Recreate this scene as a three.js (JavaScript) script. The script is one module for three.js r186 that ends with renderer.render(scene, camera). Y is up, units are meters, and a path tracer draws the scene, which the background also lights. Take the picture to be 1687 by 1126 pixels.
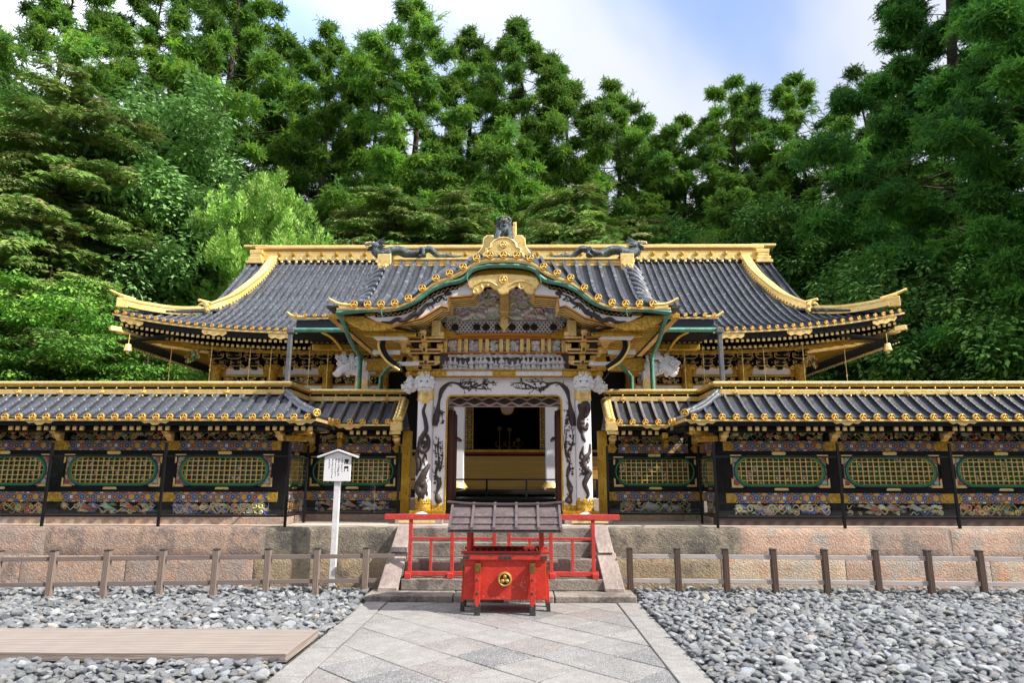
import * as THREE from 'three';
import { mergeGeometries } from 'three/addons/utils/BufferGeometryUtils.js';
import { RoundedBoxGeometry } from 'three/addons/geometries/RoundedBoxGeometry.js';
import { MarchingCubes } from 'three/addons/objects/MarchingCubes.js';

// ---------------------------------------------------------------- camera, sky, sun, exposure
const scene = new THREE.Scene();
const camera = new THREE.PerspectiveCamera(2 * Math.atan(563 / 1080) * 180 / Math.PI, 1687 / 1126, 0.1, 600);
camera.position.set(0.32, 2.15, 12.3);
camera.rotation.order = 'YXZ';
camera.rotation.set(Math.atan(225.7 / 1080), 0.72 * Math.PI / 180, 0.1 * Math.PI / 180);
const renderer = new THREE.WebGLRenderer({ antialias: true });
renderer.toneMapping = THREE.LinearToneMapping;
renderer.toneMappingExposure = 1.6;
renderer.shadowMap.enabled = true;
const SUN = new THREE.Vector3(1, 1.02, 0.34).normalize();
const sun = new THREE.DirectionalLight(new THREE.Color(1, 0.95, 0.87), 5);
sun.name = 'sun';
sun.position.copy(SUN).multiplyScalar(70); sun.target.position.set(0, 0, 0);
sun.castShadow = true; sun.shadow.mapSize.set(4096, 4096);
Object.assign(sun.shadow.camera, { left: -45, right: 45, top: 45, bottom: -30, near: 1, far: 180 });
scene.add(sun, sun.target);

// ---------------------------------------------------------------- numbers, noise, textures
function rng(seed) { let s = seed >>> 0; return () => { s = (s + 0x6d2b79f5) | 0; let t = Math.imul(s ^ (s >>> 15), 1 | s); t = (t + Math.imul(t ^ (t >>> 7), 61 | t)) ^ t; return ((t ^ (t >>> 14)) >>> 0) / 4294967296; }; }
const PI = Math.PI, TAU = PI * 2, sin = Math.sin, cos = Math.cos, hyp = Math.hypot;
const clamp = (v, a = 0, b = 1) => Math.min(b, Math.max(a, v)), lerp = (a, b, t) => a + (b - a) * t, sst = (a, b, v) => { const t = clamp((v - a) / (b - a)); return t * t * (3 - 2 * t); };
const V = (x, y, z) => new THREE.Vector3(x, y, z);
function hash(x, y, s) { let h = Math.imul(x, 374761393) ^ Math.imul(y, 668265263) ^ Math.imul(s, 1274126177); h = Math.imul(h ^ (h >>> 13), 1274126177); return ((h ^ (h >>> 16)) >>> 0) / 4294967296; }
function vn(x, y, p, s) { const xi = Math.floor(x), yi = Math.floor(y), fx = x - xi, fy = y - yi, u = fx * fx * (3 - 2 * fx), v = fy * fy * (3 - 2 * fy), m = (a) => ((a % p) + p) % p; const a = hash(m(xi), m(yi), s), b = hash(m(xi + 1), m(yi), s), c = hash(m(xi), m(yi + 1), s), d = hash(m(xi + 1), m(yi + 1), s); return a + (b - a) * u + (c - a) * v + (a - b - c + d) * u * v; }
function fbm(u, v, f, o, s = 1, g = 0.5) { let a = 1, t = 0, n = 0; for (let i = 0; i < o; i++) { t += a * vn(u * f, v * f, f, s + i * 17); n += a; a *= g; f *= 2; } return t / n; }
function tex(size, fn, srgb = false, rx = 1, ry = rx) {
  const w = Array.isArray(size) ? size[0] : size, h = Array.isArray(size) ? size[1] : size, d = new Uint8Array(w * h * 4);
  for (let y = 0; y < h; y++) for (let x = 0; x < w; x++) { let c = fn(x / w, y / h, x, y); if (typeof c === 'number') c = [c, c, c]; const o = (y * w + x) * 4; d[o] = clamp(c[0]) * 255; d[o + 1] = clamp(c[1]) * 255; d[o + 2] = clamp(c[2]) * 255; d[o + 3] = 255; }
  const t = new THREE.DataTexture(d, w, h); t.wrapS = t.wrapT = THREE.RepeatWrapping; t.magFilter = THREE.LinearFilter; t.minFilter = THREE.LinearMipmapLinearFilter; t.generateMipmaps = true;
  t.repeat.set(rx, ry); if (srgb) t.colorSpace = THREE.SRGBColorSpace; t.needsUpdate = true; return t;
}
function canvasTex(w, h, draw, srgb = true) { const c = document.createElement('canvas'); c.width = w; c.height = h; draw(c.getContext('2d'), w, h); const t = new THREE.CanvasTexture(c); t.wrapS = t.wrapT = THREE.RepeatWrapping; if (srgb) t.colorSpace = THREE.SRGBColorSpace; return t; }
const rep = (t, rx, ry = rx) => { const c = t.clone(); c.repeat.set(rx, ry); c.needsUpdate = true; return c; };
const mixc = (a, b, t) => [lerp(a[0], b[0], t), lerp(a[1], b[1], t), lerp(a[2], b[2], t)];
const C = (r, g, b) => new THREE.Color(r, g, b);

// ---------------------------------------------------------------- sky: thin bright cloud with a few blue openings all round
{
  const W = 1024, H = 512, d = new Float32Array(W * H * 4);
  const holes = []; const r = rng(5);
  for (let k = 0; k < 9; k++) holes.push([(k + 0.62) / 9 + (r() - 0.5) * 0.04, 0.68 + r() * 0.14, 0.7 + r() * 0.7]);
  holes.push([0.303, 0.688, 0.8], [0.298, 0.715, 0.6]);
  for (let y = 0; y < H; y++) for (let x = 0; x < W; x++) {
    const u = (x + 0.5) / W, v = (y + 0.5) / H, el = (v - 0.5) * PI, az = u * TAU, up = Math.max(sin(el), 0.02);
    const px = cos(az) * cos(el) / (up + 0.25), py = sin(az) * cos(el) / (up + 0.25);
    let n = 0, a = 0.5, f = 1.1; for (let i = 0; i < 6; i++) { n += a * vn(px * f * 1.5 + 31 + py * f * 0.7, py * f * 0.8 + 57, 4096, 90 + i); a *= 0.52; f *= 2.05; }
    let hole = 0; for (const [hu, hv, s] of holes) { const du = ((u - hu + 1.5) % 1 - 0.5) * cos(el) * 1024, dv = (v - hv) * 1024; const p = du * 0.93 + dv * 0.36, q = -du * 0.36 + dv * 0.93; hole += s * Math.exp(-(p * p / 350 + q * q / 2600)); }
    const cloud = clamp(sst(0.12, 0.52, n + 0.13 - hole * 0.30) * 0.93 + 0.05);
    const hz = Math.exp(-Math.max(el, 0) * 3.2);
    const blue = mixc([0.24, 0.38, 0.70], [0.5, 0.58, 0.72], hz), white = mixc([0.585, 0.625, 0.73], [0.66, 0.685, 0.74], clamp(n * 1.6 - 0.3));
    const c = mixc(blue, white, cloud), o = (y * W + x) * 4, ang = Math.acos(clamp(cos(az) * cos(el) * SUN.x + sin(el) * SUN.y + sin(az) * cos(el) * SUN.z, -1, 1)) * 180 / PI, fillHalo = 1 + 3.0 * Math.exp(-((ang / 31) ** 2));  // glow round the sun, added and strengthened for soft fill light
    for (let k = 0; k < 3; k++) d[o + k] = c[k] * 0.86 * (el > 0 ? 1 : 0.35) * fillHalo; d[o + 3] = 1;
  }
  const t = new THREE.DataTexture(d, W, H, THREE.RGBAFormat, THREE.FloatType); t.mapping = THREE.EquirectangularReflectionMapping; t.magFilter = t.minFilter = THREE.LinearFilter; t.wrapS = THREE.RepeatWrapping; t.needsUpdate = true;
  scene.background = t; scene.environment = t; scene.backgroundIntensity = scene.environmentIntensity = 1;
}

// ---------------------------------------------------------------- geometry helpers
function fix(g) {
  if (g.index) g = g.toNonIndexed();
  for (const k of Object.keys(g.attributes)) if (!['position', 'normal', 'uv', 'color'].includes(k)) g.deleteAttribute(k);
  if (!g.attributes.normal) g.computeVertexNormals();
  if (!g.attributes.uv) g.setAttribute('uv', new THREE.BufferAttribute(new Float32Array(g.attributes.position.count * 2), 2));
  g.morphAttributes = {}; g.clearGroups(); return g;
}
function tint(g, c) { g = fix(g); const n = g.attributes.position.count, a = new Float32Array(n * 3); for (let i = 0; i < n; i++) { a[i * 3] = c[0]; a[i * 3 + 1] = c[1]; a[i * 3 + 2] = c[2]; } g.setAttribute('color', new THREE.BufferAttribute(a, 3)); return g; }
function merge(list) {
  list = (Array.isArray(list) ? list.flat(4) : [list]).filter(Boolean).map(fix);
  if (list.some((g) => g.attributes.color)) list = list.map((g) => g.attributes.color ? g : tint(g, [1, 1, 1]));
  return list.length === 1 ? list[0] : mergeGeometries(list, false);
}
function uvBox(g) {
  const p = g.attributes.position, n = g.attributes.normal, u = g.attributes.uv;
  for (let i = 0; i < p.count; i += 3) {
    let nx = 0, ny = 0, nz = 0; for (let k = 0; k < 3; k++) { nx += n.getX(i + k); ny += n.getY(i + k); nz += n.getZ(i + k); }
    nx = Math.abs(nx); ny = Math.abs(ny); nz = Math.abs(nz);
    for (let k = i; k < i + 3; k++) { const x = p.getX(k), y = p.getY(k), z = p.getZ(k); if (nz >= nx && nz >= ny) u.setXY(k, x, y); else if (nx >= ny) u.setXY(k, z, y); else u.setXY(k, x, z); }
  }
  return g;
}
const mv = (g, x, y, z, rx = 0, ry = 0, rz = 0) => { if (rz) g.rotateZ(rz); if (rx) g.rotateX(rx); if (ry) g.rotateY(ry); g.translate(x, y, z); return g; };
const box = (w, h, d, x = 0, y = 0, z = 0, b = 0) => mv(b ? new RoundedBoxGeometry(w, h, d, 1, Math.min(b, w * 0.49, h * 0.49, d * 0.49)) : new THREE.BoxGeometry(w, h, d), x, y, z);
const bx = (x0, x1, y0, y1, z0, z1, b = 0) => box(Math.abs(x1 - x0), Math.abs(y1 - y0), Math.abs(z1 - z0), (x0 + x1) / 2, (y0 + y1) / 2, (z0 + z1) / 2, b);
const cyl = (r0, r1, h, x, y, z, seg = 12, open = false) => mv(new THREE.CylinderGeometry(r1, r0, h, seg, 1, open), x, y, z);
const ell = (rx, ry, rz, x, y, z, s = 8) => { const g = new THREE.SphereGeometry(1, s, Math.max(4, s * 0.6 | 0)); g.scale(rx, ry, rz); return mv(g, x, y, z); };
// a round bar along points; radius is a number or a function of 0..1; flat squeezes it along local z
function sweep(pts, rad, radial = 6, opt = {}) {
  pts = pts.map((p) => p.isVector3 ? p : V(...p));
  const n = pts.length, pos = [], idx = [], r = typeof rad === 'function' ? rad : () => rad, uv = [];
  let up = opt.up ? opt.up.clone() : null, L = 0;
  for (let i = 0; i < n; i++) {
    const t = pts[Math.min(i + 1, n - 1)].clone().sub(pts[Math.max(i - 1, 0)]).normalize();
    if (!up) up = Math.abs(t.y) < 0.9 ? V(0, 1, 0) : V(0, 0, 1);
    const b = t.clone().cross(up).normalize(), nn = b.clone().cross(t).normalize(); if (!opt.up) up = nn;
    if (i) L += pts[i].distanceTo(pts[i - 1]);
    const R = r(n > 1 ? i / (n - 1) : 0), a0 = opt.arc ? opt.arc[0] : 0, a1 = opt.arc ? opt.arc[1] : TAU, m = opt.arc ? radial : radial;
    for (let k = 0; k <= m; k++) { const a = a0 + (a1 - a0) * k / m, cx = cos(a) * R * (opt.wx || 1), cy = sin(a) * R * (opt.wy || 1); pos.push(pts[i].x + b.x * cx + nn.x * cy, pts[i].y + b.y * cx + nn.y * cy, pts[i].z + b.z * cx + nn.z * cy); uv.push(k / m * R * 6, L); }
  }
  const m = radial + 1;
  for (let i = 0; i < n - 1; i++) for (let k = 0; k < radial; k++) { const a = i * m + k, b = a + 1, c = a + m, d = c + 1; idx.push(a, b, c, b, d, c); }
  if (opt.cap !== false) for (const e of [0, n - 1]) { const c = pos.length / 3; pos.push(pts[e].x, pts[e].y, pts[e].z); uv.push(0, 0); for (let k = 0; k < radial; k++) e ? idx.push(e * m + k, e * m + k + 1, c) : idx.push(k + 1, k, c); }
  const g = new THREE.BufferGeometry(); g.setAttribute('position', new THREE.Float32BufferAttribute(pos, 3)); g.setAttribute('uv', new THREE.Float32BufferAttribute(uv, 2)); g.setIndex(idx); g.computeVertexNormals();
  const q = fix(g); return q;
}
const curve = (pts, n = 24, closed = false) => new THREE.CatmullRomCurve3(pts.map((p) => p.isVector3 ? p : V(p[0], p[1], p[2] || 0)), closed, 'centripetal').getPoints(n);
const poly = (pts) => { const s = new THREE.Shape(); pts.forEach(([x, y], i) => i ? s.lineTo(x, y) : s.moveTo(x, y)); s.closePath(); return s; };
const extr = (shape, d, bev = 0, z = 0, cs = 12) => mv(new THREE.ExtrudeGeometry(shape, { depth: d - 2 * bev, bevelEnabled: bev > 0, bevelSize: bev, bevelThickness: bev, bevelOffset: -bev, bevelSegments: 1, curveSegments: cs }), 0, 0, z + bev);
function sheet(nu, nv, fn) { const pos = [], uv = [], idx = []; for (let i = 0; i <= nu; i++) for (let j = 0; j <= nv; j++) { const p = fn(i / nu, j / nv); pos.push(p[0], p[1], p[2]); uv.push(i / nu, j / nv); } for (let i = 0; i < nu; i++) for (let j = 0; j < nv; j++) { const a = i * (nv + 1) + j, b = a + nv + 1; idx.push(a, a + 1, b, b, a + 1, b + 1); } const g = new THREE.BufferGeometry(); g.setAttribute('position', new THREE.Float32BufferAttribute(pos, 3)); g.setAttribute('uv', new THREE.Float32BufferAttribute(uv, 2)); g.setIndex(idx); g.computeVertexNormals(); return fix(g); }
function slab(nu, nv, fn, th) { const top = sheet(nu, nv, fn), bot = sheet(nu, nv, (u, v) => { const p = fn(u, v); return [p[0], p[1] - th, p[2]]; }); const rim = []; const e = (u0, v0, u1, v1, n) => rim.push(sheet(n, 1, (u, v) => { const p = fn(lerp(u0, u1, u), lerp(v0, v1, u)); return [p[0], p[1] - th * v, p[2]]; })); e(0, 0, 1, 0, nu); e(0, 1, 1, 1, nu); e(0, 0, 0, 1, nv); e(1, 0, 1, 1, nv); return [top, bot, ...rim]; }

// ---------------------------------------------------------------- things and parts
const taken = new Map(), origin = new WeakMap();
const numbered = (n) => { const k = taken.get(n) || 0; taken.set(n, k + 1); return k ? `${n}_${String(k).padStart(3, '0')}` : n; };
function tag(o, label, category, group, kind) { if (label) o.userData.label = label; if (category) o.userData.category = category; if (group) o.userData.group = group; if (kind) o.userData.kind = kind; return o; }
function thing(name, label, category, p = [0, 0, 0], group, kind) { const o = new THREE.Group(); o.name = numbered(name); o.position.set(...p); origin.set(o, V(...p)); scene.add(o); return tag(o, label, category, group, kind); }
// geometry in world coordinates -> a mesh named under parent (or in the scene), its pivot at the parent's
function part(name, geo, m, parent, opt = {}) {
  const g = merge(geo), o = parent ? origin.get(parent) : V(0, 0, 0);
  if (opt.uv !== false && !g.userData.boxed) { uvBox(g); g.userData.boxed = true; }
  if (!opt.local) g.translate(-o.x, -o.y, -o.z);
  const mesh = new THREE.Mesh(g, m); mesh.name = parent ? name : numbered(name); mesh.castShadow = mesh.receiveShadow = true; origin.set(mesh, o);
  if (opt.at) mesh.position.set(opt.at[0] - o.x, opt.at[1] - o.y, opt.at[2] - o.z);
  if (opt.label) mesh.userData.label = opt.label; if (opt.kind) mesh.userData.kind = opt.kind;
  (parent || scene).add(mesh); return mesh;
}
// shared geometry (already merged, own axes) put at a world place
function put(name, geo, m, parent, at, rot, scale) {
  const o = origin.get(parent) || V(0, 0, 0), mesh = new THREE.Mesh(geo, m); mesh.name = name; mesh.castShadow = mesh.receiveShadow = true; mesh.position.set(at[0] - o.x, at[1] - o.y, at[2] - o.z);
  if (rot) mesh.rotation.set(...rot); if (scale) mesh.scale.set(...scale); parent.add(mesh); origin.set(mesh, V(...at)); return mesh;
}
const shared = (geo) => { const g = merge(geo); uvBox(g); g.userData.boxed = true; return g; };
const copy = (o, label, p) => { const c = o.clone(); c.name = numbered(o.name.replace(/_\d{3}$/, '')); c.userData = { ...o.userData }; if (label) c.userData.label = label; if (p) c.position.set(...p); scene.add(c); return c; };

// ---------------------------------------------------------------- materials
const nFine = tex(256, (u, v) => fbm(u, v, 16, 4, 3)), nRough = tex(512, (u, v) => { const a = fbm(u, v, 8, 6, 11, 0.62), b = fbm(u, v, 32, 4, 41, 0.6); return clamp(a * 0.6 + Math.abs(b - 0.5) * 1.1); });
const nPit = tex(512, (u, v) => { const b = fbm(u, v, 64, 3, 61, 0.65), a = fbm(u, v, 8, 5, 71), k = sst(0.36, 0.5, fbm(u, v, 40, 2, 66)); return clamp(0.1 + a * 0.3 + (b - 0.5) * 0.7 + k * 0.4); });
const nWood = tex(512, (u, v) => { const w = fbm(u, v, 4, 4, 5); return clamp(0.5 + 0.5 * sin((v * 40 + w * 7) * TAU / 2 * 1) * 0.5 + (vn(u * 8, v * 256, 256, 9) - 0.5) * 0.8); });
const mat = (o) => new THREE.MeshStandardMaterial(o), phys = (o) => new THREE.MeshPhysicalMaterial(o);
const cMottle = (a, b, c, s, f = 4, g = 24) => tex(512, (u, v) => { const n = sst(0.3, 0.7, fbm(u, v, f, 5, s, 0.55)), k = fbm(u, v, g, 3, s + 5); let q = mixc(a, b, n); q = mixc(q, c, sst(0.56, 0.75, k) * 0.8); const e = (hash((u * 512) | 0, (v * 512) | 0, s) - 0.5) * 0.07; return [q[0] + e, q[1] + e, q[2] + e]; }, true);
const M = {};
M.gold = mat({ map: rep(cMottle([0.98, 0.86, 0.58], [0.95, 0.81, 0.50], [0.90, 0.72, 0.40], 21), 0.9), metalness: 0.55, roughness: 0.42, bumpMap: rep(nFine, 3), bumpScale: 0.004 });
M.goldEnd = mat({ map: rep(cMottle([0.95, 0.78, 0.42], [0.92, 0.73, 0.36], [0.86, 0.64, 0.3], 24), 3), vertexColors: true, metalness: 0.6, roughness: 0.42 });
M.goldOld = mat({ map: rep(cMottle([0.84, 0.68, 0.26], [0.76, 0.58, 0.18], [0.60, 0.44, 0.12], 22), 1.1), metalness: 0.7, roughness: 0.42, bumpMap: rep(nFine, 3), bumpScale: 0.006 });
M.goldChased = mat({ map: rep(cMottle([0.86, 0.70, 0.30], [0.70, 0.54, 0.20], [0.42, 0.32, 0.12], 23, 16, 40), 1.5), metalness: 0.7, roughness: 0.4, bumpMap: rep(nRough, 3), bumpScale: 0.012 });
M.orange = mat({ color: C(0.62, 0.26, 0.04), metalness: 0.35, roughness: 0.5 });
M.tile = mat({ map: rep(cMottle([0.275, 0.29, 0.325], [0.225, 0.24, 0.275], [0.50, 0.52, 0.545], 31, 6, 24), 0.7), metalness: 0.15, roughness: 0.46, bumpMap: rep(nFine, 5), bumpScale: 0.004 });
M.tileWarm = mat({ map: rep(cMottle([0.42, 0.39, 0.39], [0.36, 0.335, 0.34], [0.49, 0.46, 0.45], 32, 6, 32), 0.7), metalness: 0.1, roughness: 0.5, bumpMap: rep(nFine, 5), bumpScale: 0.004 });
{ const lines = tex([64, 256], (u, v) => { const k = (v * 8) % 1; return k < 0.16 ? 0.1 : 0.7 + 0.3 * k; });
  M.tileSeam = mat({ map: rep(cMottle([0.27, 0.285, 0.315], [0.22, 0.235, 0.265], [0.34, 0.35, 0.37], 33, 6, 32), 0.7), metalness: 0.15, roughness: 0.5, bumpMap: rep(lines, 1, 2.6), bumpScale: 0.012 }); }
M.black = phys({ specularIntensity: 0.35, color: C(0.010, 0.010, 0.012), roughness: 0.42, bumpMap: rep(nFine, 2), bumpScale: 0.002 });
M.blackMatt = phys({ specularIntensity: 0.3, color: C(0.012, 0.011, 0.011), roughness: 0.8 });
M.navy = mat({ color: C(0.02, 0.028, 0.05), roughness: 0.4, metalness: 0.2 });
{ const emboss = tex(256, (u, v) => { const x = (u * 8) % 1 - 0.5, y = (v * 8) % 1 - 0.5, r = hyp(x, y), a = Math.atan2(y, x); return 0.5 + 0.4 * sin(r * 22 + a) * Math.exp(-r * 2.2); });
  M.white = mat({ map: rep(cMottle([0.90, 0.89, 0.90], [0.86, 0.855, 0.87], [0.92, 0.90, 0.89], 41, 3, 12), 0.7), roughness: 0.55, bumpMap: rep(emboss, 2.2), bumpScale: 0.006 }); }
M.whitePlain = mat({ map: rep(cMottle([0.87, 0.86, 0.87], [0.82, 0.81, 0.82], [0.90, 0.88, 0.86], 42, 5, 20), 1.1), roughness: 0.6, bumpMap: rep(nFine, 4), bumpScale: 0.003 });
M.carve = mat({ color: 0xffffff, vertexColors: true, roughness: 0.6, bumpMap: rep(nFine, 8), bumpScale: 0.004 });
M.carveGloss = mat({ color: 0xffffff, vertexColors: true, roughness: 0.42, metalness: 0.15, bumpMap: rep(nFine, 8), bumpScale: 0.004 });
M.relief = mat({ map: rep(cMottle([0.25, 0.205, 0.195], [0.20, 0.165, 0.16], [0.36, 0.27, 0.22], 43, 12, 40), 1.5), roughness: 0.5, metalness: 0.15, bumpMap: rep(nRough, 6), bumpScale: 0.006 });
M.copper = mat({ map: rep(cMottle([0.37, 0.61, 0.54], [0.28, 0.52, 0.47], [0.42, 0.44, 0.37], 51, 5, 14), 1.2), roughness: 0.62, metalness: 0.2, bumpMap: rep(nFine, 4), bumpScale: 0.003 });
M.lead = mat({ map: rep(cMottle([0.42, 0.43, 0.45], [0.36, 0.37, 0.39], [0.5, 0.48, 0.46], 52, 5, 14), 1), roughness: 0.55, metalness: 0.3 });
M.red = mat({ map: rep(cMottle([0.76, 0.19, 0.125], [0.71, 0.165, 0.11], [0.79, 0.26, 0.18], 53, 4, 26), 1.3), roughness: 0.5, bumpMap: rep(nFine, 3), bumpScale: 0.003 });
M.redRail = mat({ map: rep(cMottle([0.76, 0.24, 0.21], [0.72, 0.21, 0.19], [0.80, 0.32, 0.28], 54, 4, 22), 1.2), roughness: 0.55, bumpMap: rep(nFine, 3), bumpScale: 0.003 });
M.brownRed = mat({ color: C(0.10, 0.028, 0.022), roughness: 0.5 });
M.boxRoof = mat({ map: rep(cMottle([0.40, 0.35, 0.35], [0.345, 0.30, 0.305], [0.46, 0.41, 0.40], 55, 5, 30), 1.2), roughness: 0.55, metalness: 0.15, bumpMap: rep(nFine, 4), bumpScale: 0.003 });
M.bronze = mat({ map: rep(cMottle([0.55, 0.42, 0.20], [0.42, 0.34, 0.18], [0.30, 0.30, 0.22], 56, 8, 30), 3), roughness: 0.45, metalness: 0.6, bumpMap: rep(nRough, 5), bumpScale: 0.004 });
M.crestBrass = mat({ map: rep(cMottle([0.80, 0.66, 0.36], [0.70, 0.54, 0.26], [0.50, 0.42, 0.26], 59, 8, 30), 4), roughness: 0.42, metalness: 0.45, bumpMap: rep(nRough, 5), bumpScale: 0.003 });
M.iron = mat({ map: rep(cMottle([0.26, 0.26, 0.25], [0.20, 0.20, 0.20], [0.40, 0.36, 0.30], 57, 8, 30), 2), roughness: 0.55, metalness: 0.3 });
M.statue = mat({ map: rep(cMottle([0.36, 0.41, 0.42], [0.24, 0.28, 0.29], [0.50, 0.55, 0.54], 58, 6, 24), 2), roughness: 0.42, metalness: 0.45, bumpMap: rep(nRough, 6), bumpScale: 0.01 });
const woodTex = (a, b, s) => tex(512, (u, v) => { const w = fbm(u, v, 4, 4, s), st = vn(u * 6, v * 256, 256, s + 3), g = 0.5 + 0.5 * sin(v * TAU * 14 + w * 9); let q = mixc(a, b, clamp(g * 0.5 + st * 0.6 - 0.05)); const e = (hash((u * 512) | 0, (v * 512) | 0, s) - 0.5) * 0.05; return [q[0] + e, q[1] + e, q[2] + e]; }, true);
M.plank = mat({ map: rep(woodTex([0.665, 0.615, 0.58], [0.47, 0.425, 0.395], 6), 0.22, 0.9), roughness: 0.75, bumpMap: rep(nWood, 0.25, 2.2), bumpScale: 0.004 });
const woodV = (t) => { const c = t.clone(); c.rotation = PI / 2; c.needsUpdate = true; return c; };
{ const t1 = woodTex([0.58, 0.51, 0.47], [0.44, 0.38, 0.345], 7), t2 = woodTex([0.40, 0.32, 0.27], [0.25, 0.19, 0.165], 8), t3 = woodTex([0.76, 0.73, 0.72], [0.64, 0.60, 0.59], 13), t4 = woodTex([0.53, 0.48, 0.455], [0.41, 0.36, 0.345], 14);
  M.postL = mat({ map: rep(woodV(t1), 1.2, 2), roughness: 0.8, bumpMap: rep(woodV(nWood), 1.2, 2), bumpScale: 0.004 });
  M.postR = mat({ map: rep(woodV(t2), 1.2, 2), roughness: 0.8, bumpMap: rep(woodV(nWood), 1.2, 2), bumpScale: 0.005 });
  M.railR = mat({ map: rep(t3, 0.5, 3), roughness: 0.8, bumpMap: rep(nWood, 0.5, 3), bumpScale: 0.003 });
  M.railL = mat({ map: rep(t4, 0.5, 3), roughness: 0.8, bumpMap: rep(nWood, 0.5, 3), bumpScale: 0.003 }); }
const stone = (a, b, c, s, bump = 0.03) => mat({ map: rep(tex(512, (u, v) => { const n = sst(0.32, 0.68, fbm(u, v, 3, 6, s, 0.6)), m = sst(0.5, 0.72, fbm(u, v, 5, 5, s + 9, 0.6)), k = fbm(u, v, 40, 3, s + 4, 0.7); let q = mixc(mixc(a, b, n), c, m); const e = (k - 0.5) * 0.17 + (hash((u * 512) | 0, (v * 512) | 0, s) - 0.5) * 0.05; return [q[0] + e, q[1] + e, q[2] + e * 0.95]; }, true), 0.55), roughness: 0.9, bumpMap: rep(nPit, 1.0), bumpScale: bump * 0.38 });
M.stPink = [stone([0.705, 0.60, 0.54], [0.63, 0.57, 0.535], [0.74, 0.59, 0.50], 101), stone([0.68, 0.585, 0.525], [0.72, 0.60, 0.52], [0.56, 0.49, 0.46], 111), stone([0.73, 0.61, 0.53], [0.63, 0.575, 0.535], [0.71, 0.55, 0.455], 121)];
M.stOrange = [stone([0.809, 0.671, 0.584], [0.724, 0.624, 0.551], [0.683, 0.651, 0.608], 131), stone([0.699, 0.583, 0.518], [0.649, 0.578, 0.529], [0.550, 0.511, 0.476], 141), stone([0.807, 0.707, 0.605], [0.738, 0.683, 0.611], [0.794, 0.619, 0.509], 151)];
M.stGrey = [stone([0.620, 0.567, 0.488], [0.504, 0.469, 0.416], [0.388, 0.370, 0.344], 161), stone([0.607, 0.554, 0.458], [0.664, 0.568, 0.453], [0.460, 0.425, 0.372], 171)];
M.stStep = stone([0.571, 0.536, 0.501], [0.484, 0.454, 0.423], [0.398, 0.371, 0.349], 181, 0.022);
M.stCheek = stone([0.615, 0.555, 0.53], [0.545, 0.49, 0.47], [0.66, 0.61, 0.58], 191, 0.008);
M.stCap = stone([0.767, 0.723, 0.679], [0.701, 0.657, 0.613], [0.780, 0.692, 0.631], 201, 0.008);
M.mortar = stone([0.66, 0.60, 0.55], [0.60, 0.55, 0.51], [0.70, 0.63, 0.57], 211, 0.008);
const granite = (a, d, s, sp) => mat({ map: rep(tex(512, (u, v, x, y) => { const n = fbm(u, v, 4, 4, s), k = hash(x >> 1, y >> 1, s), k2 = vn(u * 170, v * 170, 170, s + 1); const e = (k2 - 0.5) * sp * 1.6 + (k - 0.5) * sp; const q = mixc(a, d, sst(0.35, 0.65, n)); return [q[0] + e, q[1] + e, q[2] + e]; }, true), 1.1), roughness: 0.82, bumpMap: rep(nPit, 1.3), bumpScale: 0.006 });
M.granite = [granite([0.555, 0.545, 0.535], [0.515, 0.505, 0.495], 301, 0.17), granite([0.525, 0.52, 0.515], [0.48, 0.475, 0.47], 311, 0.25), granite([0.55, 0.53, 0.52], [0.505, 0.485, 0.475], 321, 0.21), granite([0.475, 0.475, 0.475], [0.42, 0.42, 0.42], 331, 0.34), granite([0.575, 0.565, 0.555], [0.535, 0.525, 0.515], 341, 0.12)];
M.pane = phys({ color: C(0.97, 0.985, 0.98), transmission: 1, thickness: 0, roughness: 0.02, ior: 1.45, metalness: 0 });
M.dark = mat({ color: C(0.006, 0.006, 0.006), roughness: 0.9 });
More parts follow.
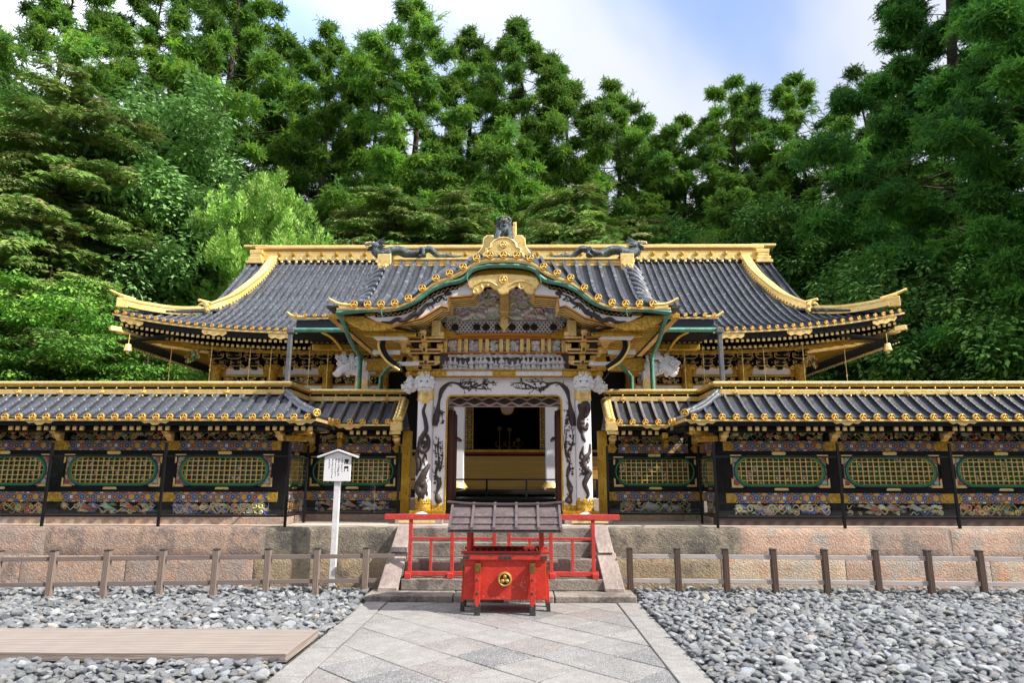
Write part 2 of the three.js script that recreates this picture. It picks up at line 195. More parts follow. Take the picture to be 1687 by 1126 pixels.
// ================================================================ ground, path, gravel, terrace, steps
{
  const soil = mat({ map: rep(cMottle([0.36, 0.34, 0.32], [0.30, 0.29, 0.28], [0.42, 0.40, 0.38], 401), 0.3), roughness: 0.95, bumpMap: rep(nPit, 0.6), bumpScale: 0.02 });
  const g = new THREE.PlaneGeometry(500, 500, 2, 2); g.rotateX(-PI / 2); g.translate(0, -0.03, 0);
  tag(part('ground', g, soil), null, null, null, 'structure');
  // terrace behind the retaining wall
  tag(part('terrace', [bx(-30, 30, 0, 1.192, -1.62, -40)], M.stCap), null, null, null, 'structure');
}
{ // diamond paved path
  const path = new THREE.Group(); path.name = 'path'; tag(path, null, null, null, 'structure'); scene.add(path); origin.set(path, V(0, 0, 0));
  const moss = mat({ map: rep(cMottle([0.27, 0.26, 0.20], [0.22, 0.225, 0.15], [0.33, 0.31, 0.26], 411, 8, 40), 1.2), roughness: 0.95, bumpMap: rep(nPit, 2), bumpScale: 0.01 });
  part('joint_bed', bx(-2.37, 2.37, -0.02, 0.006, 0.14, 13), moss, path);
  const r = rng(77);
  const clip = (P, f) => { const o = []; for (let i = 0; i < P.length; i++) { const a = P[i], b = P[(i + 1) % P.length], fa = f(a), fb = f(b); if (fa >= 0) o.push(a); if (fa * fb < 0) { const t = fa / (fa - fb); o.push([lerp(a[0], b[0], t), lerp(a[1], b[1], t)]); } } return o; };
  const slabAt = (P, m, y = 0.022) => {
    if (P.length < 3) return; let ar = 0; P.forEach((a, i) => { const b = P[(i + 1) % P.length]; ar += a[0] * b[1] - a[1] * b[0]; }); if (Math.abs(ar) < 0.02) return;
    const c = P.reduce((s, p) => [s[0] + p[0] / P.length, s[1] + p[1] / P.length], [0, 0]);
    const Q = P.map(([x, z]) => { const dx = x - c[0], dz = z - c[1], l = hyp(dx, dz), k = (l - 0.011 - r() * 0.006) / l; return [c[0] + dx * k, -(c[1] + dz * k)]; });
    const g = extr(poly(ar < 0 ? Q : Q.reverse()), 0.06, 0.006); g.rotateX(-PI / 2); const t = (r() - 0.5) * 0.006, t2 = (r() - 0.5) * 0.006;
    const p = g.attributes.position; for (let i = 0; i < p.count; i++) p.setY(i, p.getY(i) + y - 0.06 + (p.getX(i) - c[0]) * t + (p.getZ(i) - c[1]) * t2);
    const mesh = part('paving_slab', g, m, path); const uv = mesh.geometry.attributes.uv, ou = r() * 7, ov = r() * 7; for (let i = 0; i < uv.count; i++) uv.setXY(i, uv.getX(i) + ou, uv.getY(i) + ov);
  };
  for (let j = -1; j < 8; j++) for (let i = -5; i <= 5; i++) {
    const cx = i * 0.5, cz = 0.58 + (j + (i & 1 ? 0.5 : 0)) * 1.03, w = () => (r() - 0.5) * 0.02;
    let P = [[cx - 0.5, cz], [cx, cz - 0.515], [cx + 0.5, cz], [cx, cz + 0.515]].map(([x, z]) => [x + w(), z + w()]);
    P = clip(P, (p) => p[0] + 2.0); P = clip(P, (p) => 2.0 - p[0]); P = clip(P, (p) => p[1] - 0.145);
    const k = r(); slabAt(P, M.granite[k < 0.3 ? 0 : k < 0.5 ? 1 : k < 0.72 ? 2 : k < 0.82 ? 3 : 4]);
  }
  for (const s of [-1, 1]) { let z = 0.145; const L = s < 0 ? [1.75, 1.45, 1.22, 1.6, 1.9] : [1.78, 1.9, 1.3, 1.7, 1.3]; for (const l of L) { slabAt([[s * 2.01, z], [s * 2.385, z], [s * 2.385, z + l], [s * 2.01, z + l]], M.granite[(r() * 2) | 0 ? 0 : 4], 0.03); z += l; } }
}
{ // river stones on both sides: nobody could count them
  const shapes = [], r = rng(9);
  for (let v = 0; v < 6; v++) { const g = new THREE.IcosahedronGeometry(1, 2), p = g.attributes.position, o = r() * 90; const ax = 0.72 + r() * 0.3, sh = r() * 0.5; for (let i = 0; i < p.count; i++) { const x = p.getX(i), y = p.getY(i), z = p.getZ(i); const k = 1 + (fbm((x + 2) * 0.11 + o, (y + z * 1.3 + 3) * 0.11, 8, 2, v + 3) - 0.5) * 1.15; p.setXYZ(i, x * k * 1.2, y * k * (0.5 + 0.12 * sh), z * k * ax); } g.deleteAttribute('uv'); g.deleteAttribute('normal'); 
    const m = new Map(), key = (i) => [p.getX(i), p.getY(i), p.getZ(i)].map((q) => q.toFixed(3)).join(); g.computeVertexNormals(); const n = g.attributes.normal; for (let i = 0; i < p.count; i++) { const k = key(i); if (!m.has(k)) m.set(k, V(0, 0, 0)); m.get(k).add(V(n.getX(i), n.getY(i), n.getZ(i))); } for (let i = 0; i < p.count; i++) { const q = m.get(key(i)).clone().normalize(); n.setXYZ(i, q.x, q.y, q.z); }
    const q = fix(g); uvBox(q); shapes.push(q); }
  const pm = mat({ color: 0xffffff, roughness: 0.72, bumpMap: rep(nFine, 1), bumpScale: 0.03 });
  const put1 = [[], [], [], [], [], []], tm = new THREE.Matrix4(), q = new THREE.Quaternion(), e = new THREE.Euler();
  const inside = (x, z) => { const a = Math.abs(x); if (a < 2.4) return false; if (x < -2.3 && z > 2.72 && z < 4.12) return false; return true; };
  const add = (x, y, z, s) => { e.set((r() - 0.5) * 0.9, r() * TAU, (r() - 0.5) * 0.9); q.setFromEuler(e); const k = (r() * 6) | 0; put1[k].push([tm.compose(V(x, y, z), q, V(s, s * (0.9 + r() * 0.3), s)).clone(), r(), r()]); };
  for (const layer of [0, 1, 2]) for (let gx = -11.6; gx < 11.8; gx += 0.09) for (let gz = -1.08; gz < 6.3; gz += 0.09) {
    if (layer === 1 && r() < 0.25) continue; if (layer === 2 && r() < 0.9) continue;
    const x = gx + (r() - 0.5) * 0.09, z = gz + (r() - 0.5) * 0.09; if (!inside(x, z) || (z < 0.12 && Math.abs(x) < 2.5) || (z < -1.0)) continue;
    if (Math.abs(x) > 0.32 + 0.82 * (12.6 - z) && x > 0) continue; if (-x > -0.1 + 0.82 * (12.6 - z)) continue;
    const pile = 0.05 * sst(0.6, -0.9, z), s = (0.032 + r() * r() * 0.042) * (layer === 2 ? 1.25 : 1);
    add(x, [0.02, 0.062, 0.085][layer] + pile * r(), z, s);
  }
  const g = new THREE.Group(); g.name = 'river_gravel'; tag(g, 'loose grey river stones covering the court on both sides of the path', 'gravel', null, 'stuff'); scene.add(g);
  put1.forEach((L, k) => { const im = new THREE.InstancedMesh(shapes[k], pm, L.length); im.name = 'river_stones'; im.userData.kind = 'stuff'; L.forEach(([m, a, b], i) => { im.setMatrixAt(i, m); const l = 0.34 + a * a * 0.40; const c = b < 0.05 ? C(l * 1.08, l * 0.98, l * 0.90) : b < 0.32 ? C(l * 0.76, l * 0.82, l * 0.91) : b < 0.36 ? C(l * 0.34, l * 0.36, l * 0.4) : C(l * 0.95, l * 0.975, l); im.setColorAt(i, c); }); im.castShadow = im.receiveShadow = true; g.add(im); });
}
{ // retaining walls of the terrace
  const wall = (label, up, low, sgn, mu, ml) => {
    const t = thing('retaining_wall', label, 'stone wall', [(up[0] + up[up.length - 1]) / 2, 0, -1.1]); const r = rng(sgn + 8);
    const row = (xs, y0, y1, ms, zo) => { for (let i = 0; i < xs.length - 1; i++) { const w = xs[i + 1] - xs[i] - 0.016; const g = sheetBlock(xs[i] + 0.008, w, y0 + 0.004, y1 - y0 - 0.008, -1.1 + zo + (r() - 0.5) * 0.012, 0.52, (r() * 1000) | 0); const m = part('stone_block', g, ms[i % ms.length], t); const uv = m.geometry.attributes.uv, o = r() * 5; for (let k = 0; k < uv.count; k++) uv.setXY(k, uv.getX(k) + o, uv.getY(k) + o * 2); } };
    row(up, 0.655, 1.2, mu, 0); row(low, -0.02, 0.655, ml, 0.01);
    part('mortar', bx(up[0], up[up.length - 1], -0.02, 1.18, -1.116, -1.6), M.mortar, t);
  };
  function sheetBlock(x0, w, y0, h, z, d, seed) {
    const nx = Math.ceil(w / 0.1), ny = Math.ceil(h / 0.08);
    const bump = (u, v) => { const ed = Math.min(1, Math.min(u * w, (1 - u) * w, v * h, (1 - v) * h) / 0.035); return -0.018 * (1 - ed) * (1 - ed) + (fbm((x0 + u * w) * 0.09 + seed * 0.13, (y0 + v * h) * 0.09, 16, 4, seed, 0.6) - 0.5) * 0.016 * Math.min(1, ed); };
    return [sheet(nx, ny, (u, v) => [x0 + u * w, y0 + (1 - v) * h, z + bump(u, v)]), bx(x0, x0 + w, y0, y0 + h, z - 0.034, z - d)];
  }
  const P = M.stPink, O = M.stOrange, G = M.stGrey;
  wall('long stone retaining wall under the gilded wall, pinkish blocks, on the left of the steps', [-16, -9.1, -4.75, -2.06], [-16, -11.6, -9.5, -7.42, -4.9, -2.06], 1, [P[0], P[1], G[0]], [P[0], P[1], P[2], P[0], G[1]]);
  wall('long stone retaining wall with orange blocks on the right of the steps', [1.98, 4.62, 7.15, 8.72, 16], [1.98, 4.22, 6.62, 9.4, 16], 2, [G[0], O[0], O[1], O[0]], [G[1], O[2], O[0], O[2]]);
}
{ // steps with sloped cheek stones
  const t = thing('stone_steps', 'grey stone steps with sloping cheek stones leading up to the gate', 'steps', [-0.03, 0, -0.4]);
  const run = (y0, y1, z0, z1, xs, b = 0.02) => { for (let i = 0; i < xs.length - 1; i++) part('step_stone', bx(xs[i] + 0.004, xs[i + 1] - 0.004, y0, y1, z0, z1, b), M.stStep, t); };
  run(0, 0.13, 0.125, -0.56, [-2.43, -0.86, 0.92, 2.37], 0.025);
  run(0.13, 0.335, -0.38, -0.9, [-1.88, 0.6, 1.88]); run(0.335, 0.655, -0.68, -1.15, [-1.88, -0.5, 1.88]); run(0.655, 0.93, -0.94, -1.4, [-1.88, 0.9, 1.88]); run(0.93, 1.2, -1.1, -1.62, [-1.96, -0.2, 1.96]);
  for (const s of [-1, 1]) {
    const side = (pts, w, x) => { const g = extr(poly(pts.map(([z, y]) => [-z, y])), w, 0.012); g.rotateY(PI / 2); g.translate(x - w / 2, 0, 0); return g; };
    const lo = side([[-0.26, 0.13], [-0.26, 0.19], [-0.74, 0.77], [-1.08, 0.77], [-1.08, 0.13]], 0.36, 0), hi = side([[-0.69, 0.775], [-1.06, 1.235], [-1.5, 1.235], [-1.5, 0.775]], 0.30, 0);
    for (const g of [lo, hi]) { const p = g.attributes.position; for (let i = 0; i < p.count; i++) { const k = (p.getY(i) - 0.13) / 1.1; p.setX(i, s * (2.07 - 0.16 * k) + p.getX(i) - 0.03); } g.computeVertexNormals(); }
    part('cheek_stone', lo, M.stCheek, t); part('cheek_stone', hi, M.stCheek, t);
  }
}
{ // broad timber lying on the gravel
  const t = thing('timber_walkway', 'broad weathered timber plank lying on the gravel at the left of the path', 'plank', [-7, 0, 3.42]);
  part('plank', bx(-13, -2.42, 0.03, 0.135, 2.8, 4.06, 0.012), M.plank, t);
  for (const x of [-11, -8.2, -5.6, -3.0]) part('bearer', bx(x - 0.1, x + 0.1, 0.0, 0.03, 2.85, 4.0), M.postL, t);
}
{ // wooden fences
  const fence = (label, xs, z0, z1, end, pm, rm, ytop, dx) => {
    const zf = (x) => lerp(z0, z1, (x - xs[0]) / (xs[xs.length - 1] - xs[0])), t = thing('wooden_fence', label, 'fence', [(xs[0] + xs[xs.length - 1]) / 2, 0, zf((xs[0] + xs[xs.length - 1]) / 2)], 'low wooden fences before the retaining walls');
    const r = rng(xs.length + 3);
    for (const x of xs) { const g = bx(-0.052, 0.052, -0.02, ytop + r() * 0.02, -0.052, 0.052, 0.008); g.rotateZ((r() - 0.5) * 0.012); part('post', mv(g, x, 0, zf(x)), pm, t); part('post_cap', mv(bx(-0.056, 0.056, ytop + 0.006, ytop + 0.03, -0.056, 0.056, 0.004), x, 0, zf(x)), M.iron, t); }
    const a = end[0], b = end[1];
    for (const y of [ytop - 0.125, ytop - 0.56]) { const g = bx(0, b - a, y - 0.038, y + 0.038, -0.02, 0.02, 0.005); g.rotateY(-Math.atan2(zf(b) - zf(a), b - a)); part('rail', mv(g, a, 0, zf(a)), rm, t); }
  };
  fence('low weathered wooden fence of square posts and two rails, left of the steps', [-9.88, -8.97, -8.05, -7.13, -6.18, -5.25, -4.33, -3.45, -2.56], 0.28, -0.5, [-12, -1.98], M.postL, M.railL, 0.845, 0);
  fence('low dark-posted wooden fence with pale rails, right of the steps', [2.37, 3.26, 4.14, 5.02, 5.95, 6.87, 7.8, 8.72, 9.64], -0.62, -0.32, [2.2, 11.5], M.postR, M.railR, 0.845, 0);
}
// ================================================================ carving: curls, leaves, waves, birds, each its own solid
const PAL0 = {
  rich: [[0.52, 0.38, 0.13], [0.46, 0.33, 0.12], [0.40, 0.30, 0.13], [0.50, 0.37, 0.16], [0.06, 0.19, 0.09], [0.30, 0.07, 0.04], [0.44, 0.40, 0.30], [0.10, 0.15, 0.11]],
  gilt: [[0.48, 0.35, 0.11], [0.40, 0.28, 0.09], [0.44, 0.32, 0.12], [0.10, 0.18, 0.09], [0.26, 0.07, 0.04]],
  white: [[0.76, 0.75, 0.77], [0.80, 0.79, 0.80], [0.70, 0.68, 0.71], [0.77, 0.76, 0.77]],
  wave: [[0.56, 0.45, 0.24], [0.48, 0.40, 0.24], [0.52, 0.42, 0.22], [0.08, 0.14, 0.42], [0.62, 0.58, 0.48], [0.40, 0.36, 0.24], [0.50, 0.42, 0.26]],
  grass: [[0.20, 0.28, 0.13], [0.28, 0.32, 0.18], [0.46, 0.38, 0.18], [0.5, 0.42, 0.2], [0.42, 0.40, 0.30]],
};
const PAL = {}; for (const k in PAL0) PAL[k] = PAL0[k].map((c) => c.map((v) => k === 'white' ? v : Math.min(0.85, v * 1.4)));
function curl(x, y, z, R, a, turns, w, c, s = 1) { const P = []; for (let i = 0; i <= 13; i++) { const t = i / 13, r = R * (1 - 0.86 * t), th = a + s * t * turns * TAU; P.push(V(x + r * cos(th), y + r * sin(th), z + 0.25 * R * sin(t * PI))); } return tint(sweep(P, (t) => w * (0.5 + 0.9 * sin(PI * (0.1 + 0.8 * t))), 5), c); }
function leaf(x, y, z, l, w, a, c, d = 0.5) { const g = new THREE.SphereGeometry(1, 7, 5); g.scale(l, w, w * d); const p = g.attributes.position; for (let i = 0; i < p.count; i++) { const u = p.getX(i) / l; p.setY(i, p.getY(i) * (1 - 0.45 * u) + w * 0.5 * u * u); } g.computeVertexNormals(); return tint(mv(g, x, y, z, 0, 0, a), c); }
function arcs(x, y, z, R, a0, a1, w, c, n = 3) { const o = []; for (let k = 0; k < n; k++) { const r = R * (1 - k * 0.26), P = []; for (let i = 0; i <= 9; i++) { const th = lerp(a0, a1, i / 9); P.push(V(x + r * cos(th) * 1.5, y + r * sin(th), z + k * 0.004)); } o.push(tint(sweep(P, (t) => w * (0.45 + 0.7 * sin(PI * t)), 5), c)); } return o; }
function bird(x, y, z, s, f, c, wing) { return [leaf(x, y, z, s * 1.0, s * 0.36, f > 0 ? -0.35 : PI + 0.35, c, 0.8), tint(ell(s * 0.2, s * 0.19, s * 0.18, x + f * s * 1.0, y - s * 0.42, z + 0.01, 7), c), leaf(x + f * s * 1.25, y - s * 0.5, z + 0.01, s * 0.16, s * 0.05, f > 0 ? -0.2 : PI + 0.2, [0.4, 0.35, 0.2]), ...[0, 1, 2].map((k) => leaf(x - f * s * (0.25 + 0.28 * k), y + s * (0.42 - 0.12 * k), z + 0.012 * k, s * (0.9 - k * 0.15), s * 0.14, f > 0 ? 2.5 + k * 0.2 : 0.6 - k * 0.2, wing)), leaf(x - f * s * 1.1, y + s * 0.2, z, s * 0.5, s * 0.12, f > 0 ? 2.9 : 0.25, wing)]; }
// fills a w x h field whose lower left corner is 0,0 (facing +z)
function carving(w, h, seed, pal, n, kinds = 'clw', sz = 1, test) {
  const r = rng(seed), o = []; const P = PAL[pal];
  for (let i = 0; i < n; i++) {
    let x = r() * w, y = r() * h, q = 0; if (test) while (!test(x, y) && q++ < 30) { x = r() * w; y = r() * h; }
    const s = h * (0.14 + 0.18 * r()) * sz, c = P[(r() * P.length) | 0].map((v) => v * (0.75 + 0.5 * r())), z = r() * 0.03, k = kinds[(r() * kinds.length) | 0];
    x = clamp(x, s * 0.9, w - s * 0.9); y = clamp(y, s * 0.9, Math.max(s * 0.9, h - s * 0.9));
    if (k === 'c') o.push(curl(x, y, z, s, r() * TAU, 1.2 + r() * 0.5, s * 0.17, c, r() < 0.5 ? 1 : -1));
    else if (k === 'l') { const a = r() * TAU; for (let j = 0; j < 3; j++) o.push(leaf(x + cos(a + j * 0.8) * s * 0.4, y + sin(a + j * 0.8) * s * 0.4, z + j * 0.006, s * 0.62, s * 0.26, a + j * 0.8, c)); }
    else if (k === 'w') o.push(arcs(x, y - s * 0.4, z, s, 0.25, PI - 0.25, s * 0.12, c, 3));
    else if (k === 'f') { for (let j = 0; j < 5; j++) o.push(tint(ell(s * 0.3, s * 0.3, s * 0.16, x + cos(j * TAU / 5) * s * 0.36, y + sin(j * TAU / 5) * s * 0.36, z, 6), c)); o.push(tint(ell(s * 0.16, s * 0.16, s * 0.16, x, y, z + s * 0.1, 6), [0.5, 0.36, 0.1])); }
    else if (k === 'v') { const f = r() < 0.5 ? 1 : -1, L = s * 2.6, Q = []; for (let j = 0; j <= 12; j++) Q.push(V(clamp(x + f * (j / 12 - 0.5) * L * 2, 0.01, w - 0.01), clamp(y + s * 0.8 * sin(j * 0.75 + i), 0.01, h - 0.01), z + 0.01)); o.push(tint(sweep(Q, (t) => s * 0.13 * (0.4 + sin(PI * t)), 5), c)); }
    else if (k === 'g') { const a = 0.3 + r() * 0.5, f = r() < 0.5 ? 1 : -1; o.push(tint(sweep(curve([[x - f * s * 1.6, y - s * 0.5, z], [x, y, z + 0.012], [x + f * s * 1.7, y + s * a, z]], 8), (t) => s * 0.1 * (1.1 - t), 5), c)); }
  }
  return o;
}
// the three-leaved round crest, facing +z, radius 1
function crest(R, d) { const o = [mv(new THREE.TorusGeometry(R * 0.86, R * 0.13, 6, 20), 0, 0, d * 0.5)]; for (let k = 0; k < 3; k++) { const a = PI / 2 + k * TAU / 3, g = new THREE.SphereGeometry(1, 8, 6); g.scale(R * 0.30, R * 0.34, d * 0.7); o.push(mv(g, cos(a) * R * 0.38, sin(a) * R * 0.38, d * 0.35, 0, 0, a - PI / 2)); } return o; }
const endDisc = (R) => { const c = cyl(R, R * 0.98, 0.03, 0, 0, 0, 18); c.rotateX(PI / 2); return shared([tint(c, [1, 1, 1]), tint(cyl(R * 0.76, R * 0.76, 0.004, 0, 0, 0, 14).rotateX(PI / 2).translate(0, 0, 0.0155), [0.26, 0.22, 0.18]), ...crest(R, 0.018).map((g) => tint(g.translate(0, 0, 0.014), [1, 1, 1]))]); };

// ---------------------------------------------------------------- painted hexagon bands
const hexTex = canvasTex(2048, 224, (g, W, H) => {
  g.fillStyle = '#1a6cc4'; g.fillRect(0, 0, W, H);
  const px = 128, R = 73, cols = [['#e0a52c', '#e0a52c', '#e0a52c'], ['#2f6ab0', '#f0c060', '#4a3a1e'], ['#f4ece2', '#a98b68', '#5a4438'], ['#c8582a', '#f4cc80', '#5e4a1e'], ['#d9a86c', '#35507e', '#6a4a30'], ['#b08a44', '#f0d898', '#3a3020'], ['#e6b878', '#b05a2a', '#6a4422'], ['#3f86c0', '#e8c080', '#22303c']];
  const hex = (x, y, r) => { g.beginPath(); for (let k = 0; k < 6; k++) { const a = PI / 6 + k * PI / 3; g.lineTo(x + r * cos(a), y + r * sin(a)); } g.closePath(); };
  const order = [0, 1, 2, 3, 7, 5, 1, 6, 4, 2, 3, 1, 5, 0, 7, 3];
  for (let row = -1; row <= 1; row++) for (let i = -1; i <= 16; i++) {
    const x = (i + (row ? 0.5 : 0)) * px, y = H / 2 + row * 110, c = cols[order[(i + 16 + row * 5 + 16) % 16]];
    hex(x, y, R - 7); g.fillStyle = '#d8a850'; g.fill(); hex(x, y, R - 14); g.fillStyle = c[2]; g.fill();
    g.fillStyle = c[0]; for (let k = 0; k < 4; k++) { g.beginPath(); g.arc(x + cos(k * PI / 2 + PI / 4) * 20, y + sin(k * PI / 2 + PI / 4) * 20, 20, 0, TAU); g.fill(); } g.fillStyle = c[1]; g.beginPath(); g.arc(x, y, 11, 0, TAU); g.fill();
  }
});
M.hex = phys({ map: hexTex, roughness: 0.75, specularIntensity: 0.4 });
M.floral = mat({ map: rep(tex(256, (u, v) => { const a = fbm(u, v, 24, 2, 511), b = fbm(u, v, 12, 3, 521); let q = a > 0.5 ? [0.80, 0.66, 0.58] : [0.52, 0.38, 0.34]; if (b > 0.62) q = [0.86, 0.73, 0.60]; if (b < 0.33) q = [0.46, 0.32, 0.29]; return q; }, true), 2.4), roughness: 0.7, bumpMap: rep(tex(256, (u, v) => fbm(u, v, 24, 2, 511)), 2.4), bumpScale: 0.01 });
M.green = mat({ color: C(0.01, 0.27, 0.10), roughness: 0.4 }); M.blue = mat({ color: C(0.018, 0.045, 0.18), roughness: 0.45 });
M.maroon = mat({ color: C(0.03, 0.012, 0.012), roughness: 0.6 });
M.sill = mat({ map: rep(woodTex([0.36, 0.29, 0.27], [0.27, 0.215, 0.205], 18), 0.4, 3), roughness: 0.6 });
function band(name, x0, x1, y0, y1, z, T, parent) { const g = bx(x0, x1, y0, y1, z - 0.04, z, 0.004), q = merge([g]); uvBox(q); const u = q.attributes.uv; for (let i = 0; i < u.count; i++) u.setXY(i, (u.getX(i) - x0) / 1.888, (u.getY(i) - y0) / (y1 - y0)); q.userData.boxed = true; part(name, T(q), M.hex, parent); }
const stadium = (hw, hh, n = 14) => { const P = [], c = hw - hh * 1.05, rx = hh * 1.05; for (let k = 0; k <= n; k++) { const a = -PI / 2 + PI * k / n; P.push([c + rx * cos(a), hh * sin(a)]); } for (let k = 0; k <= n; k++) { const a = PI / 2 + PI * k / n; P.push([-c + rx * cos(a), hh * sin(a)]); } return P; };
const stadH = (x, hw, hh) => { const c = hw - hh * 1.05, d = Math.abs(x) - c; return d <= 0 ? hh : hh * Math.sqrt(Math.max(0, 1 - (d / (hh * 1.05)) ** 2)); };

const Y = { top: 3.2, fr: 2.96, h1t: 2.95, h1b: 2.735, wt: 2.64, wb: 1.99, h2t: 1.855, h2b: 1.645, cb: 1.39, sb: 1.335 };
const BIRDC = [[0.42, 0.12, 0.06], [0.32, 0.52, 0.42], [0.45, 0.13, 0.08], [0.40, 0.22, 0.18], [0.36, 0.44, 0.42]];
function wallBay(t, cx, cz, ang, w, seed, kind) {
  const T = (g) => { (Array.isArray(g) ? g.flat(4) : [g]).forEach((q) => { q.rotateY(ang); q.translate(cx, 0, cz); }); return g; }, r = rng(seed * 31 + 5), h = w / 2, fw = h - 0.17;
  part('backing_board', T([bx(-h, h, Y.sb, Y.top, -0.14, -0.05)]), M.blackMatt, t);
  // upper frieze, lower frieze
  const fz = merge(carving(w - 0.34, 0.21, seed * 7 + 1, 'rich', 84, 'cvclvf', 1.0)); part('carved_frieze', T(fz.translate(-h + 0.17, Y.fr, -0.045)), M.carveGloss, t);
  const lw = w - 0.36, list = [];
  if (kind === 'bird') { for (let k = 0; k < 3; k++) list.push(bird(lw * (0.27 + 0.23 * k), 0.14, 0.045, 0.14, 1, BIRDC[(k + (seed & 1) * 2) % 5], [0.40, 0.42, 0.40])); list.push(carving(lw, 0.24, seed * 7 + 2, 'wave', 52, 'wvwc', 1)); }
  else if (kind === 'wave') { list.push(carving(lw, 0.24, seed * 7 + 2, 'wave', 84, 'cwvwv', 1.15)); }
  else if (kind === 'cat') { list.push(tint(ell(0.19, 0.085, 0.05, lw * 0.46, 0.11, 0.03, 10), [0.36, 0.35, 0.36]), tint(ell(0.07, 0.065, 0.05, lw * 0.62, 0.13, 0.045, 10), [0.40, 0.39, 0.40]), tint(sweep(curve([[lw * 0.36, 0.1, 0.02], [lw * 0.30, 0.05, 0.03], [lw * 0.24, 0.06, 0.03]], 8), 0.017, 6), [0.36, 0.35, 0.36]), tint(ell(0.12, 0.06, 0.04, lw * 0.76, 0.10, 0.03, 10), [0.34, 0.33, 0.34]), leaf(lw * 0.12, 0.15, 0.02, 0.13, 0.035, 0.3, [0.5, 0.16, 0.08]), leaf(lw * 0.17, 0.07, 0.02, 0.14, 0.035, 0.35, [0.5, 0.17, 0.09])); list.push(carving(lw, 0.24, seed * 7 + 2, 'grass', 76, 'gvglv', 1)); }
  else list.push(carving(lw, 0.24, seed * 7 + 2, 'rich', 84, 'cvlcv', 1.1));
  const lz = merge(list); part('carved_panel', T(lz.translate(-lw / 2, Y.cb + 0.005, -0.04)), M.carveGloss, t);
  part('panel_ledge', T(bx(-h, h, Y.sb, Y.cb, -0.1, 0.05, 0.006)), M.sill, t);
  // painted bands
  band('pattern_band', -h + 0.16, h - 0.16, Y.h1b, Y.h1t, 0.01, T, t); band('pattern_band', -h + 0.16, h - 0.16, Y.h2b, Y.h2t, 0.02, T, t);
  part('beam', T(bx(-h, h, Y.wt, Y.h1b - 0.003, -0.06, 0.024, 0.004)), M.black, t); part('beam', T([bx(-h, h, Y.h2t + 0.003, Y.wb - 0.03, -0.06, 0.03, 0.004), bx(-h, h, Y.h2t + 0.03, Y.h2t + 0.052, 0.02, 0.046, 0.004)]), M.black, t);
  for (const y of [Y.wt + 0.045, Y.wb - 0.065]) part('gold_fitting', T(extr(poly(stadium(0.15, 0.034, 6)), 0.012, 0.003, 0.025).translate(0, y, 0)), M.gold, t);
  for (const y of [Y.h1b, Y.h2b]) for (const s of [-1, 1]) part('gold_end_plate', T([extr(poly([[s * (h - 0.001), 0.005], [s * (h - 0.17), 0.005], [s * (h - 0.245), 0.105], [s * (h - 0.17), 0.205], [s * (h - 0.001), 0.205]]), 0.014, 0.003, y > 2 ? 0.0125 : 0.0225).translate(0, y, 0)]), M.goldChased, t);
  // oval lattice window
  const cy = (Y.wt + Y.wb) / 2 - 0.005, hh = 0.298, hw = Math.min(0.93, fw - 0.03), S = stadium(hw, hh), wy = (Y.wt - Y.wb) / 2;
  const pane = poly([[-fw, -wy], [fw, -wy], [fw, wy], [-fw, wy]]); const hole = new THREE.Path(); S.forEach(([x, y], i) => i ? hole.lineTo(x, y) : hole.moveTo(x, y)); hole.closePath(); pane.holes.push(hole);
  const win = new THREE.Group(); win.name = 'window'; const o = origin.get(t), wc = V(0, cy, 0).applyAxisAngle(V(0, 1, 0), ang).add(V(cx, 0, cz)); win.position.copy(wc).sub(o); origin.set(win, wc.clone()); t.add(win);
  part('window_surround', T(extr(pane, 0.03, 0, -0.035, 2).translate(0, cy, 0)), M.floral, win);
  const ring = (dx, rad, z) => { const P = stadium(hw + dx, hh + dx); P.push(P[0]); return sweep(P.map(([x, y]) => V(x, y + cy, z)), rad, 6, { cap: false }); };
  part('window_rim', T(ring(0.006, 0.026, 0.0)), M.green, win); part('window_rim', T(ring(0.036, 0.016, -0.004)), M.blue, win); part('window_rim', T(ring(-0.022, 0.011, -0.006)), M.goldOld, win);
  const bars = []; const nx = Math.round(hw * 2 / 0.117), ny = 6;
  for (let i = 1; i < nx; i++) { const x = -hw + i * 2 * hw / nx, q = stadH(x, hw, hh); bars.push(bx(x - 0.0095, x + 0.0095, cy - q, cy + q, -0.04, -0.014)); }
  for (let j = 1; j < ny; j++) { const y = -hh + j * 2 * hh / ny; let a = hw; while (a > 0 && stadH(a, hw, hh) < Math.abs(y)) a -= 0.01; bars.push(bx(-a, a, cy + y - 0.0095, cy + y + 0.0095, -0.037, -0.011)); }
  part('lattice', T(bars), M.gold, win);
  part('window_back', T(bx(-hw, hw, cy - hh, cy + hh, -0.049, -0.0465)), M.maroon, win);
  const dots = []; for (let i = 0; i < nx; i++) for (let j = 0; j < ny; j++) { const x = -hw + (i + 0.5) * 2 * hw / nx, y = -hh + (j + 0.5) * 2 * hh / ny; if (stadH(x, hw, hh) < Math.abs(y)) continue; const k = r(), c = r() < 0.09 ? [0.5, 0.5, 0.47] : k < 0.7 ? [0.015, 0.15, 0.07] : k < 0.85 ? [0.02, 0.06, 0.03] : [0.10, 0.03, 0.03]; dots.push(leaf(x + 0.012, cy + y - 0.012, -0.045, 0.045, 0.02, -0.8 + (r() < 0.2 ? 1.6 : 0), c), leaf(x + 0.02, cy + y + 0.015, -0.046, 0.03, 0.014, 0.7, c.map((q) => q * 0.6))); }
  part('carved_backing', T(dots), M.carve, win);
  part('green_bow', T([-1, 1].flatMap((s) => [tint(ell(0.05, 0.028, 0.016, s * 0.055, cy + hh - 0.022, 0.022, 7), [0.01, 0.2, 0.08]), tint(ell(0.035, 0.024, 0.014, s * 0.11, cy + hh - 0.016, 0.02, 6), [0.01, 0.2, 0.08])])), M.carve, win);
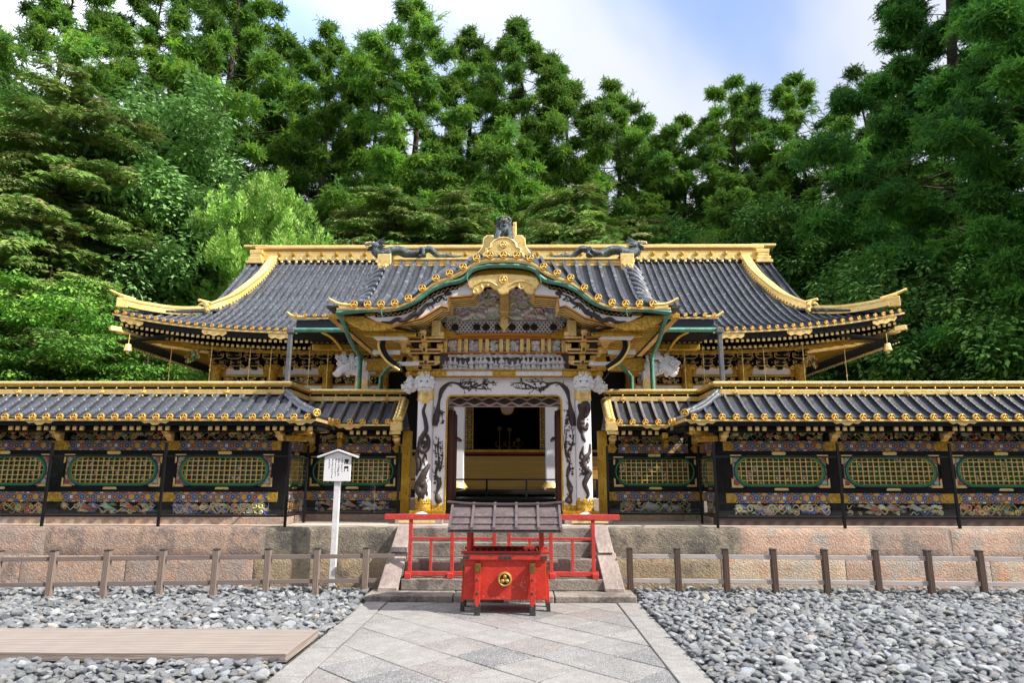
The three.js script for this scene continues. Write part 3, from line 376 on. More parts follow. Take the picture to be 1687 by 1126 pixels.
  const lot = []; for (const [sx, sy] of [[-1, -1], [1, -1], [-1, 1], [1, 1]]) { const c = sy < 0 ? (sx < 0 ? [0.42, 0.10, 0.08] : [0.45, 0.55, 0.50]) : (sx < 0 ? [0.42, 0.5, 0.44] : [0.45, 0.14, 0.11]); for (let k = 0; k < 5; k++) lot.push(tint(ell(0.034, 0.022, 0.012, sx * (fw - 0.075) + cos(k * 1.26) * 0.03, cy + sy * (wy - 0.085) + sin(k * 1.26) * 0.026, 0, 6), c)); }
  part('painted_flower', T(lot), M.carve, win);
  const Lf = (sx, sy) => poly([[0, 0], [sx * 0.24, 0], [sx * 0.20, sy * 0.05], [sx * 0.04, sy * 0.05], [sx * 0.04, sy * 0.17], [0, sy * 0.2]].reverse());
  for (const [sx, sy] of [[-1, -1], [1, -1], [-1, 1], [1, 1]]) part('corner_fitting', T(extr(Lf(-sx, -sy), 0.012, 0.003, 0.0).translate(sx * (fw + 0.03), cy + sy * (wy + 0.02), 0.012 + (sy > 0 ? 0.014 : 0.002))), M.gold, t);
  part('frame_bar', T([-1, 1].map((s) => bx(s * (fw - 0.012), s * (fw + 0.016), Y.wb - 0.03, Y.wt, -0.05, 0.01))), M.black, t);
}
function wallPost(t, cx, cz, ang, front = true) {
  const T = (g) => { g.forEach((q) => { q.rotateY(ang); q.translate(cx, 0, cz); }); return g; };
  part('post', T([bx(-0.15, 0.15, Y.sb, Y.top, -0.15, 0.018, 0.006)]), M.black, t);
  if (!front) return;
  const br = poly([[0, 0], [0.07, 0.0], [0.16, 0.06], [0.19, 0.12], [0.34, 0.16], [0.36, 0.25], [0, 0.25]]), g = extr(br, 0.13, 0.012); g.rotateY(-PI / 2); g.translate(0.065, Y.fr - 0.02, 0.0);
  part('bracket', T([g, mv(new THREE.TorusGeometry(0.035, 0.014, 6, 10), 0.075, Y.fr + 0.1, 0.16, 0, PI / 2), mv(new THREE.TorusGeometry(0.035, 0.014, 6, 10), -0.075, Y.fr + 0.1, 0.16, 0, PI / 2)]), M.gold, t);
}
// ---------------------------------------------------------------- roll tiles
const ringed = (step, L, R, dip) => (t) => { const k = (t * L / step) % 1; return R * (k < 0.13 ? 1 - dip : 1 + 0.02 * (1 - k)); };
function rollGeo(pts, R, step, axis, dip = 0.14, dense = 5) { let L = 0; for (let i = 1; i < pts.length; i++) L += pts[i].distanceTo(pts[i - 1]); const n = Math.max(8, Math.round(L / step * dense)); const c = new THREE.CatmullRomCurve3(pts, false, 'centripetal'); return sweep(c.getSpacedPoints(n), ringed(step, L, R, dip), 7, { up: axis, arc: [-0.25, PI + 0.25], cap: true }); }
const DISC = endDisc(0.07), CRESTS = shared(crest(0.052, 0.03));
const RAFT = shared([box(0.082, 0.088, 0.05, 0, 0, 0, 0.008)]);

function enclosure(s, cfg) {
  const { Xc, pitch, Xin, nb, kinds, label } = cfg, zo = -2.15, zi = -3.45, X = (v) => s * v, t = thing('enclosure_wall', label, 'wall', [X(Xc + 2), 1.2, zo]);
  const far = Xc + pitch * nb, roofP = (zc, k) => { const y = 3.385 + 0.53 * Math.pow(1 - k, 1.22); return V(0, y, zc + 0.12 + 0.76 * k); };
  // bays
  let sd = cfg.seed;
  for (let k = 0; k < nb; k++) wallBay(t, X(Xc + pitch * (k + 0.5)), zo + 0.1, 0, pitch, sd++, kinds[k]);
  for (let k = 0; k <= nb; k++) wallPost(t, X(Xc + pitch * k + (k ? 0 : 0.0)), zo + 0.1, 0);
  const iw = Xc - 0.12 - Xin, ic = (Xc - 0.12 + Xin) / 2; wallBay(t, X(ic), zi + 0.1, 0, iw, sd++, cfg.inner);
  wallPost(t, X(Xc - 0.27), zi + 0.1, 0); wallPost(t, X(Xin + 0.12), zi + 0.1, 0);
  wallBay(t, X(Xc - 0.08), (zo + zi) / 2 + 0.05, s < 0 ? PI / 2 : -PI / 2, 1.3, sd++, 'gilt');
  // stone sill under the panels
  const SP = s < 0 ? M.stPink : [M.stGrey[1], M.stOrange[1], M.stPink[1]];
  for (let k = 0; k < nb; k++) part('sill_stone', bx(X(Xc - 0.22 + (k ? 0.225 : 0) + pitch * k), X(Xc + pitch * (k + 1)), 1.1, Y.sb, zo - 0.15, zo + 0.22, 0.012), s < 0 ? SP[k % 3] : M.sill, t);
  part('sill_stone', bx(X(Xc - 0.225), X(Xc + 0.1), 1.1, Y.sb, zo - 0.155, zi - 0.1, 0.012), SP[1], t); part('sill_stone', bx(X(Xin - 0.02), X(Xc - 0.23), 1.1, Y.sb, zi - 0.1, zi + 0.22, 0.012), SP[0], t);
  // roof sheets (front, back) and rolls
  const eX = Xc - 0.95, hipZ = (x) => x >= Xc ? 0 : clamp((Xc - x) / 0.95), roof = new THREE.Group(); roof.name = 'roof'; t.add(roof); origin.set(roof, origin.get(t));
  const plate = (f, nu = 2) => slab(nu, 8, f, 0.05);
  part('roof_sheet', [plate((u, v) => { const x = lerp(eX, far, u), p = roofP(zo, v); return [X(x), p.y, p.z]; }, 1).map((g) => g)].flat().map((g) => clipHip(g)), M.tileSeam, roof);
  function clipHip(g) { const p = g.attributes.position; for (let i = 0; i < p.count; i++) { const x = Math.abs(p.getX(i)); if (x < Xc - 0.5) { const k = clamp((p.getZ(i) - zo - 0.12) / 0.76); p.setX(i, X(Xc - 0.95 * k)); } } g.computeVertexNormals(); return g; }
  part('roof_sheet', plate((u, v) => { const z = lerp(zo, zi, u), p = roofP(0, v); return [X(Xc - (p.z - 0.12) / 0.76 * 0.95), p.y, z + 0.12 * (1 - u) + 0.76 * v]; }), M.tileSeam, roof);
  part('roof_sheet', plate((u, v) => { const p = roofP(zi, v); return [X(lerp(Xin - 0.02, Xc - 0.95 * v, u)), p.y, p.z]; }), s < 0 ? M.tileSeam : M.tileSeam, roof);
  part('roof_sheet', [...slab(1, 4, (u, v) => [X(lerp(Xc, far, u)), roofP(0, v).y, zo - 0.12 - 0.76 * v], 0.05), ...slab(1, 4, (u, v) => [X(lerp(Xin, Xc, u)), roofP(0, v).y, zi - 0.12 - 0.76 * v], 0.05)], M.tile, roof);
  const pitchR = 0.287, full = shared(rollGeo(Array.from({ length: 7 }, (_, k) => roofP(0, k / 6).add(V(0, 0.012, 0))), 0.068, 0.105, V(1, 0, 0)));
  const mO = M.tile, mI = M.tileWarm;
  for (let x = eX + 0.16; x < far; x += pitchR) {
    const k0 = hipZ(x) * (x < Xc ? 1 : 0);
    if (k0 <= 0.01) put('tile_roll', full, mO, roof, [X(x), 0, zo]);
    else if (k0 < 0.9) put('tile_roll', shared(rollGeo(Array.from({ length: 5 }, (_, q) => roofP(0, lerp(k0, 1, q / 4)).add(V(0, 0.012, 0))), 0.068, 0.105, V(1, 0, 0))), mO, roof, [X(x), 0, zo]);
    put('tile_end', DISC, M.goldEnd, roof, [X(x), 3.392, zo + 0.905]);
  }
  for (let x = Xin + 0.2; x < Xc - 0.1; x += pitchR) {
    const k1 = x > Xc - 0.95 ? clamp((Xc - x) / 0.95) : 1; if (k1 < 0.12) continue;
    put('tile_roll', k1 === 1 ? full : shared(rollGeo(Array.from({ length: 5 }, (_, q) => roofP(0, k1 * q / 4).add(V(0, 0.012, 0))), 0.068, 0.105, V(1, 0, 0))), mI, roof, [X(x), 0, zi]);
    if (k1 === 1) put('tile_end', DISC, M.goldEnd, roof, [X(x), 3.392, zi + 0.905]);
  }
  for (let z = zo - 0.02; z > zi - 0.02; z -= 0.26) { const v0 = clamp((z - zo) / 0.88, 0, 1), vEnd = clamp((z - zi) / 0.88, 0.15, 1); put('tile_roll', shared(rollGeo(Array.from({ length: 5 }, (_, q) => { const p = roofP(0, vEnd * q / 4); return V(-s * (p.z - 0.12) / 0.76 * 0.95, p.y + 0.012, 0); }), 0.062, 0.105, V(0, 0, 1))), mI, roof, [X(Xc), 0, z]); if (vEnd > 0.95) put('tile_end', DISC, M.goldEnd, roof, [X(Xc - 0.98), 3.392, z], [0, -s * PI / 2, 0]); }
  // hip ridge and its end disc
  part('hip_ridge', [sweep(curve([[X(Xc - 0.02), 3.97, zo + 0.1], [X(Xc - 0.5), 3.63, zo + 0.52], [X(Xc - 0.93), 3.45, zo + 0.86]], 12), 0.085, 8), sweep(curve([[X(Xc - 0.02), 4.05, zo + 0.1], [X(Xc - 0.5), 3.71, zo + 0.52], [X(Xc - 0.95), 3.50, zo + 0.88]], 20), ringed(0.12, 1.5, 0.06, 0.12), 8)], M.tile, roof);
  put('tile_end', DISC, M.goldEnd, roof, [X(Xc - 0.98), 3.475, zo + 0.94], [0, -s * 0.55, 0], [1.15, 1.15, 1]);
  // eave edge: gilt fillet, black fascia, rafters
  const eave = (x0, x1, z, a) => { part('eave_fillet', [bx(X(x0), X(x1), 3.305, 3.345, z - 0.05, z, 0.006), bx(X(x0), X(x1), 3.345, 3.372, z - 0.06, z - 0.02, 0.004)], M.gold, roof); part('fascia', bx(X(x0 + 0.01), X(x1), 3.215, 3.304, z - 0.11, z - 0.045, 0.006), M.black, roof); part('soffit', bx(X(x0), X(x1), 3.235, 3.25, z - 0.115, z - 0.95), M.blackMatt, roof); };
  eave(eX - 0.02, far, zo + 0.9); eave(Xin - 0.02, Xc - 0.98, zi + 0.9);
  part('eave_fillet', [bx(X(eX - 0.02), X(eX + 0.03), 3.305, 3.372, zo + 0.845, zi + 0.905, 0.006)], M.gold, roof); part('fascia', bx(X(eX + 0.03), X(eX + 0.1), 3.215, 3.304, zo + 0.78, zi + 0.9), M.black, roof); part('soffit', bx(X(eX + 0.1), X(Xc), 3.2365, 3.2515, zo + 0.7, zi + 0.5), M.blackMatt, roof);
  for (let k = 0, x = eX + 0.28; x < far; x += 0.6, k++) for (const d of [-0.15, 0, 0.15]) put('rafter_end', RAFT, M.gold, roof, [X(x + d), 3.165, zo + 0.76]);
  for (let x = Xin + 0.3; x < Xc - 0.95; x += 0.6) for (const d of [-0.15, 0, 0.15]) put('rafter_end', RAFT, M.gold, roof, [X(x + d), 3.165, zi + 0.76]);
  part('rafters', [bx(X(eX), X(far), 3.125, 3.205, zo + 0.72, zo + 0.1), bx(X(Xin), X(Xc - 1), 3.125, 3.205, zi + 0.72, zi + 0.1)], M.blackMatt, roof);
  // gilt cloud fittings on the fascia, corner brackets
  const cloud = () => extr(poly([[-0.3, 0.06], [-0.22, 0.01], [-0.12, 0.03], [-0.05, -0.02], [0.05, -0.02], [0.12, 0.03], [0.22, 0.01], [0.3, 0.06]]), 0.012, 0.002);
  for (let k = 1; k <= nb; k++) part('fascia_fitting', cloud().translate(X(Xc + pitch * k - 0.02), 3.243, zo + 0.857), M.gold, roof);
  part('fascia_fitting', [cloud().translate(X(eX + 0.32), 3.243, zo + 0.857), cloud().translate(X(Xc - 1.3), 3.243, zi + 0.857)], M.gold, roof);
  part('corner_bracket', [box(0.14, 0.15, 0.6, 0, 0, 0, 0.02).rotateY(s * -PI / 4).translate(X(eX + 0.35), 3.12, zo + 0.52), box(0.13, 0.13, 0.5, 0, 0, 0, 0.02).rotateY(s * PI / 5).translate(X(eX + 0.55), 2.98, zo + 0.34), box(0.13, 0.13, 0.5, 0, 0, 0, 0.02).translate(X(eX - 0.15), 3.1, zi + 0.62), box(0.12, 0.22, 0.3, 0, 0, 0, 0.03).rotateX(0.5).translate(X(eX - 0.05), 3.0, zi + 0.35)], M.goldChased, t);
  // main ridge in courses, stepping back with the wall
  const ridge = new THREE.Group(); ridge.name = 'ridge'; t.add(ridge); origin.set(ridge, origin.get(t));
  const course = (name, y0, y1, hw, m, b = 0.008) => part(name, [bx(X(Xc - hw), X(far), y0, y1, zo - hw, zo + hw, b), bx(X(Xc - hw), X(Xc + hw), y0, y1, zo - hw - 0.001, zi + hw + 0.001, 0), bx(X(Xin - 0.02), X(Xc + hw), y0, y1, zi - hw, zi + hw, b)], m, ridge);
  course('ridge_base', 3.80, 3.955, 0.135, M.black); course('gold_course', 3.957, 4.068, 0.115, M.gold); course('dark_course', 4.07, 4.125, 0.10, M.black); course('ridge_cap', 4.165, 4.25, 0.135, M.gold, 0.03); course('cap_fillet', 4.127, 4.165, 0.12, M.goldOld);
  const studs = [], sp = (x, y, z) => studs.push(ell(0.022, 0.022, 0.016, x, y, z, 6));
  for (let k = 0; Xc + k * 0.31 < far; k++) { sp(X(Xc + 0.05 + k * 0.31), 4.1, zo + 0.105); sp(X(Xc + 0.05 + k * 0.31), 3.925, zo + 0.14); if (k % 3 === 1) put('ridge_crest', CRESTS, M.gold, ridge, [X(Xc + 0.05 + k * 0.31), 4.012, zo + 0.112]); }
  for (let k = 0; Xin + 0.1 + k * 0.31 < Xc - 0.12; k++) { sp(X(Xin + 0.1 + k * 0.31), 4.1, zi + 0.105); sp(X(Xin + 0.1 + k * 0.31), 3.925, zi + 0.14); if (k % 3 === 1) put('ridge_crest', CRESTS, M.gold, ridge, [X(Xin + 0.1 + k * 0.31), 4.012, zi + 0.112]); }
  part('ridge_studs', studs, M.gold, ridge, { kind: 'stuff' });
  // gilt verge against the gate
  const vp = Array.from({ length: 7 }, (_, k) => roofP(zi, k / 6).add(V(X(Xin - 0.04), 0.07, 0)));
  part('gilt_verge', [sweep(new THREE.CatmullRomCurve3(vp).getSpacedPoints(26), ringed(0.16, 1, 0.085, 0.3), 9), sweep(new THREE.CatmullRomCurve3(vp.map((p) => p.clone().add(V(X(0.1), -0.02, 0)))).getSpacedPoints(26), ringed(0.16, 1, 0.06, 0.3), 8), box(0.26, 0.2, 0.14, X(Xin + 0.02), 3.3, zi + 0.86, 0.02), box(0.2, 0.1, 0.1, X(Xin + 0.02), 3.17, zi + 0.84, 0.02)], M.gold, roof);
  part('gold_pilaster', bx(X(Xin - 0.21), X(Xin - 0.005), 1.36, 3.25, zi - 0.05, zi + 0.19, 0.01), M.goldOld, t);
}
enclosure(-1, { Xc: 4.86, pitch: 2.42, Xin: 2.46, nb: 4, kinds: ['wave', 'bird', 'gilt', 'wave'], inner: 'bird', seed: 3, label: 'gilded enclosure wall with oval lattice windows and black tiled roof, left of the gate' });
enclosure(1, { Xc: 4.68, pitch: 2.36, Xin: 2.36, nb: 4, kinds: ['wave', 'bird', 'grass', 'wave'], inner: 'cat', seed: 40, label: 'gilded enclosure wall with oval lattice windows and black tiled roof, right of the gate' });

// ---------------------------------------------------------------- clear protective screens on black frames
function screen(label, pts) {
  const t = thing('clear_screen', label, 'glass screen', [pts[0][0], 1.2, pts[0][1]], 'clear screens before the painted walls');
  pts.forEach(([x, z]) => part('frame_post', bx(x - 0.024, x + 0.024, 1.192, 2.86, z - 0.024, z + 0.024, 0.004), M.black, t));
  for (let k = 0; k < pts.length - 1; k++) {
    const [a, b] = pts[k], [c, d] = pts[k + 1], L = hyp(c - a, d - b), an = -Math.atan2(d - b, c - a), T = (g) => g.rotateY(an).translate(a, 0, b);
    for (const y of [1.40, 2.585]) part('frame_rail', T(bx(0.026, L - 0.026, y - 0.016, y + 0.016, -0.014, 0.014)), M.black, t);
    part('pane', T(bx(0.027, L - 0.027, 1.417, 2.568, -0.002, 0.002)), M.pane, t);
  }
}
screen('clear protective screen on thin black posts before the painted wall left of the gate', [[-14, -1.16], [-11.6, -1.16], [-9.24, -1.16], [-6.9, -1.16], [-4.36, -1.16], [-4.4, -2.44], [-2.36, -2.44]]);
screen('clear protective screen on thin black posts before the painted wall right of the gate', [[13.5, -1.16], [11.2, -1.16], [8.95, -1.16], [6.71, -1.16], [4.22, -1.16], [4.26, -2.44], [2.24, -2.44]]);
// ================================================================ the gate
{
  const gx = -0.04, zf = -2.5, t = thing('shrine_gate', 'white and gold carved gate with an undulating gable, between the two gilded walls', 'gate', [gx, 1.2, -3.5]);
  const group = (n) => { const g = new THREE.Group(); g.name = n; t.add(g); origin.set(g, origin.get(t)); return g; };
  const XB = (a, b, y0, y1, z0, z1, be = 0.008) => bx(gx + a, gx + b, y0, y1, z0, z1, be), both = (f) => [-1, 1].map(f), r = rng(606);
  const interp = (T) => (X) => { X = Math.abs(X); for (let i = 1; i < T.length; i++) if (X <= T[i][0]) { const [x0, y0] = T[i - 1], [x1, y1] = T[i], k = (X - x0) / (x1 - x0), s = i > 1 ? (T[i][1] - T[i - 2][1]) / (T[i][0] - T[i - 2][0]) : 0, e = i < T.length - 1 ? (T[i + 1][1] - y0) / (T[i + 1][0] - x0) : (y1 - y0) / (x1 - x0), h = x1 - x0, k2 = k * k, k3 = k2 * k; return y0 * (2 * k3 - 3 * k2 + 1) + s * h * (k3 - 2 * k2 + k) + y1 * (3 * k2 - 2 * k3) + e * h * (k3 - k2); } return T[T.length - 1][1]; };
  const Cf = interp([[0, 6.86], [0.3, 6.85], [0.62, 6.77], [0.89, 6.58], [1.15, 6.45], [1.44, 6.34], [1.70, 6.14], [1.93, 5.95], [2.21, 5.81], [2.5, 5.77], [2.82, 5.765], [3.15, 5.76], [3.5, 5.80]]);
  const Gf = interp([[0, 6.66], [0.42, 6.635], [0.70, 6.54], [0.80, 6.40], [0.93, 6.315], [1.23, 6.25], [1.58, 6.09], [1.83, 5.885], [2.2, 5.72], [3.0, 5.66], [3.55, 5.60]]);
  const Bf = (X) => { X = Math.abs(X); const T = [[0, 6.18], [0.58, 6.17], [0.68, 6.02], [1.17, 5.98], [1.20, 5.76], [1.33, 5.79], [1.74, 5.53], [2.36, 5.36], [2.72, 5.42], [3.0, 5.52]]; for (let i = 1; i < T.length; i++) if (X <= T[i][0]) return lerp(T[i - 1][1], T[i][1], (X - T[i - 1][0]) / (T[i][0] - T[i - 1][0])); return 5.52; };
  const zE = -1.2, main = (z) => 5.75 + 1.68 * Math.pow(clamp((zE - z) / 2.2), 1.18), surf = (X, z) => { const a = main(z), c = Cf(X) + 0.43 * Math.max(0, zE - z), k = 0.05, h = clamp(0.5 + 0.5 * (a - c) / k); return lerp(c, a, h) + k * h * (1 - h); };
  M.reliefPale = mat({ color: C(0.26, 0.235, 0.24), roughness: 0.65, bumpMap: rep(nRough, 5), bumpScale: 0.02 });
  // ---- base, floor
  part('plinth_stone', [...both((s) => XB(s * 1.3, s * 2.32, 1.19, 1.385, -2.98, -2.16, 0.015)), XB(-1.3, 1.3, 1.19, 1.36, -2.4, -5.0, 0.015)], M.stCheek, t);
  for (const s of [-1, 1]) { part('gold_step_bar', XB(s * 1.44, s * 2.2, 1.235, 1.275, -1.98, -1.9), M.gold, t); part('gold_sill', XB(s * 1.28, s * 2.05, 1.386, 1.46, -2.3, -2.62), M.goldOld, t); }
  // ---- columns
  for (const s of [-1, 1]) {
    const cx = gx + s * 1.77, R = 0.185;
    const col = part('column', cyl(R, R * 0.97, 2.96, cx, 1.44 + 1.48, zf, 28), M.white, t);
    part('column_base', [cyl(0.25, 0.20, 0.06, cx, 1.415, zf, 24)], M.whitePlain, col);
    const sc = []; for (let k = 0; k < 8; k++) { const a = k * TAU / 8; sc.push(mv(ell(0.062, 0.085, 0.016, 0, 0, 0, 10), cx + sin(a) * 0.188, 1.66, zf + cos(a) * 0.188, 0, a)); }
    part('base_cuff', [cyl(0.2, 0.194, 0.22, cx, 1.555, zf, 28), ...sc, ...[1.47, 1.62].map((y) => mv(new THREE.TorusGeometry(0.196, 0.012, 6, 28), cx, y, zf, PI / 2))], M.goldChased, col);
    part('neck_cuff', [cyl(0.192, 0.192, 0.22, cx, 3.99, zf, 28), mv(ell(0.11, 0.13, 0.03, 0, 0, 0, 12), cx, 3.89, zf + 0.172), mv(new THREE.TorusGeometry(0.194, 0.012, 6, 28), cx, 3.89, zf, PI / 2)], M.gold, col);
    const fl = []; for (let k = 0; k < 18; k++) { const a = k * TAU / 18; fl.push(mv(ell(0.036, 0.075, 0.03, 0, 0, 0, 6), cx + sin(a) * 0.2, 4.47, zf + cos(a) * 0.2, 0, a)); }
    part('capital', [cyl(0.19, 0.205, 0.14, cx, 4.47, zf, 24), ...fl], M.gold, col);
    // dark dragon winding up the column
    const at = (a, y, e = 0) => V(cx + sin(a) * (R + e), y, zf + cos(a) * (R + e)), D = [];
    const body = (pts, w) => D.push(sweep(new THREE.CatmullRomCurve3(pts.map(([a, y]) => at(a, y, -0.004)), false, 'centripetal').getPoints(pts.length * 6), (k) => w * (0.25 + 0.9 * Math.pow(sin(PI * clamp(k * 0.92 + 0.05)), 0.7)) * 1.25, 7));
    if (s < 0) {
      body([[0.1, 3.78], [-0.15, 3.62], [0.12, 3.42], [0.25, 3.2], [-0.2, 3.05], [-0.5, 2.86], [-0.1, 2.72], [0.45, 2.8], [0.55, 3.0], [0.2, 3.1], [-0.2, 2.98]], 0.042);
      body([[-0.6, 2.9], [-0.85, 2.65], [-0.6, 2.42], [-0.9, 2.2]], 0.045); body([[0.75, 2.45], [0.2, 2.28], [-0.2, 2.12], [-0.6, 1.98], [-0.15, 1.82], [0.3, 1.95], [0.1, 2.15]], 0.065);
      body([[0.25, 2.42], [0.0, 2.56], [0.25, 2.66], [0.42, 2.54]], 0.018); body([[-0.35, 2.3], [-0.2, 2.5], [-0.45, 2.62]], 0.018); body([[0.0, 1.9], [0.15, 1.74], [-0.1, 1.68]], 0.022); body([[-0.3, 1.85], [-0.4, 1.7], [-0.2, 1.64]], 0.02); body([[0.5, 1.9], [0.62, 1.76]], 0.02);
      D.push(mv(ell(0.10, 0.085, 0.06, 0, 0, 0, 9), ...at(-0.15, 2.03, 0).toArray(), 0, -0.15), mv(ell(0.06, 0.05, 0.045, 0, 0, 0, 8), ...at(0.25, 1.97, 0).toArray(), 0, 0.25));
    } else {
      body([[-0.55, 3.78], [-0.3, 3.6], [0.1, 3.52], [0.45, 3.6], [0.4, 3.78], [0.05, 3.76], [-0.2, 3.56], [-0.5, 3.4], [-0.2, 3.28], [0.25, 3.22], [0.5, 3.36]], 0.052); body([[-0.3, 3.2], [-0.1, 3.02], [0.15, 2.94]], 0.03); body([[-0.5, 3.5], [-0.62, 3.3], [-0.35, 3.12]], 0.035);
      body([[0.8, 2.9], [0.65, 2.7], [0.25, 2.62], [-0.15, 2.5], [0.2, 2.34], [0.6, 2.28], [0.25, 2.16], [-0.05, 2.04], [0.2, 1.9], [0.35, 1.8], [0.1, 1.72]], 0.045); body([[0.0, 2.6], [-0.25, 2.72], [-0.1, 2.86]], 0.022); body([[-0.2, 2.5], [-0.5, 2.6], [-0.45, 2.74]], 0.02); body([[0.2, 2.34], [-0.1, 2.24], [-0.3, 2.3]], 0.022);
      D.push(mv(ell(0.09, 0.075, 0.06, 0, 0, 0, 9), ...at(-0.3, 3.36, 0).toArray(), 0, -0.3));
    }
    for (let k = 0; k < 70; k++) { const a = (r() - 0.5) * 1.3, y = s < 0 ? (k < 24 ? 1.75 + r() * 0.6 : 2.75 + r() * 0.3) : (k < 24 ? 3.2 + r() * 0.55 : 2.2 + r() * 0.5); D.push(mv(ell(0.012 + r() * 0.022, 0.01 + r() * 0.014, 0.012, 0, 0, 0, 6), ...at(a, y, 0.004).toArray(), 0, a, r() * 3)); }
    part('column_dragon', D, M.relief, col);
    // white lion heads at the beam ends
    const head = (x, y, z, ry, k) => { const o = []; const w = PAL.white; const E = (a, b, c, d, e, f, q = 9, col2 = w[1]) => o.push(tint(ell(a * k, b * k, c * k, d * k, e * k, f * k, q), col2));
      E(0.15, 0.14, 0.13, 0, 0, 0, 12); E(0.09, 0.06, 0.08, 0, -0.045, 0.11); E(0.1, 0.035, 0.07, 0, -0.105, 0.09); E(0.035, 0.028, 0.03, 0, -0.015, 0.18, 7); for (const q of [-1, 1]) { E(0.045, 0.03, 0.03, q * 0.062, 0.045, 0.115, 7); E(0.016, 0.016, 0.014, q * 0.058, 0.03, 0.143, 6, [0.03, 0.025, 0.025]); E(0.05, 0.045, 0.025, q * 0.125, 0.085, 0.03, 7); E(0.04, 0.035, 0.04, q * 0.06, -0.055, 0.15, 7); } E(0.045, 0.01, 0.015, 0, -0.082, 0.155, 7, [0.10, 0.07, 0.07]); for (let i = 0; i < 11; i++) { const a = 0.35 + i * (TAU - 0.7) / 10 + PI / 2 * 0 - PI / 2 + 0.0; E(0.042, 0.042, 0.04, cos(a + PI) * 0.15, -sin(a) * 0.14 + 0.01, 0.045, 8, w[i % 4]); }
      for (let i = 0; i < 16; i++) { const a = i * TAU / 16; o.push(curl(cos(a) * 0.135 * k, sin(a) * 0.125 * k, (0.03 + 0.03 * (i & 1)) * k, 0.042 * k, a, 1.2, 0.011 * k, w[i % 4])); } return mv(merge(o), x, y, z, 0, ry); };
    part('lion_head', head(cx, 4.22, zf + 0.27, -s * 0.05, 1.25), M.carve, t); part('lion_head', head(cx + s * 0.33, 4.22, zf + 0.05, s * 1.15, 1.2), M.carve, t);
    part('beam_nose', [box(0.5, 0.1, 0.2, cx + s * 0.22, 4.47, zf + 0.02, 0.03), cyl(0.09, 0.09, 0.12, cx + s * 0.36, 4.465, zf + 0.06, 14)], M.goldChased, t);
  }
  // ---- door surround with plum branches
  {
    const sh = poly([[-1.585, 1.46], [1.585, 1.46], [1.585, 4.395], [-1.585, 4.395]]), h = new THREE.Path(), a = 1.29, top = 3.985, c = 0.11; h.moveTo(-a, 1.46 - 0.001); h.lineTo(-a, top - c); h.lineTo(-a + c * 0.3, top - c * 0.3); h.lineTo(-a + c, top); h.lineTo(a - c, top); h.lineTo(a - c * 0.3, top - c * 0.3); h.lineTo(a, top - c); h.lineTo(a, 1.46 - 0.001); 
    const full = [[-1.585, 1.46], [-a, 1.46], [-a, top - c], [-a + c * 0.3, top - c * 0.3], [-a + c, top], [a - c, top], [a - c * 0.3, top - c * 0.3], [a, top - c], [a, 1.46], [1.585, 1.46], [1.585, 4.395], [-1.585, 4.395]];
    const sur = part('door_surround', extr(poly(full), 0.14, 0.006, zf - 0.08).translate(gx, 0, 0), M.white, t);
    part('gold_trim', [sweep(full.slice(1, 9).map(([x, y]) => V(gx + x, y, zf + 0.055)), 0.022, 4, { cap: true }), XB(-0.35, 0.35, 3.96, 4.0, zf + 0.06, zf + 0.075)], M.goldOld, sur);
    for (const s of [-1, 1]) {
      part('jamb_foot', [extr(poly([[s * 1.31, 1.462], [s * 1.58, 1.462], [s * 1.58, 1.58], [s * 1.5, 1.56], [s * 1.45, 1.64], [s * 1.40, 1.56], [s * 1.31, 1.60]]), 0.012, 0.003, zf + 0.062).translate(gx, 0, 0)], M.goldChased, sur);
      const B = [], zz = zf + 0.064; const br = (pts, w, w2 = 0.15) => { const cv = curve(pts.map(([x, y]) => [gx + s * x, y, zz]), 30); for (let k = 3; k < 30; k += w > 0.03 ? 2 : 3) { if (r() < 0.25) continue; const a = cv[k], d = cv[Math.min(k + 1, 30)].clone().sub(a).normalize(), sd = r() < 0.5 ? 1 : -1, an = sd * (0.5 + r() * 0.7), dx = d.x * cos(an) - d.y * sin(an), dy = d.x * sin(an) + d.y * cos(an), l = 0.05 + 0.12 * r(); const X = (q) => clamp(q, gx - 1.57, gx + 1.57), Yc = (q) => clamp(q, 1.5, 4.36); const e = [X(a.x + dx * l), Yc(a.y + dy * l)]; if (Math.abs(e[0] - gx) < 1.33 && e[1] < 4.03) continue; B.push(sweep([a, V(X(a.x + dx * l * 0.5 - dy * 0.015), Yc(a.y + dy * l * 0.5 + dx * 0.015), zz), V(e[0], e[1], zz)], (k) => 0.011 * (1.1 - 0.8 * k), 5)); if (r() < 0.5) B.push(ell(0.017, 0.017, 0.01, e[0], e[1], zz + 0.004, 6)); } B.push(sweep(curve(pts.map(([x, y]) => [gx + s * x, y, zz]), pts.length * 5), (k) => w * (1 - k * (1 - w2)) * (0.85 + 0.3 * sin(k * 23)) * 1.15, 6, { wy: 1 })); };
      if (s < 0) { br([[1.40, 1.62], [1.47, 1.8], [1.42, 2.05], [1.50, 2.25], [1.44, 2.5], [1.47, 2.8], [1.45, 3.05]], 0.062); br([[1.42, 2.3], [1.36, 2.55], [1.37, 2.95]], 0.02); br([[1.5, 2.6], [1.54, 2.9]], 0.016); }
      else { br([[1.40, 1.62], [1.46, 1.85], [1.40, 2.2], [1.45, 2.5], [1.43, 2.75]], 0.066); br([[1.44, 2.5], [1.36, 2.8], [1.40, 3.2]], 0.04); br([[1.46, 2.75], [1.54, 3.0], [1.50, 3.3]], 0.03); br([[1.38, 2.6], [1.33, 2.95], [1.36, 3.35]], 0.014); }
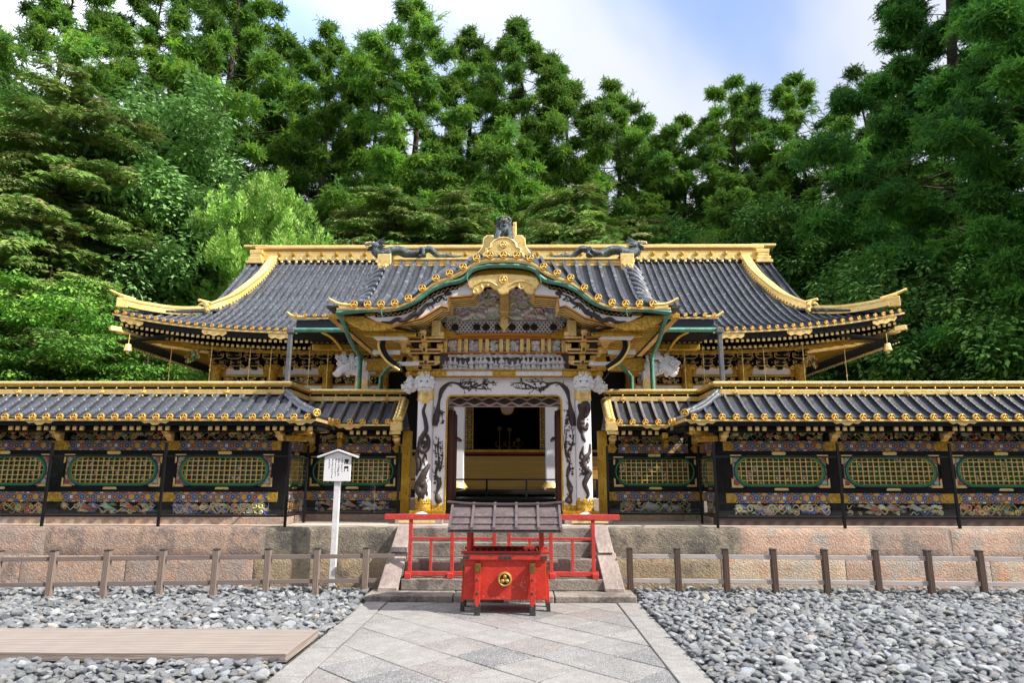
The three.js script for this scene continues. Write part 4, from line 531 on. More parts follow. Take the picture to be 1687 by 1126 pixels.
      br([[1.55, 3.30], [1.50, 3.62], [1.46, 3.9], [1.40, 4.12], [1.22, 4.27], [1.02, 4.24], [0.92, 4.16], [0.72, 4.15], [0.50, 4.24], [0.12, 4.28]], 0.062, 0.08); br([[1.05, 4.25], [0.8, 4.3], [0.6, 4.27]], 0.018); br([[0.75, 4.16], [0.45, 4.13], [0.25, 4.15]], 0.018); br([[0.5, 4.24], [0.35, 4.32]], 0.012); br([[1.5, 3.7], [1.40, 3.55], [1.37, 3.4]], 0.018); br([[0.95, 4.2], [0.75, 4.08]], 0.013);
      for (let k = 0; k < 34; k++) { const q = r(); let x, y; if (q < 0.45) { x = 0.25 + r() * 0.75; y = 4.1 + r() * 0.2; } else if (q < 0.65) { x = 1.36 + r() * 0.12; y = 3.35 + r() * 0.3; } else { x = 1.35 + r() * 0.18; y = 2.0 + r() * 1.1; } for (let j = 0; j < 4; j++) B.push(ell(0.016, 0.016, 0.008, gx + s * x + cos(j * 1.57) * 0.016, y + sin(j * 1.57) * 0.016, zz + 0.004, 5)); }
      part('plum_branch', B, M.relief, sur);
    }
  }
  { // inner transom with lozenges, reveals, posts, ceiling, floor
    const pinkish = mat({ color: C(0.42, 0.31, 0.29), roughness: 0.6 }), tr = part('transom', XB(-1.3, 1.3, 3.75, 3.985, -2.74, -2.64), pinkish, t), L = [];
    for (let k = -3; k <= 3; k++) { const big = !(k & 1); L.push(extr(poly([[-0.19, 0], [0, -0.075], [0.19, 0], [0, 0.075]]), 0.012, 0.003, -2.64).translate(gx + k * 0.34, 3.87, 0)); for (let j = 0; j < 8; j++) L.push(curl(gx + k * 0.34 + cos(j * 0.785) * 0.1, 3.87 + sin(j * 0.785) * 0.04, -2.625, 0.03, j, 1, 0.008, [1, 1, 1])); }
    for (let k = -4; k <= 3; k++) for (const s of [-1, 1]) L.push(extr(poly([[-0.12, 0], [0, s * -0.055], [0.12, 0]].sort((a, b) => s * (a[0] - b[0]))), 0.012, 0, -2.64).translate(gx + (k + 0.5) * 0.34, 3.87 + s * 0.105, 0));
    const dk = L.map((g) => { g = fix(g); g.deleteAttribute('color'); return g; }); part('lozenge_relief', dk, M.relief, tr);
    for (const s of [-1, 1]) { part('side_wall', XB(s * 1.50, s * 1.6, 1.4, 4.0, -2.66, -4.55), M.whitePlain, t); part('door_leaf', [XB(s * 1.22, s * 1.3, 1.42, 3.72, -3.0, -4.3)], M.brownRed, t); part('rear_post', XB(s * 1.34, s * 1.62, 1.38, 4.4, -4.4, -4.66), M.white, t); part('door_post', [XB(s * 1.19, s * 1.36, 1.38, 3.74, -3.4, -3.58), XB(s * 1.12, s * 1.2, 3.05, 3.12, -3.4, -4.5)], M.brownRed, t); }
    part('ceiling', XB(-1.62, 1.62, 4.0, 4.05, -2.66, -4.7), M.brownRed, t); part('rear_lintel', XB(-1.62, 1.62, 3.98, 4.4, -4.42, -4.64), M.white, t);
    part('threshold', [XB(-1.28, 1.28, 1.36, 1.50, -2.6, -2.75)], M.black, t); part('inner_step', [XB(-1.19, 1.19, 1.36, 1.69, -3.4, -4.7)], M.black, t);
    part('core', [XB(-2.0, 2.0, 4.55, 6.2, -2.72, -4.6), XB(-1.5, 1.5, 6.2, 6.7, -2.9, -4.4)], M.blackMatt, t);
  }
  { // architrave, figure frieze, strut course
    part('architrave', XB(-1.62, 1.62, 4.40, 4.53, -2.74, -2.30), M.whitePlain, t);
    part('gold_edging', [XB(-1.95, 1.95, 4.53, 4.56, -2.76, -2.26), XB(-1.6, 1.6, 4.395, 4.415, -2.5, -2.29), XB(-0.26, 0.26, 4.42, 4.52, -2.31, -2.285), ...both((s) => XB(s * 1.3, s * 1.63, 4.405, 4.525, -2.5, -2.285))], M.goldChased, t);
    const fr = group('figure_frieze'), w = PAL.white;
    part('frieze_board', XB(-1.5, 1.5, 4.56, 4.97, -2.66, -2.6), M.reliefPale, fr);
    const fig = (x, h, sit, k) => { const o = [], c = w[k % 4], b = sit ? 0.62 : 1; const P = [[0.0, 0], [0.062 * (sit ? 1.5 : 1), 0], [0.052 * (sit ? 1.3 : 1), 0.3 * h * b], [0.038, 0.5 * h * b], [0.05, 0.68 * h * b], [0.022, 0.78 * h * b], [0, 0.8 * h * b]].map(([a, y]) => new THREE.Vector2(a, y)); const L = new THREE.LatheGeometry(P, 9); L.scale(1, 1, 0.7); o.push(tint(L, c), tint(ell(0.03, 0.036, 0.03, 0, 0.86 * h * b, 0.008, 8), c), tint(ell(0.018, 0.022, 0.018, 0, 0.86 * h * b + 0.042, 0, 6), c), ...[-1, 1].map((q) => tint(sweep([V(q * 0.045, 0.66 * h * b, 0), V(q * 0.06, 0.5 * h * b, 0.03), V(q * 0.012, 0.46 * h * b, 0.06)], 0.017, 5), c))); return mv(merge(o), gx + x, 4.575, -2.54 + (k % 3) * 0.025); };
    let x = -1.36; for (let k = 0; k < 25 && x < 1.4; k++) { part('carved_figure', fig(x, 0.27 + 0.07 * r() + (Math.abs(x) < 0.06 ? 0.06 : 0), r() < 0.35, k), M.carve, fr); x += 0.095 + r() * 0.045; }
    part('frieze_cloud', [carving(2.7, 0.14, 71, 'white', 46, 'cl', 1.5).map((g) => g), ...[0, 1, 2].map((k) => tint(sweep(curve(Array.from({ length: 12 }, (_, i) => [0.05 + i * 0.236, 0.07 + 0.03 * sin(i * 2 + k * 2), 0.01 * k]), 60), 0.016, 5), w[k]))].flat(3).map((g) => g.translate(gx - 1.35, 4.84, -2.53)), M.carve, fr);
    part('frieze_rail', [tint(XB(-1.4, 1.4, 4.562, 4.58, -2.6, -2.42), w[0]), ...Array.from({ length: 44 }, (_, k) => tint(XB(-1.38 + k * 0.064, -1.368 + k * 0.064, 4.58, 4.62, -2.425, -2.415, 0), w[0]))], M.carve, fr);
    const st = group('strut_course'); part('course_board', XB(-1.5, 1.5, 4.97, 5.33, -2.66, -2.6), M.reliefPale, st); part('orange_rail', [XB(-1.45, 1.45, 4.965, 4.995, -2.6, -2.46), XB(-1.3, 1.3, 5.30, 5.325, -2.6, -2.46)], M.orange, st);
    for (const X of [-1.36, -1.035, -0.885, -0.55, -0.40, -0.075, 0.075, 0.40, 0.55, 0.885, 1.035, 1.36]) part('gold_strut', [XB(X - 0.045, X + 0.045, 5.0, 5.3, -2.6, -2.47, 0.012), XB(X - 0.012, X + 0.012, 5.03, 5.28, -2.5, -2.462), ell(0.05, 0.03, 0.05, gx + X, 5.0, -2.47, 8)], M.gold, st);
    for (const [a, b] of [[-1.31, -1.085], [-0.83, -0.60], [-0.35, -0.125], [0.125, 0.35], [0.60, 0.83], [1.085, 1.31]]) part('openwork_panel', carving(b - a, 0.29, (a * 100) | 0, 'white', 60, 'lcfg', 0.7).flat(3).map((g) => g.translate(gx + a, 5.0, -2.57)), M.carve, st);
    for (const X of [-0.96, -0.475, 0, 0.475, 0.96]) part('openwork_panel', carving(0.07, 0.28, (X * 100) | 0, 'white', 9, 'cl', 0.5).flat(3).map((g) => g.translate(gx + X - 0.035, 5.0, -2.56)), M.carve, st);
  }
  { // rainbow beam with pierced hexagons
    const b = group('rainbow_beam'), H = []; part('beam_board', XB(-1.42, 1.42, 5.43, 5.70, -2.6, -2.44), M.relief, b);
    for (let row = 0; row < 5; row++) for (let k = -16; k <= 16; k++) { const x = (k + (row & 1 ? 0.5 : 0)) * 0.086, y = 5.455 + row * 0.055; if (Math.abs(x) > 1.36 - (row === 4 ? 0.05 : 0)) continue; const g = new THREE.TorusGeometry(0.036, 0.0115, 4, 6); g.scale(1, 0.9, 1); H.push(tint(mv(g, gx + x, y, -2.435), PAL.white[1])); }
    part('hexagon_openwork', [...H, tint(XB(-1.42, 1.42, 5.425, 5.44, -2.46, -2.425), PAL.white[0]), tint(XB(-1.42, 1.42, 5.69, 5.705, -2.46, -2.425), PAL.white[0])], M.carve, b);
    for (const X of [-1.14, -0.64, -0.42, -0.14, 0.18, 0.5, 0.68, 1.13]) part('round_medallion', [cyl(0.082, 0.082, 0.03, 0, 0, 0, 18).rotateX(PI / 2), mv(new THREE.TorusGeometry(0.072, 0.012, 5, 18), 0, 0, 0.014), curl(0, 0, 0.018, 0.052, 0, 1.5, 0.012, [1, 1, 1])].map((g) => { g = fix(g); g.deleteAttribute('color'); return g.translate(gx + X, 5.56, -2.42); }), M.relief, b);
    part('beam_edge', [sweep(curve([[gx - 1.5, 5.30, -2.42], [gx - 1.1, 5.375, -2.42], [gx, 5.395, -2.42], [gx + 1.1, 5.375, -2.42], [gx + 1.5, 5.30, -2.42]], 24), 0.032, 6), sweep(curve([[gx - 1.5, 5.25, -2.44], [gx - 1.1, 5.335, -2.44], [gx, 5.345, -2.44], [gx + 1.1, 5.335, -2.44], [gx + 1.5, 5.25, -2.44]], 24), 0.02, 6)], M.orange, b);
    for (const s of [-1, 1]) { part('beam_end', extr(poly([[1.0, 5.34], [1.15, 5.45], [1.3, 5.49], [1.42, 5.58], [1.62, 5.62], [2.0, 5.66], [2.02, 5.40], [1.75, 5.28], [1.5, 5.23], [1.25, 5.29]].map(([x, y]) => [s * x, y])), 0.05, 0.012, -2.42).translate(gx, 0, 0), M.goldOld, b); part('beam_end_panel', extr(poly([[1.55, 5.42], [1.98, 5.42], [1.98, 5.62], [1.75, 5.52]].map(([x, y]) => [s * x, y])), 0.02, 0.004, -2.368).translate(gx, 0, 0), M.whitePlain, b); }
  }
  { // tympanum
    const ty = group('tympanum'); const P = [[-2.3, 5.68]]; for (let X = -2.2; X <= 2.2001; X += 0.1) P.push([X, Math.max(5.72, Gf(X) - 0.12)]); P.push([2.3, 5.68]);
    part('tympanum_board', extr(poly(P), 0.05, 0, -2.62).translate(gx, 0, 0), M.reliefPale, ty);
    const inside = (x, y) => { const X = x - 1.8; return y + 5.70 < Math.min(Gf(X) - 0.2, Bf(X) + 0.38) && Math.abs(X) > 0.1; };
    part('cloud_carving', carving(3.6, 0.9, 91, 'white', 480, 'ccllfv', 0.5, inside).flat(3).map((g) => g.translate(gx - 1.8, 5.70, -2.55)), M.carve, ty);
    part('figure_carving', [[-0.55, 5.88, -0.5], [-0.9, 5.80, 0.3], [0.5, 5.95, 0.4], [0.85, 5.82, -0.4], [-0.3, 6.02, 0.2], [0.28, 5.80, 0]].flatMap(([x, y, a], k) => [tint(mv(ell(0.16, 0.075, 0.07, 0, 0, 0, 9), gx + x, y, -2.49, 0, 0, a), PAL.white[k % 4]), tint(ell(0.055, 0.055, 0.05, gx + x + 0.14 * cos(a), y + 0.08, -2.45, 8), PAL.white[1]), tint(sweep(curve([[gx + x - 0.12, y, -2.46], [gx + x - 0.24, y + 0.05, -2.44], [gx + x - 0.3, y - 0.03, -2.46]], 8), (q) => 0.035 * (1.1 - q), 6), PAL.white[2])]), M.carve, ty);
    part('king_post', [XB(-0.11, 0.11, 5.94, 6.5, -2.6, -2.28, 0.015), XB(-0.09, 0.09, 5.62, 5.9, -2.6, -2.30, 0.012), XB(-0.12, 0.12, 5.885, 5.945, -2.6, -2.27, 0.01), extr(poly([[-0.13, 5.62], [-0.085, 5.64], [0.085, 5.64], [0.13, 5.62], [0.06, 5.52], [0, 5.40], [-0.06, 5.52]]), 0.06, 0.012, -2.36).translate(gx, 0, 0), ...crest(0.075, 0.03).map((g) => g.translate(gx, 5.78, -2.30))], M.gold, ty);
  }
  // ---- karahafu edge: bargeboards, pendant, gutter
  const kb = group('undulating_gable');
  const ribbon = (top, bot, x0, x1, z0, d, n = 40, b = 0) => { const T = [], B = []; for (let i = 0; i <= n; i++) { const X = lerp(x0, x1, i / n); T.push([X, top(X)]); B.unshift([X, bot(X)]); } return extr(poly([...B.reverse(), ...T.reverse()]), d, b, z0).translate(gx, 0, 0); };
  for (const s of [-1, 1]) {
    const XS = [0.585, 0.68, 0.9, 1.17, 1.2, 1.33, 1.5, 1.74, 2.0, 2.36, 2.72, 3.0];
    const board = (dy, z0, d, m, n) => { const T = [], B = []; for (let i = 0; i <= 30; i++) { const X = lerp(0.6, 3.0, i / 30); T.push([s * X, Gf(X) - 0.10 - dy * 0.5]); } for (const X of XS) B.push([s * X, Bf(X) - dy]); return part(n, extr(poly([...B, ...T.reverse()]), d, 0.006, z0).translate(gx, 0, 0), m, kb); };
    board(0, -1.42, 0.06, M.white, 'bargeboard'); board(-0.015, -2.24, 0.8, M.black, 'inner_board'); part('gold_moulding', [1, 2, 3, 4, 5].map((k) => sweep(XS.map((X) => V(gx + s * X, Bf(X) + 0.008, -1.42 - 0.16 * k)), 0.019, 5)), M.gold, kb);
    const edge = (dy, z) => XS.map((X) => V(gx + s * X, Bf(X) - dy, z));
    part('orange_edge', [sweep(edge(0.0, -1.362), 0.022, 6)], M.orange, kb); part('gold_edge', [sweep(edge(0.03, -1.45), 0.018, 5), sweep(edge(0.06, -1.5), 0.014, 5)], M.gold, kb);
    part('black_strip', ribbon((X) => Gf(X) - 0.05, (X) => Gf(X) - 0.135, s * 0.98, s * 2.75, -1.36, 0.012), M.blackMatt, kb);
    const zz = []; for (let k = 0; k <= 34; k++) { const X = lerp(1.0, 2.72, k / 34); zz.push(V(gx + s * X, Gf(X) - (k & 1 ? 0.118 : 0.068), -1.345)); } part('zigzag_inlay', sweep(zz, 0.009, 4), M.gold, kb);
    part('barge_end', extr(poly([[3.5, 5.57], [3.36, 5.42], [3.0, 5.25], [2.6, 5.24], [2.15, 5.38], [2.36, 5.40], [2.72, 5.46], [2.95, 5.57]].map(([x, y]) => [s * x, y])), 0.1, 0.012, -1.46).translate(gx, 0, 0), M.goldChased, kb);
    part('barge_end_panel', extr(poly([[2.95, 5.24], [2.2, 5.22], [2.05, 5.10], [2.75, 5.08]].map(([x, y]) => [s * x, y])), 0.05, 0.01, -1.62).translate(gx, 0, 0), M.whitePlain, kb);
    const D = [sweep(curve([[2.62, 5.44], [2.42, 5.42], [2.28, 5.49], [2.12, 5.46], [1.95, 5.58], [1.78, 5.64], [1.66, 5.80], [1.50, 5.86], [1.42, 5.98], [1.26, 6.05]].map(([x, y]) => [gx + s * x, y, -1.36]), 50), (k) => 0.012 + 0.045 * sin(PI * Math.pow(k, 0.7)), 7), ...[[1.95, 5.62, 1.86, 5.75], [1.78, 5.62, 1.9, 5.5], [1.58, 5.82, 1.5, 5.74], [1.36, 6.0, 1.28, 5.92], [1.5, 5.92, 1.62, 6.02]].map(([a, b, c, d]) => sweep(curve([[gx + s * a, b, -1.35], [gx + s * (a + c) / 2 + 0.03, (b + d) / 2, -1.35], [gx + s * c, d, -1.35]], 6), 0.018, 5)), ell(0.09, 0.055, 0.04, gx + s * 1.2, 6.07, -1.36, 8)];
    for (let k = 0; k < 26; k++) { const X = 1.2 + r() * 0.85; D.push(mv(ell(0.02 + r() * 0.03, 0.014, 0.012, 0, 0, 0, 6), gx + s * X, lerp(Bf(X) + 0.09, Gf(X) - 0.16, 0.2 + r() * 0.6), -1.356, 0, 0, r() * 3)); }
    part('barge_dragon', D, M.relief, kb);
  }
  { const h = [[0, 6.02], [0.09, 6.05], [0.13, 6.12], [0.20, 6.15], [0.27, 6.21], [0.38, 6.20], [0.43, 6.11], [0.50, 6.04], [0.60, 6.03], [0.66, 6.09], [0.63, 6.15], [0.71, 6.18], [0.76, 6.28], [0.70, 6.40], [0.5, 6.46], [0, 6.50]]; h.forEach((q) => { q[0] *= 1.04; }); const P = [...h, ...h.slice(1, -1).reverse().map(([x, y]) => [-x, y])];
    part('gable_pendant', [extr(poly(P), 0.09, 0.022, -1.37).translate(gx, 0, 0), ...crest(0.095, 0.04).map((g) => g.translate(gx, 6.35, -1.27)), ...both((s) => [mv(new THREE.TorusGeometry(0.07, 0.02, 6, 14, 4.2), gx + s * 0.40, 6.22, -1.285, 0, 0, s < 0 ? 0 : 2), sweep(curve([[gx + s * 0.12, 6.2, -1.28], [gx + s * 0.25, 6.29, -1.27], [gx + s * 0.45, 6.31, -1.27], [gx + s * 0.62, 6.22, -1.28]], 12), 0.018, 5), mv(new THREE.TorusGeometry(0.045, 0.016, 6, 12, 4.6), gx + s * 0.6, 6.1, -1.285)]).flat().map((g) => { g = fix(g); g.deleteAttribute('color'); return g; })].map((g) => { g = fix(g); if (g.attributes.color) g.deleteAttribute('color'); return g; }), M.gold, kb); }
  part('gable_vault', [0, 1, 2, 3].map((k) => ribbon((X) => Gf(X) - 0.05 - k * 0.035, (X) => Gf(X) - 0.10 - k * 0.035 - 0.02, -0.86, 0.86, -1.4 - k * 0.16 - 0.14, 0.15)), M.goldOld, kb);
  part('gable_vault_soffit', ribbon((X) => Gf(X) - 0.02, (X) => Gf(X) - 0.08, -3.0, 3.0, -2.6, 1.15, 60), M.goldOld, kb);
  const gut = []; for (let i = 0; i <= 80; i++) { const X = lerp(-3.56, 3.56, i / 80); gut.push(V(gx + X, Gf(X), -1.235)); }
  part('copper_gutter', [sweep(gut, 0.052, 8), ...[-2.6, -0.78, 0.78, 2.6].map((X) => { const g = sweep([V(gx + X, Gf(X) + 0.06, -1.2), V(gx + X, Gf(X) - 0.02, -1.175), V(gx + X + 0.03, Gf(X) - 0.16, -1.2)], 0.012, 5); return g; })], M.copper, t);
  for (const s of [-1, 1]) { part('downpipe', [sweep(curve([[gx + s * 3.52, 5.60, -1.26], [gx + s * 3.46, 5.46, -1.4], [gx + s * 3.52, 5.25, -2.3], [gx + s * 3.60, 5.1, -3.6]], 16), 0.05, 8), cyl(0.055, 0.055, 3.9, gx + s * 3.62, 3.16, -3.75, 10), cyl(0.07, 0.07, 0.16, gx + s * 3.62, 5.1, -3.75, 10), mv(new THREE.SphereGeometry(0.07, 8, 6), gx + s * 3.6, 5.12, -3.66)], M.copper, t); part('downpipe', [sweep(curve([[gx + s * 2.7, 5.02, -3.9], [gx + s * 3.0, 4.86, -4.1], [gx + s * 3.16, 4.7, -4.2]], 8), 0.05, 8), cyl(0.055, 0.055, 3.5, gx + s * 3.18, 2.95, -4.2, 10)], M.copper, t); }
  // ---- roof
  const roof = group('roof');
  part('roof_sheet', [slab(64, 22, (u, v) => { const X = lerp(-3.05, 3.05, u), z = lerp(zE - 0.02, -3.42, v); return [gx + X, surf(X, z) - 0.02, z]; }, 0.06), slab(1, 8, (u, v) => [gx + lerp(-3.05, 3.05, u), main(-3.4 + (v - 1) * -0 - (1 - v) * -0) * 0 + lerp(7.38, 5.8, Math.pow(v, 0.85)), lerp(-3.6, -5.8, v)], 0.06)].flat(), M.tileSeam, roof);
  const apron = (u, z) => { const mz = z > -3.5 ? z : -7 - z, y0 = Math.min(main(mz) + 0.02, 6.0), y1 = 5.80; return y0 + (y1 - y0) * (u < 0.5 ? 2 * u * (1 - u) * 1.15 : 0.575 + (u - 0.5) * 0.85); };
  for (const s of [-1, 1]) { part('side_roof_sheet', slab(8, 16, (u, v) => [gx + s * lerp(2.98, 3.78, u), apron(u, lerp(zE - 0.03, -5.8, v)) - 0.03, lerp(zE - 0.03, -5.8, v)], 0.05), M.tileSeam, roof); part('gable_wall', extr(poly([[2.25, 6.4], [4.75, 6.4], [3.5, 7.3]]), 0.06).rotateY(PI / 2).translate(gx + s * 2.94 - 0.03, 0, 0), M.goldOld, roof); }
  const GD = endDisc(0.08); let n = 0;
  for (let k = -11; k <= 11; k++) { const X = k * 0.2885 * (1 - 0.0 * k), pts = []; for (let i = 0; i <= 26; i++) { const z = lerp(zE + 0.015, -3.4, i / 26); pts.push(V(gx + X, surf(X, z) + 0.01, z)); } if (Math.abs(k) <= 10) { part('tile_roll', rollGeo(pts, 0.082, 0.2, V(1, 0, 0), 0.05, 4), M.tile, roof); } put('tile_end', GD, M.goldEnd, roof, [gx + X, Cf(X) + 0.015, zE + 0.035]); }
  for (const s of [-1, 1]) for (let k = 0; k < 9; k++) { const z = zE - 0.12 - k * 0.245, pts = []; for (let i = 0; i <= 7; i++) { const u = i / 7; pts.push(V(gx + s * (2.93 + 0.40 * u), main(z) + 0.035 - Math.min(0.34, main(z) - 5.74) * u * u, z + 0.05 * u)); } part('verge_roll', rollGeo(pts, 0.092, 0.2, V(0, 0, 1), 0.05, 4), M.tile, roof); }
  part('eave_fillet', [ribbon((X) => Cf(X) - 0.045, (X) => Math.min(Cf(X) - 0.10, Cf(X) - 0.085), -3.5, 3.5, zE - 0.03, 0.05, 70), ribbon((X) => Cf(X) - 0.075, (X) => Cf(X) - 0.135, -3.5, 3.5, zE - 0.06, 0.06, 70)], M.gold, roof);
  part('eave_underlay', ribbon((X) => Cf(X) - 0.06, (X) => Math.min(Gf(X), Cf(X) - 0.1), -3.45, 3.45, zE - 0.25, 0.16, 70), M.goldOld, roof);
  for (const s of [-1, 1]) { part('upturned_corner', [sweep(curve([[gx + s * 3.2, 5.76, zE - 0.02], [gx + s * 3.5, 5.79, zE - 0.01], [gx + s * 3.72, 5.9, zE + 0.02]], 10), (k) => 0.05 * (1.1 - 0.5 * k), 7), box(0.5, 0.05, 0.1, gx + s * 3.3, 5.68, zE - 0.04, 0.01)], M.gold, roof); part('side_eave', bx(gx + s * 3.42, gx + s * 3.76, 5.50, 5.60, zE - 0.1, -5.8, 0.01), M.goldOld, roof); }
  // side soffits with gilt rafters
  for (const s of [-1, 1]) { part('side_soffit', slab(1, 1, (u, v) => [gx + s * lerp(3.6, 1.9, u), lerp(5.52, 5.28, u), lerp(-1.42, -5.7, v)], 0.04), M.blackMatt, t); for (let k = 0; k < 16; k++) { const g = box(1.25, 0.07, 0.07, 0, 0, 0, 0.01); g.rotateZ(s * 0.14); part('side_rafter', g.translate(gx + s * 2.85, 5.36, -1.65 - k * 0.25), M.goldOld, t); }
    part('side_rib', [0, 1].map((q) => sweep(curve([[gx + s * 2.62, 5.24, -1.8 - q * 2.6], [gx + s * 2.66, 4.98, -1.8 - q * 2.6], [gx + s * 2.52, 4.72, -1.82 - q * 2.6], [gx + s * 2.25, 4.52, -1.84 - q * 2.6]], 14), 0.055, 6)), M.black, t); part('side_rib_edge', [sweep(curve([[gx + s * 2.69, 5.26, -1.76], [gx + s * 2.74, 4.98, -1.76], [gx + s * 2.58, 4.68, -1.78], [gx + s * 2.27, 4.46, -1.8]], 14), 0.026, 6)], M.gold, t); }
  // bracket clusters over the columns
  const arm = (len, ax) => { const p = [[-len / 2, 0.11], [-len / 2, 0.05], [-len / 2 + 0.05, 0.015], [-len / 2 + 0.12, 0], [len / 2 - 0.12, 0], [len / 2 - 0.05, 0.015], [len / 2, 0.05], [len / 2, 0.11]], g = extr(poly(p), 0.1, 0.008, -0.05); if (ax) g.rotateY(PI / 2); return g; };
  const blk = (x, y, z, k = 1) => [bx(x - 0.075 * k, x + 0.075 * k, y + 0.03, y + 0.105, z - 0.075 * k, z + 0.075 * k, 0.008), cylSq(x, y, z, k)], cylSq = (x, y, z, k) => { const g = new THREE.CylinderGeometry(0.1 * k, 0.07 * k, 0.032, 4); g.rotateY(PI / 4); return g.translate(x, y + 0.015, z); };
  for (const s of [-1, 1]) { const cx = gx + s * 1.77, G = [], R2 = [];
    G.push(blk(cx, 4.56, zf, 1.35));
    [[4.66, 0.62, 0.5], [4.90, 0.95, 0.85], [5.13, 1.2, 1.15]].forEach(([y, lx, lz], k) => { const zo = zf + 0.12 + k * 0.2; G.push(arm(lx, 0).translate(cx + s * 0.08 * k, y, zo), arm(lz, 1).translate(cx, y + 0.004, zf + 0.1 * k), arm(lz * 0.8, 1).translate(cx + s * (0.2 + 0.18 * k), y + 0.006, zf + 0.08 * k)); for (const d of [-lx / 2 + 0.07, 0, lx / 2 - 0.07]) G.push(blk(cx + s * 0.08 * k + d, y + 0.112, zo, 0.85)); G.push(blk(cx, y + 0.114, zf + 0.1 * k + lz / 2 - 0.07, 0.85)); R2.push(bx(cx - lx / 2 + 0.12, cx + lx / 2 - 0.12, y + 0.02, y + 0.06, zo + 0.05, zo + 0.058)); R2.push(bx(cx - 0.03, cx + 0.03, y + 0.01, y + 0.09, zf + 0.1 * k + lz / 2, zf + 0.1 * k + lz / 2 + 0.006)); });
    G.push(XB(s * 1.42, s * 1.62, 5.25, 5.62, -2.42, -1.95, 0.015), XB(s * 2.1, s * 2.28, 5.1, 5.45, -2.3, -1.7, 0.015));
    part('bracket_cluster', G, M.gold, t); part('bracket_inlay', R2, M.brownRed, t); part('bracket_panel', [XB(s * 1.9, s * 2.5, 4.62, 4.70, -2.2, -2.1), XB(s * 2.3, s * 2.9, 4.84, 4.93, -2.0, -1.9)], M.whitePlain, t); part('purlin_end', [XB(s * 1.9, s * 3.0, 5.16, 5.26, -1.66, -1.54), XB(s * 2.0, s * 2.9, 5.27, 5.35, -1.7, -1.5)], M.goldOld, t); }
  // main ridge and end blocks
  const rg = group('ridge');
  part('ridge_base', XB(-2.95, 2.95, 7.18, 7.30, -3.66, -3.33), M.navy, rg); part('gold_course', [XB(-2.95, 2.95, 7.302, 7.40, -3.64, -3.35, 0.01), XB(-2.95, 2.95, 7.42, 7.50, -3.62, -3.37, 0.01), XB(-2.95, 2.95, 7.40, 7.42, -3.6, -3.39)], M.gold, rg); part('ridge_cap', XB(-2.95, 2.95, 7.50, 7.57, -3.66, -3.33, 0.025), M.gold, rg);
  part('ridge_studs', Array.from({ length: 21 }, (_, k) => [ell(0.035, 0.035, 0.025, gx - 2.8 + k * 0.28, 7.25, -3.33, 7)]).flat(), M.gold, rg, { kind: 'stuff' });
  for (const s of [-1, 1]) part('ridge_end_block', [XB(s * 2.85, s * 3.18, 7.16, 7.62, -3.62, -3.18, 0.02), XB(s * 2.88, s * 3.15, 7.1, 7.34, -3.2, -3.12, 0.04), ...crest(0.09, 0.03).map((g) => g.translate(gx + s * 3.015, 7.25, -3.115))], M.gold, rg);
  // front ornament over the gable crown
  const fo = part('gable_ridge', [XB(-0.16, 0.16, 6.9, 7.30, -1.75, -3.35, 0.03), XB(-0.11, 0.11, 7.30, 7.40, -1.75, -3.35, 0.03)], M.gold, t);
  const oh = [[0.46, 6.93], [0.46, 7.02], [0.40, 7.06], [0.41, 7.14], [0.31, 7.18], [0.29, 7.27], [0.20, 7.36], [0.10, 7.41], [0, 7.42]];
  part('crest_plate', [extr(poly([...oh, ...oh.slice(0, -1).reverse().map(([x, y]) => [-x, y])]), 0.14, 0.02, -1.62).translate(gx, 0, 0), ...both((s) => sweep(curve(oh.map(([x, y]) => [gx + s * x * 0.9, 6.93 + (y - 6.93) * 0.93, -1.475]), 24), 0.016, 5)), ...crest(0.085, 0.03).map((g) => g.translate(gx, 7.23, -1.48)), ...[-0.28, -0.1, 0.1, 0.28].map((x) => ell(0.035, 0.028, 0.02, gx + x, 6.985, -1.48, 7))], M.gold, fo);
  const wg = [[0, 0], [0.5, -0.42], [0.56, -0.34], [0.38, -0.08], [0.36, 0.12], [0.28, 0.20], [0.14, 0.20], [0.10, 0.12], [0, 0.2]];
  for (const s of [-1, 1]) part('side_fin', extr(poly(wg.map(([x, y]) => [s * (0.12 + x), 7.42 + y])), 0.09, 0.015, -2.0).translate(gx, 0, 0), M.gold, fo);
  part('gold_tail_piece', [bx(gx + 0.13, gx + 0.24, 7.5, 7.86, -2.1, -1.96, 0.03), bx(gx + 0.2, gx + 0.28, 7.55, 7.95, -2.06, -1.94, 0.02), ...crest(0.035, 0.02).map((g) => g.translate(gx + 0.24, 7.9, -1.93))], M.gold, fo);
}
// ================================================================ the worship hall behind the gate
// rectangular bar along points, bottom on the points
function rail(pts, w, h, dy = 0) { const n = pts.length, top = [], P = pts.map((p, i) => { const t = pts[Math.min(i + 1, n - 1)].clone().sub(pts[Math.max(i - 1, 0)]); t.y = 0; t.normalize(); return [p, V(t.z, 0, -t.x).multiplyScalar(w / 2)]; }); const f = (a, b) => sheet(n - 1, 1, (u, v) => { const [p, s] = P[Math.round(u * (n - 1))], q = v ? b : a; return [p.x + s.x * q[0], p.y + dy + q[1] * h, p.z + s.z * q[0]]; }); const c = [[-1, 0], [-1, 1], [1, 1], [1, 0]]; const cap = (i) => { const [p, s] = P[i]; return sheet(1, 1, (u, v) => [p.x + s.x * (u * 2 - 1), p.y + dy + v * h, p.z + s.z * (u * 2 - 1)]); }; return [f(c[0], c[1]), f(c[1], c[2]), f(c[2], c[3]), f(c[3], c[0]), cap(0), cap(n - 1)]; }
